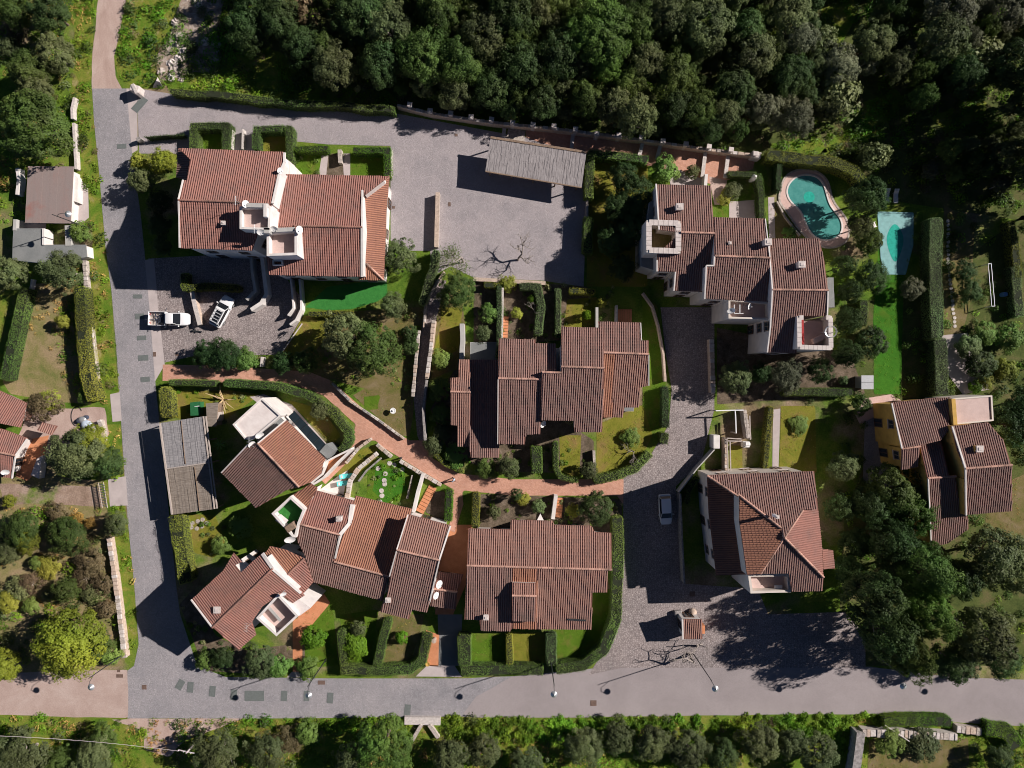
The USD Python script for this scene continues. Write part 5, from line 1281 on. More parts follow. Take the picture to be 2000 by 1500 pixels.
# ------------------------------------------------------------------ walls
wall('garden_wall', [(145, 190), (140, 212), (141, 232)], 5, .8, 'stone3', 'pale cream wall piece above the gap beside the left verge')
wall('garden_wall', [(143, 240), (146, 285), (148, 330)], 5, .8, 'stone3', 'long pale cream wall piece beside the left verge above the shed')
wall('stone_wall', [(164, 508), (170, 580), (180, 680), (192, 782)], 9, 0.7, 'stone', 'pale rubble wall along the tall hedge beside the left verge', stones=True)
wall('garden_wall', [(62, 545), (52, 610), (40, 660), (20, 735)], 3, 0.8, 'plaster', 'thin white wall along the leftmost hedge of the dry field')
wall('stone_wall', [(212, 1050), (224, 1130), (233, 1200), (243, 1285)], 10, 0.9, 'stone2', 'pale stone wall between the wild garden and the lower left verge', stones=True)
wall('stone_wall', [(199, 868), (201, 845), (193, 820)], 8, .8, 'stone', 'short broken stone wall beside the heap of bags', stones=True)
wall('yard_divider', [(855, 376), (852, 482)], 7, 1.1, 'stone', 'low stone-capped wall standing alone in the yard', cap='stone2')
wall('lane_wall', [(818, 645), (812, 705), (806, 775)], 7, 1.1, 'stone', 'stone wall on the left side of the narrow lane', stones=True)
wall('lane_wall', [(847, 625), (840, 690), (833, 740)], 8, 1.7, 'stone2', 'stone wall on the right side of the narrow lane', stones=True)
wall('lane_wall', [(868, 530), (850, 558), (832, 585), (828, 640)], 5, 1.0, 'stone', 'curved stone wall at the top of the narrow lane', stones=True)
wall('lane_wall', [(833, 742), (826, 800), (830, 860)], 4, 1.7, 'greystone', 'dark lower stretch of the narrow lane wall')
wall('path_wall', [(648, 748), (685, 785), (735, 818), (790, 858)], 5, .6, 'greystone', 'row of stones edging the brick lane below the triangular lawn', stones=True)
wall('path_wall', [(735, 868), (765, 893)], 7, .8, 'stone', 'upper stretch of the stone wall between brick lane and round garden', stones=True)
wall('path_wall', [(780, 900), (822, 925), (862, 948)], 7, .8, 'stone', 'lower stretch of the stone wall between brick lane and round garden', stones=True)
wall('path_wall', [(725, 857), (700, 875), (675, 905)], 6, .9, 'stone', 'stone wall above the teal sun loungers, left of the gap', stones=True)
wall('path_wall', [(737, 885), (700, 915), (683, 940), (675, 985)], 9, .9, 'stone3', 'curved broad stone wall right of the teal sun loungers', stones=True)
wall('path_wall', [(744, 895), (715, 920), (700, 940)], 3, .7, 'greystone', 'thin grey wall inside the curved broad stone wall')
wall('white_wall', [(826, 926), (816, 960), (807, 1000)], 6, 1.5, 'plaster', 'white garden wall left of the orange steps')
wall('white_wall', [(1086, 968), (1080, 1014)], 7, 1.4, 'plaster', 'white round-topped wall above the wide house')
wall('stone_wall', [(805, 928), (795, 975)], 4, .6, 'stone2', 'thin warm stone edging right of the round garden', stones=True)
wall('stone_wall', [(1390, 662), (1391, 700), (1393, 768)], 9, 1.4, 'stone2', 'brown stone wall on the right side of the shaded driveway', stones=True)
wall('curved_wall', [(1256, 572), (1275, 598), (1286, 635), (1296, 690), (1300, 745)], 4, 1.0, 'stone2', 'thin curved wall between the centre house garden and the driveway')
wall('driveway_wall', [(1329, 965), (1333, 1060), (1337, 1140)], 3, 1.8, 'greystone', 'thin dark wall along the right side of the driveway by the car')
wall('driveway_wall', [(1326, 962), (1362, 915), (1396, 878)], 2, 1.6, 'greyplaster', 'thin slanting wall from the driveway up to the white slab')
wall('garden_wall', [(1454, 800), (1462, 856)], 8, 1.5, 'stone', 'stone wall right of the white beam frame', stones=True)
wall('garden_wall', [(1418, 857), (1419, 924)], 7, 1.5, 'stone2', 'stone wall left of the small lawn above the villa', stones=True)
wall('garden_wall', [(1400, 850), (1400, 876)], 12, 2.0, 'plaster', 'white slab wall above the left corner of the villa')
wall('stone_wall', [(1684, 1432), (1760, 1434), (1870, 1440)], 14, 1.3, 'stone3', 'broad pale stone wall of the walled garden below the lower road', stones=True)
wall('garden_wall', [(1682, 1432), (1678, 1465), (1668, 1540)], 16, 1.8, 'greystone', 'blue-grey side wall of the walled garden below the lower road')
wall('stone_wall', [(1868, 1424), (1918, 1430)], 14, 1.0, 'stone', 'short pale stone wall with a brown gate base at the lower right', stones=True)
wall('stair_wall', [(489, 490), (492, 530), (498, 568), (481, 585)], 5, 1.6, 'greyplaster', 'leftmost of the curved stair walls below the double house')
wall('stair_wall', [(510, 492), (516, 540), (520, 575), (510, 592), (490, 605)], 7, 1.6, 'plaster', 'thick curved stair wall below the double house')
wall('stair_wall', [(567, 542), (571, 580), (573, 602), (562, 616)], 3, 1.5, 'plaster', 'thin curved stair wall left of the artificial lawn')
wall('stair_wall', [(585, 545), (588, 585), (588, 605), (578, 625), (566, 634)], 4, 1.4, 'plaster', 'rightmost curved stair wall beside the artificial lawn')
wall('parking_wall', [(374, 567), (381, 600), (390, 634)], 7, 1.1, 'stone2', 'warm stone wall between the pickup and the white estate car', cap='stone3')
wall('garden_wall', [(452, 253), (450, 290)], 4, 1.0, 'stone3', 'pale wall right of the first square hedge')
wall('garden_wall', [(474, 252), (473, 291)], 3, 1.0, 'stone3', 'pale wall left of the second square hedge')
wall('garden_wall', [(573, 262), (571, 330)], 3, .9, 'stone3', 'pale wall at the yard side of the second square hedge')
wall('garden_wall', [(663, 292), (664, 318)], 7, 1.0, 'stone', 'rough stone wall between the two small gate gaps')
wall('garden_wall', [(764, 292), (763, 344)], 3, .8, 'stone3', 'pale kerb wall between the rightmost square hedge and the yard')
wall('kerb_wall', [(545, 695), (590, 632)], 2, .15, 'stone3', 'pale kerb at the slanting right edge of the parking court', 'kerb')
wall('garden_wall', [(512, 697), (510, 716)], 5, .9, 'stone3', 'small pale gate wall right of the parking court bush')
wall('garden_wall', [(925, 545), (1065, 553)], 6, .8, 'stone2', 'brown low wall between yard and the centre house gardens', cap='stone2')
wall('garden_wall', [(982, 562), (980, 660)], 4, 1.2, 'stone3', 'pale wall beside the hedge left of the wooden steps')
wall('garden_wall', [(1166, 600), (1166, 640)], 5, 1.2, 'greyplaster', 'grey wall left of the white gravel strip')
wall('garden_wall', [(1205, 596), (1204, 630)], 4, 1.2, 'stone3', 'pale wall left of the reddish deck')
wall('garden_wall', [(902, 632), (903, 662), (901, 702)], 8, 2.0, 'greyplaster', 'grey wall running up to the left wing of the centre house')
wall('garden_wall', [(1147, 385), (1147, 425)], 4, .9, 'stone', 'stone kerb wall in the gap of the yard hedge')
wall('garden_wall', [(1380, 340), (1378, 362)], 6, 1.6, 'plaster', 'white sloping wall above the first terraced house')
wall('pool_wall', [(1518, 393), (1535, 425), (1563, 460)], 3, .4, 'stone', 'thin curved wall along the deck of the kidney pool', 'kerb')
wall('garden_wall', [(1160, 880), (1162, 930)], 5, .9, 'stone', 'stone wall left of the olive-coloured curved lawn')
wall('culvert', [(790, 1408), (860, 1409)], 15, .5, 'stone3', 'pale slab of the culvert at the lower road edge', 'culvert')
wall('culvert_wing', [(823, 1416), (805, 1447)], 7, .6, 'stone', 'left pale wing wall of the culvert', 'culvert')
wall('culvert_wing', [(838, 1416), (856, 1442)], 7, .6, 'stone', 'right pale wing wall of the culvert', 'culvert')
wall('gatepost', [(258, 164), (267, 182)], 6, 1.6, 'stone3', 'pale slanting gatepost at the yard entrance', 'gatepost')
wall('gatepost', [(268, 268), (272, 274)], 8, 1.0, 'greystone', 'small dark gatepost below the yard entrance', 'gatepost')
obj('boulder', MB().tm(trimesh.convex.convex_hull(np.vstack([P(x, y, z) for x, y, z in ((298, 172, 0), (318, 170, 0), (308, 150, 0), (305, 158, 1.2), (312, 160, 1.0), (300, 166, .5))]))), M['stone3'], label='large pale boulder above the yard entrance', category='boulder')
# long stone wall with pillars behind the yard
pil = [(800, 204), (840, 216), (880, 221), (920, 228), (960, 233), (1001, 239), (1041, 243), (1082, 246), (1124, 252), (1166, 261), (1209, 264), (1253, 268), (1295, 275), (1340, 281), (1385, 286), (1428, 292), (1476, 300)]
wt = wall('boundary_wall', [(775, 205), (840, 221), (960, 239), (1082, 251), (1253, 273), (1385, 292), (1480, 304)], 6, 1.3, 'stone2', 'long stone boundary wall between woods and yard', stones=True)
for x, y in pil:
    c = P(x, y, 1.9)
    p0 = obj('pillar', MB().box((c[0], c[1], .95), (.55, .5, 1.9), -.12, bevel=.06), M['stone3'], wt)
    obj('pillar_cap', MB().box((c[0], c[1], 1.95), (.68, .62, .12), -.12, bevel=.03), M['coping'], p0)
BEAMS = (((985, 251), (982, 276), 'left of the flagstones'), ((1119, 262), (1116, 292), 'nearest the carport right end'), ((1255, 280), (1249, 303), 'right of the corner hedge'), ((1290, 284), (1283, 310), 'left of the flowering bushes'), ((1378, 297), (1372, 345), 'above the white sloping wall'), ((1422, 306), (1417, 346), 'last before the small hedge'))
for a, b, w_ in BEAMS:
    wall('cross_wall', [a, b], 6, .55, 'stone', 'low cross wall on the brick steps lane, ' + w_, cap='stone3')
for (x, y, w_) in ((1478, 302, 'at the right end of the boundary wall'), (262, 172, 'beside the slanting post')):
    c = P(x, y, 1.5); obj('gatepost', MB().box((c[0], c[1], .75), (1.3, .9, 1.5), -.2, bevel=.1), M['coping'], label='squat pale stone block ' + w_, category='gatepost')
# bonus edging stones: stepping stones, one thing each
for k, (x, y) in enumerate(((753, 925), (750, 938), (751, 945), (745, 958), (746, 968), (742, 980), (770, 908), (785, 917), (762, 905), (738, 915))):
    obj('stepping_stone', MB().prism(wobbly(Point(*P(x, y)[:2]).buffer(.33), .1, .2, k), 0, .07), M['stone3'], label='pale stepping stone curving through the round garden lawn', category='stepping stone', group='stepping stones of the round garden')
for k in range(26):
    x, y = 1851 + (k > 10) * (k - 10) * .9 + (k % 3) * .5, 432 + k * 8.2
    obj('stepping_stone', MB().prism(wobbly(Point(*P(x, y)[:2]).buffer(.24), .08, .2, k), 0, .07), M['stone3'], label='small pale stepping stone in the long row beside the tall right hedge', category='stepping stone', group='long row of stepping stones at the right')
for k, (x, y) in enumerate(((376, 1022), (387, 1018), (396, 1015), (404, 1022), (385, 1032), (374, 1030), (395, 1028))):
    obj('stepping_stone', MB().prism(wobbly(Point(*P(x, y)[:2]).buffer(.3), .08, .2, k), 0, .07), M['stone'], label='square-ish pale paving stone in the garden below the reed canopy', category='stepping stone', group='paving stones below the reed canopy')
# wooden garden steps, each board a part
def steps(pts, label, n):
    (x0, y0), (x1, y1), w = pts
    t = place_thing('garden_steps', label, 'steps', (*P((x0 + x1) / 2, (y0 + y1) / 2)[:2], 0))
    a, b = P(x0, y0), P(x1, y1); d = (b - a) / n; nrm = np.array([-d[1], d[0], 0]); nrm /= np.linalg.norm(nrm)
    for k in range(n):
        p = a + d * (k + .5)
        obj('step', MB().bar(p - nrm * w * S0 / 2 + (0, 0, .1 + .05 * k / 2), p + nrm * w * S0 / 2 + (0, 0, .1 + .05 * k / 2), np.linalg.norm(d) * .86, .12), M['terracotta'] if n < 8 else M['terracotta'], t)
steps([(988, 618), (986, 660), 11], 'orange wooden garden steps beside the tall hedge left of the centre house', 7)
steps([(846, 950), (820, 1000), 16], 'orange garden steps right of the white garden wall', 8)
steps([(1094, 972), (1090, 1010), 13], 'orange garden steps right of the white round-topped wall', 7)
t = place_thing('wooden_deck', 'reddish wooden deck with a door panel above the centre house', 'deck', (*P(1222, 613)[:2], 0))
for k in range(6):
    obj('plank', MB().bar(P(1209 + k * 4.6, 604, .12), P(1209 + k * 4.6, 629, .12), .29, .08), M['terracotta'], t)
# white beam frame by the villa garden
t = place_thing('beam_frame', 'white and timber beam frame beside the driveway wall end', 'pergola', (*P(1430, 830)[:2], 0))
for a, b, mt in (((1398, 802), (1452, 801), 'whitepaint'), ((1436, 803), (1438, 846), 'whitepaint'), ((1458, 815), (1461, 855), 'palewood'), ((1464, 812), (1466, 858), 'palewood'), ((1420, 856), (1448, 857), 'palewood'), ((1420, 861), (1448, 862), 'palewood'), ((1420, 858), (1422, 925), 'palewood'), ((1426, 862), (1427, 925), 'palewood')):
    obj('beam', MB().bar(P(*a, 2.3), P(*b, 2.3), .14, .14), M[mt], t)
for x, y in ((1398, 802), (1452, 801), (1438, 846), (1466, 858), (1421, 857), (1448, 860)):
    q = P(x, y, 2.3); obj('post', MB().box((q[0], q[1], 1.12), (.14, .14, 2.24)), M['palewood'], t)
t = place_thing('barbecue', 'white garden barbecue beside the small hedge above the terraced houses', 'barbecue', (*P(1468, 350)[:2], 0))
c = P(1467, 352)
obj('base', MB().box(c + (0, 0, .45), (.7, .6, .9), bevel=.05), M['dish'], t); obj('hood', MB().lathe([(.42, .9), (.4, 1.3), (.2, 1.6), (.14, 2.0), (0.02, 2.0)], c, 12), M['dish'], t)
t = place_thing('barbecue', 'white stone barbecue between the beam frame and the villa path', 'barbecue', (*P(1453, 867)[:2], 0))
c = P(1453, 867)
obj('base', MB().box(c + (0, 0, .5), (.9, .8, 1.0), bevel=.05), M['dish'], t); obj('hood', MB().box(c + (0, 0.1, 1.3), (.75, .55, .6), bevel=.12), M['dish'], t)
# sun loungers and chairs
def lounger(x, y, rot, mt, label, group):
    t = thing('sun_lounger', label, 'sun lounger', P(x, y), rot, group)
    obj('seat', MB().box((.25, 0, .34), (1.3, .62, .09), bevel=.03), M[mt], t)
    obj('backrest', MB().bar((-.38, 0, .36), (-.95, 0, .72), .62, .08), M[mt], t)
    obj('cushion', MB().box((-.72, 0, .63), (.3, .42, .1), bevel=.04), M['cushion'], t)
    for sx in (-.5, .75):
        for sy in (-.26, .26):
            obj('leg', MB().box((sx, sy, .15), (.05, .05, .3)), M['greymetal'], t)
lounger(679, 929, 0.1, 'teal', 'teal sun lounger by the stone wall, the upper of the pair', None)
lounger(674, 943, 0.1, 'teal', 'teal sun lounger by the stone wall, the lower of the pair', None)
lounger(1730, 384, math.pi / 2 * -1, 'cushion', 'pale sun lounger above the pale blue pool, left of the pair', None)
lounger(1747, 385, math.pi / 2 * -1, 'cushion', 'pale sun lounger above the pale blue pool, right of the pair', None)
t = thing('armchair', 'small white garden chair beside the pale blue pool', 'chair', P(1703, 441), .4)
obj('seat', MB().box((0, 0, .4), (.6, .6, .1), bevel=.03), M['canvas'], t); obj('backrest', MB().box((-.3, 0, .65), (.1, .6, .5), bevel=.03), M['canvas'], t)
for s in (-1, 1):
    obj('armrest', MB().box((0, s * .32, .58), (.6, .08, .08)), M['canvas'], t)
    for q in (-1, 1): obj('leg', MB().box((q * .25, s * .27, .18), (.05, .05, .36)), M['whitepaint'], t)
t = thing('parasol', 'closed white triangular canopy beside the wide house back wall', 'canopy', P(1054, 1008))
v = np.array([(-.75, -.75, 2.2), (.75, -.75, 2.2), (0, .8, 2.5), (-.75, -.75, 2.16), (.75, -.75, 2.16), (0, .8, 2.46)])
obj('sail', MB().add(v, [(0, 1, 2), (5, 4, 3), (0, 3, 4), (0, 4, 1), (1, 4, 5), (1, 5, 2), (2, 5, 3), (2, 3, 0)]), M['canvas'], t)
for x, y in ((-.72, -.72), (.72, -.72), (0, .75)): obj('pole', MB().tube([(x, y, 0), (x, y, 2.3)], .03, 6), M['greymetal'], t)
t = thing('garden_table', 'round wooden table under shrubs above the wide house', 'table', P(955, 998))
obj('tabletop', MB().lathe([(0.01, .7), (.6, .7), (.62, .73), (.6, .76), (0.01, .76)], n=16), M['wood'], t); obj('leg', MB().tube([(0, 0, 0), (0, 0, .7)], .07, 8), M['wood'], t)
t = thing('sculpture', 'small white stone ornament on the triangular lawn', 'ornament', P(769, 802))
obj('basin', MB().lathe([(.3, 0), (.2, .15), (.14, .5), (.42, .7), (.38, .75), (.01, .62)], n=14), M['whitepaint'], t, smooth=40); obj('ball', MB().lathe([(.01, .6), (.15, .68), (.16, .82), (.01, .95)], n=10), M['whitepaint'], t, smooth=60)
t = place_thing('washing_line', 'long white washing-line frame in the shaded right garden', 'clothes line', (*P(1935, 555)[:2], 0))
for a, b in (((1930, 515), (1937, 598)), ((1936, 515), (1943, 598)), ((1930, 515), (1936, 514)), ((1937, 598), (1943, 598))):
    obj('rail', MB().bar(P(*a, 1.7), P(*b, 1.7), .06, .06), M['whitepaint'], t)
for x, y in ((1933, 515), (1940, 598)): q = P(x, y, 1.7); obj('post', MB().box((q[0], q[1], .85), (.1, .1, 1.7)), M['whitepaint'], t)
# trellis at the left gate, dead agave, bag heap
t = place_thing('rustic_fence', 'rustic fence of dark sticks beside the lower pale pavement slab at the left road', 'fence', (*P(196, 965)[:2], 0))
for k in range(9):
    a, b = P(190 + k * .9, 944 + k * 5.2, 1.0), P(204 + k * .6, 948 + k * 5.2, 1.2)
    obj('stick', MB().tube([a, b], .05, 5), M['cloth_dark'], t); obj('post', MB().tube([a * (1, 1, 0), a], .04, 5), M['wood'], t)
for x in (192, 202): obj('rail', MB().tube([P(x, 942, 1.1), P(x + 8, 992, 1.1)], .05, 5), M['palewood'], t)
for k, (x, y, r, mt, w_) in enumerate(((164, 820, .6, 'greymetal', 'grey sack'), (172, 829, .75, 'cloth_blue', 'pale blue sack'), (157, 822, .5, 'cloth_dark', 'black bag'), (182, 836, .6, 'greystone', 'dark grey bundle'), (186, 842, .4, 'dish', 'white sack'), (170, 815, .4, 'cloth_dark', 'small black bag'))):
    m = trimesh.creation.icosphere(2, r); v = m.vertices * (1, .8, .6); v *= 1 + .35 * (meshkit.fbm(v * 2.5 + k, 2)[:, None] - .5)
    c = P(x, y); obj('sack', trimesh.Trimesh(v + c + (0, 0, r * .45), m.faces, process=False), M[mt], smooth=True, label=f'{w_} in the heap beside the left road gateway', category='sack')
t = place_thing('cable', 'loose dark hose looping over the dirt drive near the heap of sacks', 'hose', (*P(145, 810)[:2], 0))
a = np.linspace(.6, 5.2, 24); obj('hose', MB().tube([P(150 + 11 * math.cos(k), 813 - 19 * math.sin(k), .05) for k in a], .05, 5), M['tyre'], t)
t = place_thing('dry_agave', 'dead straw-coloured agave stalks beside the white flat-roofed house garden', 'plant', (*P(437, 778)[:2], 0))
r_ = np.random.default_rng(5); c = P(437, 780)
for k in range(13):
    a = r_.uniform(0, 6.28); L_ = r_.uniform(1.0, 2.2)
    obj('leaf', MB().tube([c + (0, 0, .1), c + (math.cos(a) * L_ * .5, math.sin(a) * L_ * .5, .8), c + (math.cos(a) * L_, math.sin(a) * L_, .9 + r_.uniform(-.3, .5))], [.1, .09, .02], 5), M['strawleaf'], t)
t = place_thing('palm', 'small bright fan palm in the shade right of the reed canopy', 'palm', (*P(435, 866)[:2], 0))
c = P(435, 866)
obj('stem', MB().tube([c, c + (0, 0, 1.2)], [.12, .09], 7), M['bark'], t)
for k in range(16):
    a = k * 2.4; L_ = .75
    obj('frond', MB().bar(c + (0, 0, 1.2), c + (math.cos(a) * L_, math.sin(a) * L_, 1.5 - .4 * (k % 3)), .09, .02), M['frond'], t)

# ------------------------------------------------------------------ vehicles
def loft(st, n=14, pw=0.42):
    """st: (x, half width, z low, z high); super-elliptic rings"""
    a = np.arange(n) * 2 * np.pi / n + np.pi / n
    cy, sz = np.sign(np.cos(a)) * abs(np.cos(a)) ** pw, np.sign(np.sin(a)) * abs(np.sin(a)) ** pw
    v = np.vstack([np.c_[np.full(n, x), w * cy, (z0 + z1) / 2 + (z1 - z0) / 2 * sz] for x, w, z0, z1 in st])
    f = [(k * n + i, (k + 1) * n + i, (k + 1) * n + (i + 1) % n, k * n + (i + 1) % n) for k in range(len(st) - 1) for i in range(n)]
    m = MB().add(v, f)
    m.add(v[:n], [(0, i, i + 1) for i in range(1, n - 1)]); m.add(v[-n:], [(0, i + 1, i) for i in range(1, n - 1)])
    return m
def wheels(t, xs, y, r):
    for x in xs:
        for s in (-1, 1):
            w = obj('wheel', MB().tube([(x, s * (y - .1), r), (x, s * (y + .1), r)], r, 16), M['tyre'], t, smooth=40)
            obj('rim', MB().tube([(x, s * (y + .06), r), (x, s * (y + .115), r)], r * .62, 12), M['greymetal'], w)
def cabin(t, xb0, xb1, xt0, xt1, wb, wt, z0, z1, rear=True):
    """glasshouse between belt and roof with pillars and a roof panel"""
    v = np.array([(xb0, -wb, z0), (xb1, -wb, z0), (xb1, wb, z0), (xb0, wb, z0), (xt0, -wt, z1), (xt1, -wt, z1), (xt1, wt, z1), (xt0, wt, z1)])
    quads = {'rear_window': (0, 4, 7, 3), 'side_window': (0, 1, 5, 4), 'windscreen': (1, 2, 6, 5), 'side_window_': (2, 3, 7, 6)}
    for k, q in quads.items():
        p = v[list(q)]; c = p.mean(0); n = np.cross(p[1] - p[0], p[2] - p[0]); n /= np.linalg.norm(n)
        p = c + (p - c) * .93
        obj(k.rstrip('_'), MB().add(np.vstack([p + n * .012, p - n * .02]), [(0, 1, 2, 3), (7, 6, 5, 4), (0, 4, 5, 1), (1, 5, 6, 2), (2, 6, 7, 3), (3, 7, 4, 0)]), M['carglass'], t)
    inner = v.copy(); ctr = v.mean(0); inner = ctr + (v - ctr) * (0.985, .975, 1)
    m = MB().add(inner, [(0, 3, 2, 1), (4, 5, 6, 7), (0, 1, 5, 4), (1, 2, 6, 5), (2, 3, 7, 6), (3, 0, 4, 7)])
    obj('cabin_frame', m, M['carwhite'], t)
    r = loft([(xt0 - .06, wt * .9, z1 - .02, z1 + .02), (xt0 + .1, wt + .02, z1 - .03, z1 + .055), ((xt0 + xt1) / 2, wt + .03, z1 - .03, z1 + .085), (xt1 - .1, wt + .02, z1 - .03, z1 + .055), (xt1 + .06, wt * .9, z1 - .02, z1 + .02)])
    obj('roof', r, M['carwhite'], t, smooth=45)
def lights(t, xf, xr, y, z):
    for s in (-1, 1):
        obj('headlight', MB().box((xf, s * y, z), (.18, .3, .15), bevel=.04), M['clearlight'], t)
        obj('tail_light', MB().box((xr, s * (y + .03), z + .08), (.12, .18, .3), bevel=.03), M['redlight'], t)
        obj('mirror', MB().box((xf - 1.25 if xf > 1 else xf, s * (y + .42), z + .25), (.14, .22, .14), bevel=.03), M['carwhite'], t)
# estate car with roof rack
def facing(p, q):
    a, b = P(*p), P(*q); return math.atan2(b[1] - a[1], b[0] - a[0])
t = thing('estate_car', 'white estate car with a loaded roof rack slanting across the parking court', 'car', P(437.5, 609), facing((424, 634), (451, 583)))
obj('body', loft([(-2.2, .7, .38, .95), (-2.1, .84, .3, 1.05), (-1.2, .9, .25, 1.06), (0, .91, .25, 1.05), (1.2, .9, .25, 1.02), (1.8, .84, .28, .9), (2.2, .66, .36, .74)]), M['carwhite'], t, smooth=50)
cabin(t, -2.0, 1.05, -1.75, .35, .82, .66, 1.0, 1.5)
wheels(t, (-1.35, 1.35), .8, .33); lights(t, 2.08, -2.12, .6, .7)
rk = MB()
for s in (-1, 1): rk.tube([(-1.7, s * .6, 1.68), (.2, s * .6, 1.68)], .025, 5)
for k in range(5): rk.tube([(-1.6 + k * .42, -.62, 1.68), (-1.6 + k * .42, .62, 1.68)], .025, 5)
obj('roof_rack', rk, M['darkmetal'], t)
for k in range(4): obj('sunroof', MB().box((-1.42 + k * .42, -.08, 1.6), (.26, .75, .04)), M['carglass'], t)
# compact car on the driveway
t = thing('compact_car', 'small white hatchback parked in the shade of the right driveway', 'car', P(1297.5, 993), math.pi / 2 * -1 + .06)
obj('body', loft([(-2.05, .68, .38, .95), (-1.95, .82, .3, 1.02), (-1.0, .88, .25, 1.05), (0, .89, .25, 1.03), (1.0, .87, .25, 1.0), (1.7, .8, .28, .85), (2.05, .6, .36, .7)]), M['carwhite'], t, smooth=50)
cabin(t, -1.85, 1.15, -1.5, .35, .8, .63, .98, 1.46); wheels(t, (-1.25, 1.28), .78, .31); lights(t, 1.92, -1.98, .56, .68)
# pickup
t = thing('pickup_truck', 'white pickup with an open load bed backed onto the left road pavement', 'pickup', P(337, 624), -.02)
obj('body', loft([(-.3, .86, .4, 1.05), (0.0, .9, .35, 1.08), (1.2, .9, .35, 1.08), (1.9, .88, .35, 1.05), (2.45, .8, .4, .95), (2.68, .6, .45, .8)]), M['carwhite'], t, smooth=50)
cabin(t, -.25, 1.6, -.1, .8, .84, .7, 1.05, 1.72); wheels(t, (-1.75, 1.75), .8, .36); lights(t, 2.55, -2.68, .55, .75)
obj('load_floor', MB().box((-1.5, 0, .72), (2.4, 1.75, .08)), M['palewood'], t)
for nm, c_, s_ in (('side_board', (-1.5, .9, .95), (2.45, .06, .5)), ('side_board', (-1.5, -.9, .95), (2.45, .06, .5)), ('tailgate', (-2.72, 0, .95), (.07, 1.86, .52)), ('headboard', (-.34, 0, 1.1), (.07, 1.84, .85))):
    obj(nm, MB().box(c_, s_, bevel=.015), M['carwhite'], t)
obj('chassis', MB().box((-1.0, 0, .5), (3.2, .9, .3)), M['darkmetal'], t)
ld = MB(); r_ = np.random.default_rng(3)
for k in range(26):
    p = np.array([-1.0 + r_.normal(0, .35), r_.normal(0, .4), .85 + r_.uniform(0, .3)]); d = r_.normal(0, .45, 3) * (1, 1, .3); ld.bar(p - d, p + d, .06, .05)
o = obj('garden_waste', trimesh.Trimesh(ld.get().vertices * (math.cos(-.02), 1, 1) + 0, ld.get().faces, process=False), M['cloth_dark'], None, label='dark bundle of branches lying in the pickup load bed', category='load')
UsdGeom.Xformable(o).AddTranslateOp().Set(Gf.Vec3d(*map(float, P(337, 624))))
UsdGeom.Xformable(o).AddRotateZOp().Set(-1.1)
t = place_thing('trailer_bar', 'dark tow frame lying on the parking court beside the pickup', 'frame', (*P(385, 645)[:2], 0))
obj('bar', MB().bar(P(374, 645, .2), P(395, 648, .2), .12, .12), M['darkmetal'], t); obj('cross_bar', MB().bar(P(380, 641, .2), P(383, 650, .2), .1, .1), M['darkmetal'], t)
obj('wheel', MB().tube([P(378, 646, .18), P(378, 647.5, .18)], .18, 10), M['tyre'], t)

# ------------------------------------------------------------------ street lamps
def lamp(x, y, label, d=(0, -1), arm=1.3, hh=8.3):
    head = P(x, y, hh)
    d = np.array([*d, 0], float); d /= np.linalg.norm(d)
    base = head - d * arm; base[2] = 0
    t = place_thing('street_lamp', label, 'street lamp', base, 'curved street lamps of the estate roads')
    obj('pole', MB().tube([base, base + (0, 0, 4), base + (0, 0, hh + .5)], [.085, .07, .05], 8), M['darkmetal'], t, smooth=50)
    obj('arm', MB().tube([base + (0, 0, hh - .5) + d * 0.02, base + d * arm * .4 + (0, 0, hh + .35), base + d * arm * .8 + (0, 0, hh + .5), head + (0, 0, .3)], .035, 6), M['darkmetal'], t)
    sh = obj('lamp_shade', MB().lathe([(.03, .34), (.12, .3), (.2, .18), (.4, .05), (.42, 0), (.38, .0), (.2, .1)], head, 16), M['greymetal'], t, smooth=50)
    obj('globe', MB().lathe([(.01, -.18), (.14, -.12), (.19, 0), (.16, .08)], head, 12), M['clearlight'], sh, smooth=60)
lamp(178, 1342, 'street lamp over the west dirt road, leftmost of the lower road')
lamp(603, 1358, 'street lamp with its head over a dark road patch on the lower road')
lamp(1082, 1356, 'street lamp standing by the big hedge corner of the wide house')
lamp(1397, 1345, 'street lamp beside the bare tree at the gatehouse', (.5, -1))
lamp(1764, 1340, 'street lamp under the dark trees at the right of the lower road')
lamp(2075, 1345, 'street lamp at the far right end of the lower road')
lamp(133, 418, 'street lamp leaning over the rusty shed roof', (1, 0.1), 1.7, 7.5)
# power pole with wires
t = place_thing('power_pole', 'pale leaning-looking utility pole with wires below the lower road', 'utility pole', P(398, 1432))
b0 = P(398, 1432); top = b0 + (0, 0, 5.2)
obj('pole', MB().tube([b0, top], [.14, .1], 9), M['coping'], t, smooth=50); obj('cross_arm', MB().bar(top + (-1.2, .25, -.3), top + (.9, -.2, -.3), .1, .1), M['coping'], t)
for s in (-1.1, -.4, .5): obj('insulator', MB().tube([top + (s, -s * .2, -.25), top + (s, -s * .2, -.05)], .05, 6), M['dish'], t)
w0, w1 = top + (-1.1, .22, -.05), P(-40, 1436, 6.0)
obj('wire', MB().tube([w0 + (w1 - w0) * k / 12 - (0, 0, 1.2 * (k / 12) * (1 - k / 12) * 2) for k in range(13)], .03, 4), M['coping'], t)
t = place_thing('fallen_pole', 'slender pale pole lying across the walled garden edge at the lower right', 'pole', (*P(1752, 1433)[:2], 0))
obj('pole', MB().tube([P(1728, 1416, 1.4), P(1776, 1448, 1.6)], .07, 7), M['coping'], t)

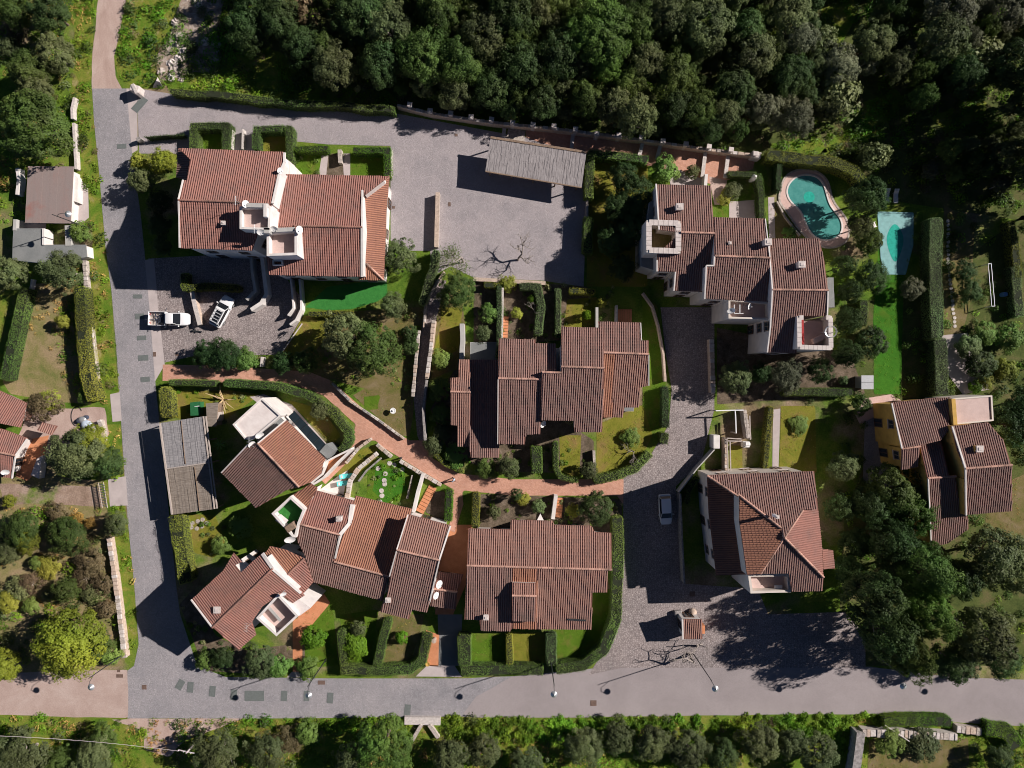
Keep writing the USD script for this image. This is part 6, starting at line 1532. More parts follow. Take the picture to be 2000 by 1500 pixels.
# ------------------------------------------------------------------ person
def person(x, y, rot):
    J = {}
    S = []
    def ball(p, r):
        return manifold3d.Manifold.sphere(r, 14).translate([float(q) for q in p])
    def bone(a, ra, b, rb):
        S.append(manifold3d.Manifold.batch_hull([ball(a, ra), ball(b, rb)]))
    bone((0, -.09, .98), .10, (0, .09, .98), .10); bone((0, 0, 1.0), .13, (.02, 0, 1.28), .135)
    bone((.02, -.17, 1.40), .075, (.02, .17, 1.40), .075); bone((0, 0, 1.1), .12, (.02, 0, 1.42), .10); bone((.02, 0, 1.42), .06, (.04, 0, 1.55), .055)
    bone((.05, 0, 1.62), .085, (.045, 0, 1.69), .092); bone((.12, 0, 1.62), .02, (.14, 0, 1.60), .016)
    for s, kx, fx, ex in ((-1, .16, .22, .12), (1, -.02, -.25, -.10)):
        bone((0, s * .09, .96), .09, (kx, s * .1, .52), .06); bone((kx, s * .1, .52), .058, (fx, s * .1, .10), .04); bone((fx - .04, s * .1, .05), .045, (fx + .15, s * .11, .035), .032)
        e = (-ex * .6, s * .25, 1.13); hnd = (.12 - ex * .3, s * .26, .92)
        bone((.02, s * .2, 1.40), .058, e, .042); bone(e, .04, hnd, .03); bone(hnd, .032, (hnd[0] + .03, hnd[1], hnd[2] - .07), .028)
        for k in range(4): bone((hnd[0] + .005 + k * .017, hnd[1], hnd[2] - .07), .0095, (hnd[0] + .02 + k * .017, hnd[1] - s * .015, hnd[2] - .15 + abs(k - 1.5) * .008), .0085)
        bone((hnd[0] + .03, hnd[1] - s * .01, hnd[2] - .02), .011, (hnd[0] + .075, hnd[1] - s * .03, hnd[2] - .06), .009)
    m = manifold3d.Manifold.batch_boolean(S, manifold3d.OpType.Add)
    me = m.to_mesh(); body = trimesh.Trimesh(me.vert_properties[:, :3], me.tri_verts)
    trimesh.smoothing.filter_taubin(body, iterations=4)
    t = thing('person', 'person in pale blue top and dark trousers walking on the brick lane', 'person', P(x, y), rot)
    obj('body', body, M['skin'], t, smooth=True)
    v, f = body.vertices, body.faces; c = v[f].mean(1); n = body.vertex_normals
    def cloth(name, keep, mt, off=.012):
        b = trimesh.Trimesh(v + n * off, f[keep], process=False); b.remove_unreferenced_vertices(); obj(name, b, M[mt], t, smooth=True)
    r = np.hypot(c[:, 0] - .045, c[:, 1])
    cloth('shirt', (c[:, 2] > .93) & (c[:, 2] < 1.5) & ~((abs(c[:, 1]) > .2) & (c[:, 2] < 1.02)), 'cloth_blue', .016)
    cloth('trousers', (c[:, 2] > .09) & (c[:, 2] < 1.0) & (abs(c[:, 1]) < .215), 'cloth_dark', .012)
    cloth('hair', (c[:, 2] > 1.63) & (c[:, 0] < .09), 'hair', .014); cloth('shoes', c[:, 2] < .1, 'hair', .008)
    for s in (-1, 1): obj('eye', MB().lathe([(.001, -.008), (.009, 0), (.001, .008)], (.128, s * .032, 1.655), 8), M['cloth_dark'], t)
person(887, 936, 2.6)
obj('bollard', MB().lathe([(.14, 0), (.12, .7), (.16, .75), (.1, .9), (.01, .92)], P(784, 894), 10), M['darkmetal'], smooth=40, label='dark bollard standing in the gap of the brick lane wall', category='bollard')
obj('waste_bin', MB().lathe([(.25, 0), (.32, .9), (.34, .95), (.01, 1.0)], P(849, 1247), 12), M['stone2'], smooth=40, label='round brown pot in the shaded entry of the curved house', category='pot')
obj('pot', MB().lathe([(.2, 0), (.3, .5), (.26, .5), (.01, .4)], P(836, 1295), 12), M['yellow'], smooth=40, label='yellow pot at the road end of the brick entry', category='pot')
obj('stone_ball', MB().tm(trimesh.creation.icosphere(2, .55)).get().apply_translation(P(1353, 1196, .3)), M['stone2'], smooth=True, label='rounded pale boulder in the driveway just above the gatehouse', category='boulder')
obj('trough', MB().box(P(1324, 1197, .35), (1.0, .7, .7), .1, bevel=.08), M['greystone'], label='grey stone trough in the shade left above the gatehouse', category='trough')
obj('blue_barrel', MB().lathe([(.3, 0), (.33, .4), (.3, .85), (.01, .87)], P(1956, 576), 14), M['blueplastic'], smooth=40, label='blue barrel in the shaded right garden', category='barrel')
# ------------------------------------------------------------------ hedges
for pts, w, h_, lf, lab in (
    ([(330, 177), (450, 188), (560, 199), (680, 206), (772, 214)], 15, 1.7, 'hedge', 'long wild-topped hedge along the upper side of the yard entrance'),
    ([(377, 292), (377, 247), (441, 246), (439, 292)], 17, 1.9, 'hedge', 'square clipped hedge around the first lawn above the double house'),
    ([(499, 292), (500, 252), (558, 251)], 15, 1.9, 'hedge', 'L-shaped clipped hedge around the second lawn above the double house'),
    ([(563, 244), (565, 300), (562, 318)], 16, 2.0, 'hedge', 'short broad hedge standing between second lawn and third lawn'),
    ([(574, 290), (641, 290)], 14, 1.8, 'vivid', 'straight hedge above the third lawn of the double house'),
    ([(688, 293), (756, 293), (755, 344)], 15, 1.8, 'vivid', 'corner hedge around the fourth lawn at the yard edge'),
    ([(851, 488), (846, 520), (833, 560), (822, 595)], 16, 2.0, 'hedge_blue', 'dark hedge beside the top of the narrow lane'),
    ([(358, 533), (360, 562), (410, 558), (466, 562)], 15, 1.6, 'hedge_yellow', 'L-shaped yellowish hedge in the shaded forecourt of the double house'),
    ([(320, 756), (326, 815)], 22, 2.0, 'hedge_yellow', 'thick upright hedge piece at the north end of the reed canopy'),
    ([(330, 748), (420, 748)], 13, 1.9, 'hedge', 'left piece of the hedge below the brick lane, beside the road'),
    ([(437, 747), (540, 755), (600, 772), (650, 805), (678, 842), (680, 862), (664, 884)], 17, 2.0, 'hedge', 'long bending hedge around the white flat-roofed house'),
    ([(343, 1005), (352, 1070), (365, 1140)], 27, 2.1, 'hedge_yellow', 'long loose hedge below the reed canopy beside the road'),
    ([(1015, 558), (1050, 560), (1057, 600), (1050, 655)], 17, 1.9, 'hedge_blue', 'hook-shaped bluish hedge above the centre house'),
    ([(1091, 563), (1091, 658)], 12, 1.8, 'hedge_blue', 'narrow straight hedge left of the small olive lawn'),
    ([(1111, 568), (1163, 570)], 12, 1.8, 'hedge_yellow', 'short horizontal hedge above the small olive lawn'),
    ([(974, 556), (975, 610), (973, 700)], 11, 1.6, 'hedge_blue', 'narrow hedge left of the orange wooden steps'),
    ([(945, 556), (975, 558)], 12, 1.4, 'hedge_yellow', 'short rough hedge under the yard wall left of the steps'),
    ([(836, 855), (848, 885), (870, 908), (905, 922)], 9, .9, 'hedge_yellow', 'low yellowish edging hedge curving left of the centre house'),
    ([(1085, 862), (1086, 915), (1096, 932), (1130, 940)], 12, 1.4, 'hedge', 'U-side hedge around the narrow lawn below the centre house'),
    ([(1300, 845), (1296, 866)], 18, 1.5, 'hedge', 'upper short piece of the curved driveway hedge'),
    ([(1300, 755), (1300, 835)], 16, 1.6, 'dark', 'dark hedge beside the driveway bend below the wall end'),
    ([(1270, 884), (1240, 915), (1200, 931), (1160, 938)], 19, 1.5, 'hedge', 'long curved hedge between the olive lawn and the driveway'),
    ([(1047, 872), (1048, 925)], 22, 1.8, 'hedge', 'short broad hedge below the dish of the centre house'),
    ([(1148, 300), (1210, 305), (1266, 312)], 17, 2.0, 'hedge', 'long hedge right of the carport along the brick steps'),
    ([(1153, 308), (1150, 386)], 18, 2.0, 'hedge', 'upper yard hedge beside the carport end'),
    ([(1150, 424), (1148, 494)], 20, 2.0, 'hedge', 'lower yard hedge left of the dark garden'),
    ([(1424, 339), (1476, 341)], 13, 1.4, 'hedge', 'short clipped hedge above the barbecue'),
    ([(1482, 338), (1488, 380), (1490, 432)], 15, 1.6, 'hedge', 'upright hedge right of the barbecue'),
    ([(1524, 318), (1521, 372)], 13, 1.8, 'dark', 'dark upright hedge left of the kidney pool'),
    ([(1500, 303), (1560, 308), (1630, 318), (1672, 332), (1690, 360)], 22, 2.2, 'hedge_yellow', 'bushy bent hedge behind the kidney pool'),
    ([(1828, 425), (1828, 560), (1832, 660)], 27, 2.3, 'hedge_blue', 'tall grey-green hedge right of the bright lawn, upper stretch'),
    ([(1836, 662), (1842, 772)], 27, 2.3, 'hedge_blue', 'tall grey-green hedge right of the bright lawn, lower stretch'),
    ([(1530, 765), (1665, 766)], 17, 1.6, 'hedge', 'straight hedge above the olive lawn of the villa'),
    ([(1688, 585), (1686, 635)], 18, 1.5, 'hedge', 'short hedge left of the bright lawn between two round trees'),
    ([(1505, 794), (1500, 860), (1496, 924)], 13, 1.4, 'hedge_yellow', 'narrow hedge left of the villa garden path'),
    ([(48, 562), (28, 650), (8, 742)], 20, 1.8, 'hedge', 'slanting hedge left of the dry field'),
    ([(152, 560), (158, 640), (164, 720), (180, 782)], 22, 2.2, 'hedge_yellow', 'tall hedge right of the dry field along the stone wall'),
    ([(666, 1230), (671, 1300)], 18, 1.6, 'hedge', 'left upright hedge of the lower left gardens'),
    ([(665, 1308), (720, 1312), (800, 1308), (825, 1290), (833, 1240)], 20, 1.6, 'hedge', 'U-shaped hedge along the lower road left of the entry'),
    ([(757, 1210), (748, 1250), (735, 1300)], 18, 1.6, 'hedge', 'slanting hedge dividing the two lower left gardens'),
    ([(907, 1240), (906, 1300)], 26, 1.8, 'hedge', 'left leg of the tall hedge below the wide house'),
    ([(900, 1310), (1000, 1308), (1060, 1310)], 22, 1.6, 'hedge', 'long low piece of hedge along the lower road under the wide house'),
    ([(996, 1240), (994, 1300)], 14, 1.5, 'hedge_yellow', 'yellowish dividing hedge below the wide house'),
    ([(1077, 1240), (1078, 1300)], 22, 1.7, 'hedge_blue', 'broad dividing hedge left of the last lawn under the wide house'),
    ([(1085, 1308), (1140, 1300), (1180, 1270), (1203, 1210), (1208, 1100), (1207, 1010)], 23, 1.9, 'hedge', 'tall curved hedge between the wide house and the driveway'),
    ([(877, 958), (874, 1018)], 15, 1.6, 'vivid', 'short bright hedge right of the rock garden'),
    ([(929, 962), (927, 1032)], 16, 1.6, 'hedge_yellow', 'short yellowish hedge at the upper left corner of the wide house'),
    ([(1726, 1412), (1790, 1408), (1860, 1412)], 22, 1.5, 'vivid', 'bright trimmed hedge along the lower road above the walled garden'),
    ([(1928, 1424), (1970, 1432), (1990, 1465)], 30, 1.5, 'vivid', 'bright bushy hedge at the far lower right'),
    ([(1640, 1130), (1692, 1128)], 14, 1.2, 'hedge', 'small dark hedge right of the villa porch'),
    ([(600, 613), (660, 612), (690, 612)], 12, 1.3, 'hedge_yellow', 'low olive hedge below the artificial lawn'),
    ([(1975, 430), (1985, 480), (1992, 540)], 18, 1.6, 'hedge_yellow', 'hedge at the right edge beside the shaded garden'),
    ([(1985, 520), (1995, 620)], 20, 1.6, 'hedge_blue', 'bluish hedge at the right edge below the yellowish one'),
    ([(1340, 985), (1345, 955), (1362, 930)], 14, 1.0, 'hedge', 'shaded hedge strip right of the parked hatchback'),
    ([(1565, 352), (1568, 340)], 6, .5, 'hedge_yellow', 'tiny hedge tuft at the pool top'),
    ([(280, 268), (360, 262)], 5, 1.4, 'dark', 'thin dark hedge line between yard entrance and double house'),
    ):
    if 'tiny' in lab: continue
    hedge(pts, w, h_, lf, lab, rough=0.35 if any(k in lab for k in ('wild', 'loose', 'bushy', 'bluish hedge at')) else 0.16)

# ------------------------------------------------------------------ single trees and shrubs
TREES = (
 ('oak', 68, 246, 68, 7.5, 'huge round oak-like tree at the left edge above the rusty shed'),
 ('oak', 55, 142, 40, 5.5, 'dark bushy tree above the huge round tree at the left edge'),
 ('olive', 108, 108, 42, 5, 'grey-green tree leaning over the left garden wall at the top'),
 ('dark', 100, 22, 42, 6, 'dark tree at the top edge left of the earth track'),
 ('obush', 18, 92, 22, 2, 'grey shrub at the left edge near the top'),
 ('dry', 28, 62, 30, 1.5, 'bare brush heap at the upper left edge'),
 ('olive', 70, 172, 36, 5, 'olive-coloured tree touching the top of the huge left tree'),
 ('oak', 30, 20, 34, 5, 'tree in the very upper left corner'),
 ('olive', 277, 354, 26, 4, 'silvery round tree at the left corner of the double house'),
 ('ybush', 272, 314, 17, 2.4, 'small yellow-green shrub above the silvery tree'),
 ('yellow', 320, 318, 27, 4, 'yellow-green tree between silvery tree and double house'),
 ('olive', 124, 528, 40, 5.5, 'dense tree just below the grey annex'),
 ('olive', 22, 535, 34, 5, 'grey tree at the left edge below the annex'),
 ('bush', 157, 455, 20, 2.5, 'dark shrub beside the annex corner near the left road'),
 ('ybush', 122, 628, 14, 2, 'small yellow-green shrub in the dry field'),
 ('dark', 405, 692, 28, 3.2, 'left dark bush of the row below the parking court'),
 ('dark', 440, 690, 34, 3.8, 'big middle dark bush of the row below the parking court'),
 ('bush', 478, 702, 24, 2.4, 'right bush of the row below the parking court'),
 ('olive', 678, 655, 52, 7, 'greyish half of the great tree pair in the middle garden'),
 ('oak', 728, 684, 56, 7.5, 'dark green half of the great tree pair in the middle garden'),
 ('oak', 600, 706, 26, 3.2, 'dark shrub tree left below the great tree pair'),
 ('dark', 552, 708, 22, 2.6, 'dark low shrub above the brick lane left of the great trees'),
 ('ball', 800, 650, 17, 2.6, 'upright oval clipped bush beside the narrow lane, upper half'),
 ('ball', 802, 678, 17, 2.4, 'upright oval clipped bush beside the narrow lane, lower half'),
 ('olive', 783, 500, 34, 4.6, 'loose grey-green tree at the right corner of the double house'),
 ('olive', 768, 598, 30, 4.2, 'feathery tree right of the artificial lawn'),
 ('oak', 893, 570, 38, 4.4, 'round leafy tree left of the centre house gardens'),
 ('olive', 150, 885, 54, 6.0, 'great spreading tree right of the terracotta patio'),
 ('yellow', 175, 860, 36, 5.0, 'yellowish part of the tree by the heap of sacks'),
 ('dark', 212, 902, 30, 4.5, 'dark tree close to the left road beside the patio tree'),
 ('flower', 38, 800, 15, 2.2, 'pink-flowering shrub against the small villa roof, left one'),
 ('flower', 52, 812, 12, 2.0, 'pink-flowering shrub against the small villa roof, right one'),
 ('dry', 85, 795, 34, 2.2, 'dry olive-brown shrub above the small villa'),
 ('ybush', 98, 782, 20, 1.6, 'olive-brown low shrub at the lower edge of the dry field'),
 ('bush', 165, 775, 14, 1.4, 'grey shrub at the lower end of the tall field hedge'),
 ('yellow', 138, 1255, 74, 7.5, 'huge yellow-green pine-like tree at the lower left'),
 ('yellow', 8, 1298, 34, 5, 'yellow-green tree at the left edge by the dirt road'),
 ('oak', 195, 1255, 30, 4.5, 'darker crown beside the huge yellow-green tree, near the wall'),
 ('oak', 130, 1150, 24, 3.4, 'small dark tree above the huge yellow-green tree'),
 ('oak', 40, 1035, 38, 3.0, 'spreading dark green shrub in the wild garden, upper left'),
 ('oak', 130, 1045, 40, 3.4, 'spreading dark green shrub in the wild garden, upper right'),
 ('yellow', 52, 1058, 26, 2.6, 'yellowish shrub in the wild garden'),
 ('olive', 15, 1080, 26, 2.4, 'grey-green shrub at the left edge of the wild garden'),
 ('dry', 175, 1098, 32, 1.6, 'purplish dry scrub beside the wild garden wall'),
 ('dry', 165, 1130, 26, 1.5, 'purplish dry scrub lower in the wild garden'),
 ('dry', 208, 1190, 20, 1.8, 'grey twiggy shrub close to the wild garden wall'),
 ('ored', 148, 1013, 14, 1.2, 'orange shrub left of its neighbour in the wild garden'),
 ('ored', 176, 1020, 12, 1.3, 'orange shrub right of its neighbour in the wild garden'),
 ('cactus', 33, 1078, 14, 1.0, 'pale spiky agave left in the wild garden'),
 ('cactus', 38, 1148, 24, 1.2, 'large pale spiky agave in the wild garden'),
 ('cactus', 178, 1158, 20, 1.0, 'pale blue agave near the wild garden wall'),
 ('cactus', 95, 1160, 12, .9, 'small pale agave above the huge yellow-green tree'),
 ('bush', 70, 1100, 14, 1.4, 'bright rounded shrub in the middle of the wild garden'),
 ('bush', 60, 1185, 18, 1.2, 'low grey shrub in the lower wild garden'),
 ('ybush', 15, 1175, 22, 1.2, 'low olive shrub at the left edge of the lower wild garden'),
 ('ybush', 95, 1110, 24, 1.2, 'low olive shrub by the curved terrace of the wild garden'),
 ('olive', 228, 1022, 24, 3.4, 'grey-green tree over the upper end of the wild garden wall'),
 ('bush', 218, 1280, 20, 2.4, 'dark shrub at the lower end of the wild garden wall'),
 ('yellow', 20, 978, 14, 2, 'yellow shrub below the small villa white wall'),
 ('olive', 40, 1478, 60, 5.5, 'grey-green tree in the lower left corner of the photo'),
 ('oak', 205, 1440, 28, 3.6, 'dark shrub tree on the lower bank left of the bare earth'),
 ('olive', 185, 1478, 44, 5, 'olive tree at the bottom edge right of the corner tree'),
 ('oak', 120, 1490, 34, 4, 'dark crown at the bottom edge between two olive trees'),
 ('olive', 425, 1468, 46, 5, 'spreading tree right of the utility pole'),
 ('olive', 520, 1470, 40, 4, 'olive tree at the bottom edge right of the pole tree'),
 ('bush', 600, 1430, 26, 2, 'green shrub on the lower bank left of the big pine'),
 ('pine', 750, 1455, 62, 7, 'big bright pine at the bottom edge left of the culvert'),
 ('olive', 690, 1478, 36, 5, 'pale green crown left of the big bottom pine'),
 ('dry', 560, 1445, 34, 1.5, 'brown low scrub on the bank below the lower road'),
 ('olive', 880, 1475, 40, 3.4, 'brownish olive tree right of the culvert'),
 ('olive', 945, 1465, 36, 3.0, 'olive shrub tree second right of the culvert'),
 ('olive', 1140, 1455, 42, 3.6, 'pale olive tree on the lower bank below the gatehouse road, left'),
 ('olive', 1205, 1440, 34, 3.4, 'pale olive tree on the lower bank, second'),
 ('olive', 1275, 1450, 42, 3.8, 'olive tree on the lower bank, third'),
 ('olive', 1345, 1462, 44, 4.2, 'olive tree on the lower bank, fourth'),
 ('dark', 1410, 1478, 34, 4, 'dark tree at the bottom edge, fifth on the bank'),
 ('olive', 1485, 1450, 40, 4.2, 'olive tree on the lower bank, sixth'),
 ('olive', 1545, 1450, 34, 3.6, 'pale olive tree on the lower bank, seventh'),
 ('olive', 1595, 1470, 44, 4.5, 'olive tree left of the walled garden'),
 ('olive', 1030, 1490, 34, 3, 'pale olive scrub tree at the bottom edge'),
 ('bush', 1740, 1450, 30, 2, 'dark shrub inside the walled garden, left'),
 ('obush', 1800, 1455, 40, 1.8, 'grey shrub inside the walled garden, middle'),
 ('dark', 1950, 1480, 30, 3.4, 'dark tree at the lower right corner'),
 ('olive', 625, 802, 20, 2.6, 'silvery small tree inside the bend of the long hedge'),
 ('olive', 508, 1292, 34, 3.6, 'grey-green tree at the road below the corner house'),
 ('bush', 545, 1300, 24, 2.6, 'dark shrub right of the grey-green road tree'),
 ('bush', 402, 1290, 20, 2, 'round shrub at the road corner below the corner house'),
 ('dark', 432, 1285, 24, 2.2, 'dark shrub right of the round corner shrub'),
 ('vbush', 612, 1245, 24, 1.8, 'bright shrub mass right of the terracotta path'),
 ('bush', 600, 1305, 24, 1.6, 'low shrub at the road right of the terracotta path'),
 ('vbush', 690, 1265, 28, 1.8, 'bright shrub in the second lower left garden'),
 ('obush', 700, 1228, 18, 1.6, 'pale shrub below the curved house wall'),
 ('vbush', 785, 1245, 13, 1.6, 'small palm-like shrub in the third lower left garden'),
 ('olive', 993, 912, 26, 2.8, 'grey-green shrub tree on the brick lane below the centre house'),
 ('obush', 848, 870, 20, 1.6, 'white-tipped shrub left under the left wing'),
 ('obush', 865, 845, 20, 1.6, 'white-tipped shrub beside the narrow lane end'),
 ('bush', 890, 890, 24, 1.4, 'dark shrub in the shade under the left wing'),
 ('bush', 950, 915, 22, 1.4, 'dark shrub left of the lane tree'),
 ('olive', 1150, 918, 20, 2.4, 'small olive tree at the stone wall of the curved lawn'),
 ('dark', 1165, 992, 34, 3.2, 'big dark bush at the upper right of the wide house'),
 ('gball', 1052, 990, 15, 1.9, 'flat clipped round bush above the wide house'),
 ('dark', 1008, 965, 12, 3.0, 'narrow cypress-like bush above the wide house'),
 ('obush', 966, 1000, 14, 1.8, 'grey-green shrub right of the yellowish hedge'),
 ('ybush', 1120, 998, 14, 1.0, 'yellow low shrub beside the dark hedge corner'),
 ('ybush', 1022, 975, 14, 1.0, 'yellowish low shrub by the cypress-like bush'),
 ('obush', 950, 610, 16, 1.6, 'pinkish shrub between two hedges left of the steps'),
 ('bush', 954, 612, 20, 1.8, 'round green shrub left of the narrow hedge above the centre house'),
 ('ybush', 990, 555, 18, 1.2, 'orange-green shrub under the yard wall'),
 ('ybush', 1010, 612, 12, 1.2, 'yellow shrub beside the wooden steps'),
 ('obush', 945, 650, 18, 1.4, 'mixed shrub beside the grey wall at the left wing'),
 ('vbush', 1040, 585, 10, 1.5, 'bright shrub inside the hook-shaped hedge'),
 ('ybush', 1175, 590, 10, 1.4, 'yellowish shrub by the white gravel strip'),
 ('vbush', 1146, 615, 9, 1.8, 'small bright shrub in the olive lawn above the centre house'),
 ('bush', 1232, 855, 20, 1.0, 'low dark shrub at the curved lawn'),
 ('olive', 1436, 738, 36, 4.2, 'round green tree right of the brown stone wall'),
 ('grey', 1537, 735, 34, 4.0, 'silver-grey tree below the terraced houses'),
 ('dark', 1700, 542, 34, 4.2, 'round dark tree left of the bright lawn, under the pool'),
 ('grey', 1780, 564, 22, 2.8, 'small grey tree at the right edge of the bright lawn'),
 ('ball', 1704, 668, 31, 3.6, 'big clipped dark ball tree left of the bright lawn'),
 ('gball', 1648, 743, 10, 1.2, 'small clipped ball in the shaded garden'),
 ('gball', 1892, 676, 25, 2.4, 'grey-green clipped ball beside the white right terrace'),
 ('ball', 1918, 712, 30, 2.6, 'low dark clipped bush below the grey-green ball'),
 ('dark', 1692, 388, 42, 7.5, 'dark tree right of the kidney pool'),
 ('oak', 1697, 470, 28, 3.4, 'leafy shrub tree left of the pale blue pool'),
 ('olive', 1678, 442, 24, 5.5, 'pale tree by the white garden chair'),
 ('olive', 1645, 912, 34, 4.4, 'pale leafy tree right of the villa garden'),
 ('oak', 1740, 965, 56, 6.5, 'bushy bright tree left of the yellow house, upper'),
 ('dark', 1700, 985, 40, 6, 'dark tree beside the bushy bright tree'),
 ('pine', 1785, 1000, 46, 6.5, 'light green crown against the yellow house wall'),
 ('dark', 1740, 1060, 44, 9, 'dark tree between the villa and the yellow house'),
 ('oak', 1805, 1110, 56, 11, 'tall tree below the yellow house, upper crown'),
 ('dark', 1700, 1160, 50, 12, 'dark tall tree right of the villa porch'),
 ('pine', 1800, 1195, 52, 11, 'light green crown of the grove by the lower road'),
 ('dark', 1730, 1235, 52, 12.5, 'dark crown of the grove overhanging the lower road, left'),
 ('oak', 1770, 1280, 40, 10.5, 'crown of the grove reaching over the lower road'),
 ('olive', 1935, 1080, 62, 7.5, 'large grey-green tree right of the yellow house end'),
 ('olive', 1985, 1120, 44, 7, 'olive crown at the right edge below the yellow house'),
 ('dark', 1880, 1130, 40, 6.5, 'dark crown between the grove and the large grey-green tree'),
 ('olive', 1915, 1235, 62, 9.5, 'wide brownish-green tree of the grove at the right'),
 ('dark', 1860, 1290, 44, 5.5, 'dark crown of the grove at the lower road, right'),
 ('dark', 1955, 1290, 36, 5, 'dark shrub tree at the right end of the grove'),
 ('dark', 1975, 830, 46, 6.5, 'dark dense tree behind the yellow house terrace'),
 ('dark', 1995, 790, 36, 6, 'dark tree at the right edge beside the lattice'),
 ('dark', 1670, 1060, 30, 4.5, 'dark slim tree right of the villa roof'),
 ('bush', 1925, 650, 24, 2, 'leafy shrub in the right garden, upper'),
 ('ybush', 1925, 745, 16, 1.4, 'yellow-green shrub above the yellow house terrace'),
 ('bush', 1975, 660, 28, 2.6, 'leafy shrub at the right edge of the garden'),
 ('ybush', 1965, 720, 22, 2.0, 'yellow-green shrub at the right edge of the garden'),
 ('vbush', 1905, 755, 14, 1.2, 'bright low shrub at the white garden path end'),
 ('dark', 1885, 530, 22, 2.6, 'dark shrub shading the dry lawn of the right garden, upper'),
 ('dark', 1895, 570, 24, 2.8, 'dark shrub shading the dry lawn of the right garden, lower'),
 ('bush', 1300, 330, 28, 2.4, 'flowering green bush above the first terraced house'),
 ('obush', 1352, 335, 14, 1.4, 'pale small bush right of the flowering bush'),
 ('dark', 1240, 385, 40, 5.0, 'dark tree in the shaded garden left of the terraced houses, upper'),
 ('dark', 1215, 345, 30, 4.2, 'dark tree in the shaded garden beside the long hedge'),
 ('dark', 1230, 450, 36, 4.6, 'dark tree in the shaded garden left of the stone-rimmed terrace'),
 ('obush', 1430, 372, 18, 1.2, 'pale-leaved shrub over the brown mulch above the middle house'),
 ('ybush', 1418, 387, 16, .8, 'straw-coloured shrub bed above the small lawn'),
 ('bush', 1542, 455, 14, 1.2, 'dark shrub at the corner of the pool deck'),
 ('bush', 1560, 830, 20, .6, 'low plant bed above the villa olive lawn'),
 ('oak', 1680, 790, 20, 2.6, 'shrub tree at the end of the straight villa hedge'),
 ('dark', 312, 395, 24, 3.6, 'shaded dark tree left of the double house, upper'),
 ('dark', 312, 440, 24, 3.4, 'shaded dark tree left of the double house, middle'),
 ('dark', 318, 480, 20, 3.0, 'shaded dark tree left of the double house, lower'),
 ('dark', 1205, 405, 30, 4.6, 'shaded dark tree in the garden right of the yard, upper middle'),
 ('dark', 1195, 470, 30, 4.6, 'shaded dark tree in the garden right of the yard, lower middle'),
 ('dark', 1215, 525, 28, 4.4, 'shaded dark tree in the garden right of the yard, lowest'),
 ('dark', 1648, 520, 22, 5.0, 'dark tree in the shaded strip right of the terraced houses, uppermost'),
 ('dark', 1658, 570, 24, 5.5, 'dark tree in the shaded strip right of the terraced houses, second'),
 ('dark', 1655, 625, 26, 6.0, 'dark tree in the shaded strip right of the terraced houses, third'),
 ('dark', 1652, 690, 28, 6.5, 'dark tree in the shaded strip right of the terraced houses, lowest'),
 ('dark', 1600, 725, 26, 4.5, 'dark tree in the shaded garden right of the silver-grey tree'),
 ('dark', 1485, 730, 22, 3.5, 'dark shrub tree between the round green and the silver-grey tree'),
 ('dark', 1640, 990, 28, 5.0, 'shaded dark tree right of the villa roof corner'),
 ('dark', 1655, 1110, 28, 6.0, 'shaded dark tree right of the villa porch roof'),
 ('bush', 860, 700, 22, 1.6, 'shaded shrub between lane wall and left wing, upper'),
 ('bush', 858, 760, 24, 1.8, 'shaded shrub between lane wall and left wing, middle'),
 ('bush', 862, 810, 22, 1.6, 'shaded shrub between lane wall and left wing, lower'),
 ('bush', 470, 1030, 24, 1.6, 'shaded shrub in the dark garden beside the green roof terrace'),
 ('bush', 430, 1065, 20, 1.4, 'shaded shrub in the dark garden above the corner house'),
 ('dry', 60, 1140, 26, 1.4, 'grey-brown dry scrub in the middle of the wild garden'),
 ('dry', 200, 1140, 22, 1.4, 'grey-brown dry scrub beside the upper wild garden wall'),
 ('dry', 110, 1000, 24, 1.2, 'grey-brown dry scrub at the top of the wild garden'),
 )
for k in TREES:
    if k[3]:
        plant(*k)
# thin and bare trees
t = place_thing('thin_leaved_tree', 'thin olive-leaved tree with visible branches at the lower end of the yard', 'tree', (*P(912, 508)[:2], 0))
m, tips = bare_branches(P(905, 512), 4.2, 0.95, 11, 0.15, 4)
obj('trunk', m, M['palebark'], t, smooth=50)
r_ = np.random.default_rng(2); cc = np.repeat(tips[len(tips) // 4:], 22, 0); cc = cc + r_.normal(0, .33, cc.shape)
v, f = leaf_quads(cc, np.tile([0, 0, 1.0], (len(cc), 1)), .2, r_)
obj('crown', trimesh.Trimesh(v, f, process=False), L['olive'], t)
for x, y, hgt, sd, lab in ((1012, 508, 4.5, 21, 'leafless tree casting branchy shadows at the yard edge'), (1345, 1276, 5.2, 33, 'large leafless tree below the gatehouse'), (1235, 880, 2.6, 45, 'small leafless tree on the curved olive lawn'), (1046, 612, 2.4, 51, 'small pale leafless tree inside the hook-shaped hedge'), (1360, 1262, 4.0, 63, 'second leafless tree right behind the gatehouse')):
    m, tips = bare_branches(P(x, y), hgt, 0.9, sd, 0.035 * hgt, 4)
    t = place_thing('bare_tree', lab, 'tree', (*P(x, y)[:2], 0)); obj('trunk', m, M['palebark'], t, smooth=50)

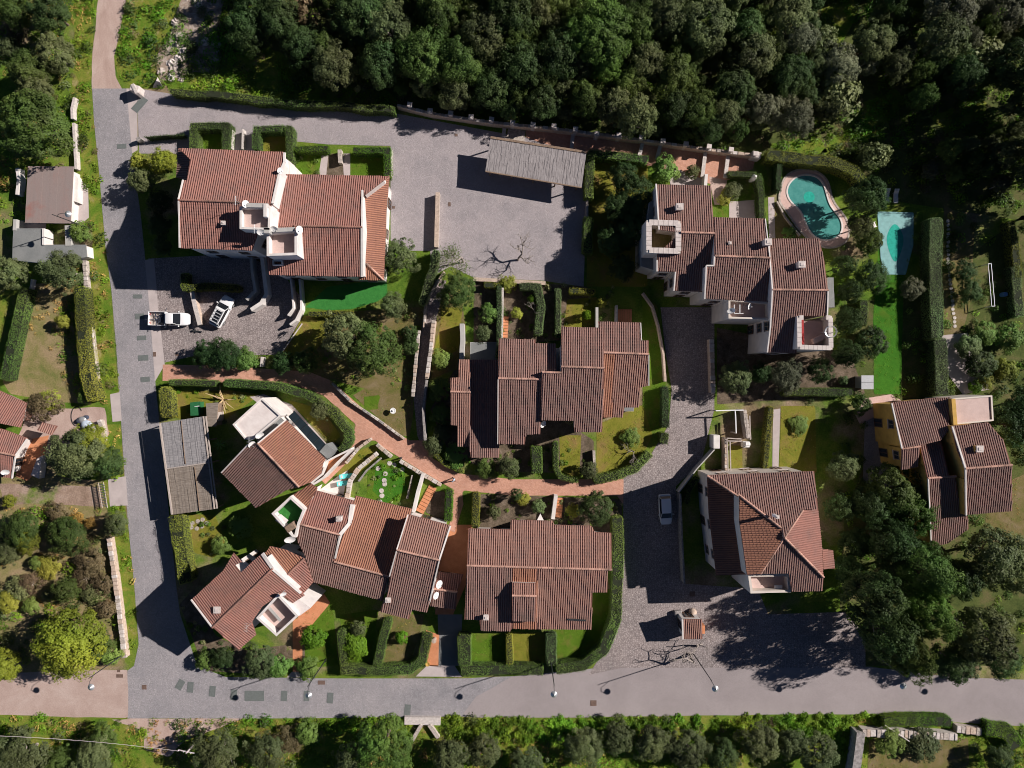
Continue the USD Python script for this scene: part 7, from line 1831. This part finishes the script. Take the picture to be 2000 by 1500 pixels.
# ------------------------------------------------------------------ the wood along the top
WOOD = [('dry', 598, 22, 40, 5, ''), ('dark', 540, 40, 48, 7, ''), ('olive', 655, 135, 48, 6, ''), ('oak', 640, 95, 34, 5.5, ''), ('dark', 700, 40, 50, 7.5, ''), ('olive', 765, 60, 50, 7.5, ''), ('oak', 830, 115, 55, 7.5, ''), ('oak', 900, 128, 48, 7, ''),
        ('olive', 890, 188, 34, 5, ''), ('oak', 850, 35, 46, 7.5, ''), ('olive', 945, 70, 50, 7.5, ''), ('dark', 1000, 30, 50, 8, ''), ('dark', 1020, 130, 50, 7, ''), ('pine', 1165, 72, 74, 8.5, ''), ('pine', 1185, 135, 36, 6, ''), ('olive', 1195, 208, 40, 5.5, ''),
        ('oak', 1140, 195, 36, 5.5, ''), ('olive', 1260, 125, 42, 6.5, ''), ('oak', 1310, 150, 46, 6.5, ''), ('oak', 1365, 215, 38, 6, ''), ('dark', 1320, 215, 40, 6, ''), ('olive', 1375, 45, 56, 7.5, ''), ('olive', 1300, 40, 44, 7, ''), ('olive', 1470, 110, 48, 6.5, ''),
        ('grey', 1490, 212, 34, 5, ''), ('grey', 1557, 232, 36, 5, ''), ('dark', 1430, 170, 44, 6, ''), ('olive', 1545, 40, 46, 6, ''), ('grey', 1560, 75, 36, 5.5, ''), ('grey', 1640, 125, 40, 5.5, ''), ('cactus', 1605, 80, 30, 3, ''), ('cactus', 1635, 190, 46, 3.5, ''),
        ('olive', 1705, 85, 40, 6, ''), ('olive', 1750, 130, 34, 5, ''), ('olive', 1840, 80, 50, 7, ''), ('cactus', 1920, 115, 46, 3.5, ''), ('grey', 1860, 18, 52, 6, ''), ('grey', 1965, 25, 38, 5.5, ''), ('dark', 1985, 130, 50, 7.5, ''), ('cactus', 1708, 305, 28, 3, ''),
        ('dark', 1880, 150, 40, 7, ''), ('dark', 1540, 150, 44, 6, ''), ('dark', 1090, 110, 50, 7.5, ''), ('dark', 960, 175, 40, 6, ''), ('dark', 1060, 200, 36, 5.5, ''), ('dark', 740, 130, 46, 7, ''), ('dark', 590, 90, 40, 6.5, ''), ('dark', 480, 60, 40, 6.5, ''), ('dark', 500, 15, 40, 7, '')]
zone = Polygon([(440, -60), (470, 90), (560, 110), (600, 160), (780, 180), (960, 222), (1280, 268), (1460, 278), (1560, 285), (1690, 300), (1760, 330), (1990, 380), (2090, 380), (2090, -60)])
gaps = [(1655, 45, 55), (1700, 215, 50), (1645, 262, 40), (1560, 282, 26), (1875, 220, 56), (1745, 185, 36), (600, 150, 50), (520, 130, 50), (455, 120, 40), (700, 185, 30), (745, 190, 30), (1650, 150, 20), (1780, 290, 40)]
WOOD += [('dark', 2075, 150, 60, 14, ''), ('dark', 2085, 235, 60, 15, ''), ('dark', 2080, 320, 56, 11, ''), ('dark', 2080, 400, 50, 9, '')]
wr = np.random.default_rng(17)
tries = 0
while tries < 6000 and len(WOOD) < 215:
    tries += 1
    x, y, r = wr.uniform(430, 2090), wr.uniform(-50, 385), wr.choice([wr.uniform(15, 26), wr.uniform(26, 40), wr.uniform(36, 56)])
    if not zone.contains(Point(x, y).buffer(r * .45)): continue
    if any(math.hypot(x - a, y - b) < c + r * .55 for a, b, c in gaps): continue
    if any(math.hypot(x - q[1], y - q[2]) < .62 * (r + q[3]) for q in WOOD): continue
    kind = wr.choice(['dark', 'oak', 'olive', 'olive', 'oak', 'grey' if x > 1400 else 'oak'])
    WOOD.append((kind, x, y, r, wr.uniform(5.0, 8.0) * min(1.0, r / 38), ''))
LOOK = {'dark': 'dark evergreen tree', 'oak': 'leafy green tree', 'olive': 'olive-coloured tree', 'grey': 'silver-grey tree', 'pine': 'bright green pine', 'cactus': 'pale prickly pear clump', 'dry': 'pale twiggy tree'}
ORD = ['x'][:0] + ['first', 'second', 'third', 'fourth', 'fifth', 'sixth', 'seventh', 'eighth', 'ninth', 'tenth', 'eleventh', 'twelfth', 'thirteenth', 'fourteenth', 'fifteenth', 'sixteenth', 'seventeenth', 'eighteenth', 'nineteenth', 'twentieth'] + ['twenty-' + k for k in ('first', 'second', 'third', 'fourth', 'fifth', 'sixth', 'seventh', 'eighth', 'ninth')] + ['thirtieth'] + ['thirty-' + k for k in ('first', 'second', 'third', 'fourth', 'fifth', 'sixth')]
rows = {}
for q in WOOD:
    b = 'at the top edge' if q[2] < 70 else 'in the middle' if q[2] < 165 else 'at the lower side'
    rows.setdefault((q[0], b), []).append(q)
for (kind, b), qs in rows.items():
    for i, q in enumerate(sorted(qs, key=lambda q: q[1])):
        n_ = f'{ORD[i]} from left, ' if len(qs) > 1 else ''
        plant(*q[:5], f'{LOOK[kind]} {b} of the wood, {n_}behind the yard'.replace(', behind the yard', '').replace('behind the yard', 'of its kind there'), group='trees of the wood')
# ------------------------------------------------------------------ ground plants
blocked = unary_union([b.buffer(0.05) for b in BLOCK])
T1, T2, T3 = tuft('g', 26, .42, .34, .26, 1), tuft('g', 34, .55, .45, .28, 2), tuft('g', 18, .30, .22, .22, 3)
D1 = tuft('g', 24, .45, .30, .24, 4)
def blob(R, hgt, n, size, seed):
    r = np.random.default_rng(seed); d = r.normal(size=(n, 3)); d /= np.linalg.norm(d, axis=1, keepdims=True); d[:, 2] = abs(d[:, 2])
    c = d * np.array([R, R, hgt]) * r.uniform(.55, 1, (n, 1)); return leaf_quads(c, d + (0, 0, .3), size, r)
def noisy(scale, lo, seed):
    return lambda q, r: meshkit.fbm(np.c_[q * scale, np.zeros(len(q))], 3, seed) + r.normal(0, .05, len(q)) > lo
Z = lambda pts: Polygon(P2(pts)).buffer(0)
bank = Z([(-40, 1398), (2040, 1405), (2040, 1530), (-40, 1530)]); left = Z([(-40, -40), (185, -40), (182, 170), (205, 480), (232, 780), (150, 790), (60, 560), (30, 440), (-40, 440)]); top = Z([(222, -40), (2040, -40), (2040, 420), (1690, 350), (1480, 305), (775, 205), (330, 175), (240, 168)])
garden = Z([(-40, 990), (210, 990), (240, 1290), (-40, 1320)]); right = Z([(1640, 420), (2040, 400), (2040, 1310), (1700, 1300), (1640, 1180)]); verge = Z([(207, 830), (238, 830), (272, 1240), (235, 1290)])
scatter('wild_grass', unary_union([bank, left, verge]), 1.5, [(T1, L['grass']), (T2, L['grass']), (T3, L['vivid'])], .5, 1.5, 1, noisy(.22, .47, 1), blocked)
scatter('dry_grass', unary_union([bank, left, verge, garden, Z([(50, 555), (165, 550), (178, 780), (20, 760)])]), 1.0, [(D1, L['drygrass']), (T3, L['drygrass'])], .5, 1.3, 2, noisy(.25, .52, 5), blocked)
scatter('woodland_grass', top, 1.1, [(T1, L['grass']), (T2, L['vivid']), (T2, L['oak'])], .6, 1.7, 3, noisy(.15, .44, 3), blocked)
scatter('garden_scrub', garden, .3, [(blob(.8, .8, 150, .2, 31), L['oak']), (blob(.9, .7, 150, .2, 33), L['vivid']), (blob(.7, .6, 130, .18, 32), L['olive']), (blob(.6, .5, 120, .16, 34), L['dry']), (T2, L['grass'])], .5, 1.6, 14, noisy(.2, .42, 18), blocked)
scatter('low_scrub', unary_union([bank, garden, top, left]), .2, [(blob(.8, .8, 150, .2, 1), L['oak']), (blob(.7, .6, 130, .18, 2), L['olive']), (blob(.9, .7, 150, .2, 3), L['vivid']), (blob(.7, .5, 120, .16, 4), L['dry'])], .6, 1.5, 4, noisy(.12, .42, 8), blocked)
scatter('roadside_greenery', Z([(860, 1399), (1000, 1403), (1300, 1399), (1500, 1397), (1720, 1394), (1720, 1430), (1660, 1470), (1500, 1425), (1200, 1420), (1050, 1450), (880, 1440)]).union(Z([(590, 1405), (790, 1405), (780, 1425), (600, 1425)])), 2.6, [(blob(.6, .6, 110, .22, 7), L['vivid']), (T2, L['vivid']), (blob(.5, .5, 90, .2, 8), L['grass'])], .6, 1.3, 5, None, blocked)
scatter('garden_plants', right.union(Z([(1400, 640), (1660, 690), (1690, 780), (1400, 790)])), .30, [(blob(.7, .8, 130, .2, 11), L['oak']), (blob(.6, .5, 110, .18, 12), L['hedge']), (T2, L['grass'])], .6, 1.4, 6, None, blocked)
beds = [((840, 800), (880, 890), (960, 920), (1160, 925), (1160, 870), (900, 870)), ((930, 965), (1215, 975), (1215, 1035), (930, 1035)), ((925, 550), (1200, 560), (1200, 650), (925, 690)), ((380, 1150), (420, 1240), (480, 1270), (560, 1260), (560, 1320), (400, 1310), (350, 1180)), ((838, 960), (870, 960), (868, 1020), (830, 1000)), ((690, 880), (800, 900), (806, 980), (780, 990), (700, 985)), ((572, 300), (690, 300), (690, 345), (572, 345)), ((370, 1005), (440, 1030), (430, 1090), (380, 1080)), ((425, 860), (445, 1000), (500, 1060), (430, 990)), ((320, 760), (500, 770), (440, 830), (330, 815)), ((540, 690), (820, 610), (825, 760), (640, 750))]
scatter('bed_plants', unary_union([Z(b) for b in beds]), .55, [(blob(.4, .45, 80, .17, 21), L['hedge']), (blob(.35, .4, 70, .15, 22), L['olive']), (blob(.4, .4, 80, .16, 23), L['vivid']), (T3, L['grass']), (blob(.35, .35, 60, .15, 24), L['agave'])], .5, 1.3, 7, None, unary_union([g.buffer(-.1) for g in [p for p in BLOCK if p.area > 400 or p.area < 12]]))
F1, F2 = tuft('g', 9, .20, .10, .13, 61), tuft('g', 7, .16, .08, .11, 62)
gl = unary_union([p for m_, p in LAWNS if m_ in ('lawn', 'lawn_bright')]); yl = unary_union([p for m_, p in LAWNS if m_ in ('lawn_yellow', 'lawn_dry')]).difference(gl)
hard = unary_union([p for p in (pool, deck, cov)])
scatter('lawn_grass', gl, 5.0, [(F1, L['vivid']), (F2, L['grass'])], .6, 1.3, 31, noisy(.5, .40, 41), hard)
scatter('lawn_grass', yl, 4.0, [(F1, L['grass']), (F2, L['drygrass'])], .6, 1.3, 32, noisy(.5, .42, 42), hard)
R1 = [trimesh.creation.icosphere(1, .5).apply_transform(np.diag([1, .8, .5, 1])) for _ in range(2)]
for i, m_ in enumerate(R1): m_.vertices += np.random.default_rng(i).normal(0, .07, m_.vertices.shape)
scatter('rubble_stones', Z([(345, -20), (430, -20), (422, 70), (435, 110), (400, 145), (340, 165), (300, 168), (330, 110)]), .9, [((m_.vertices, m_.faces), M['stone3' if i else 'stone']) for i, m_ in enumerate(R1)], .35, 1.6, 8, noisy(.3, .45, 4), None)
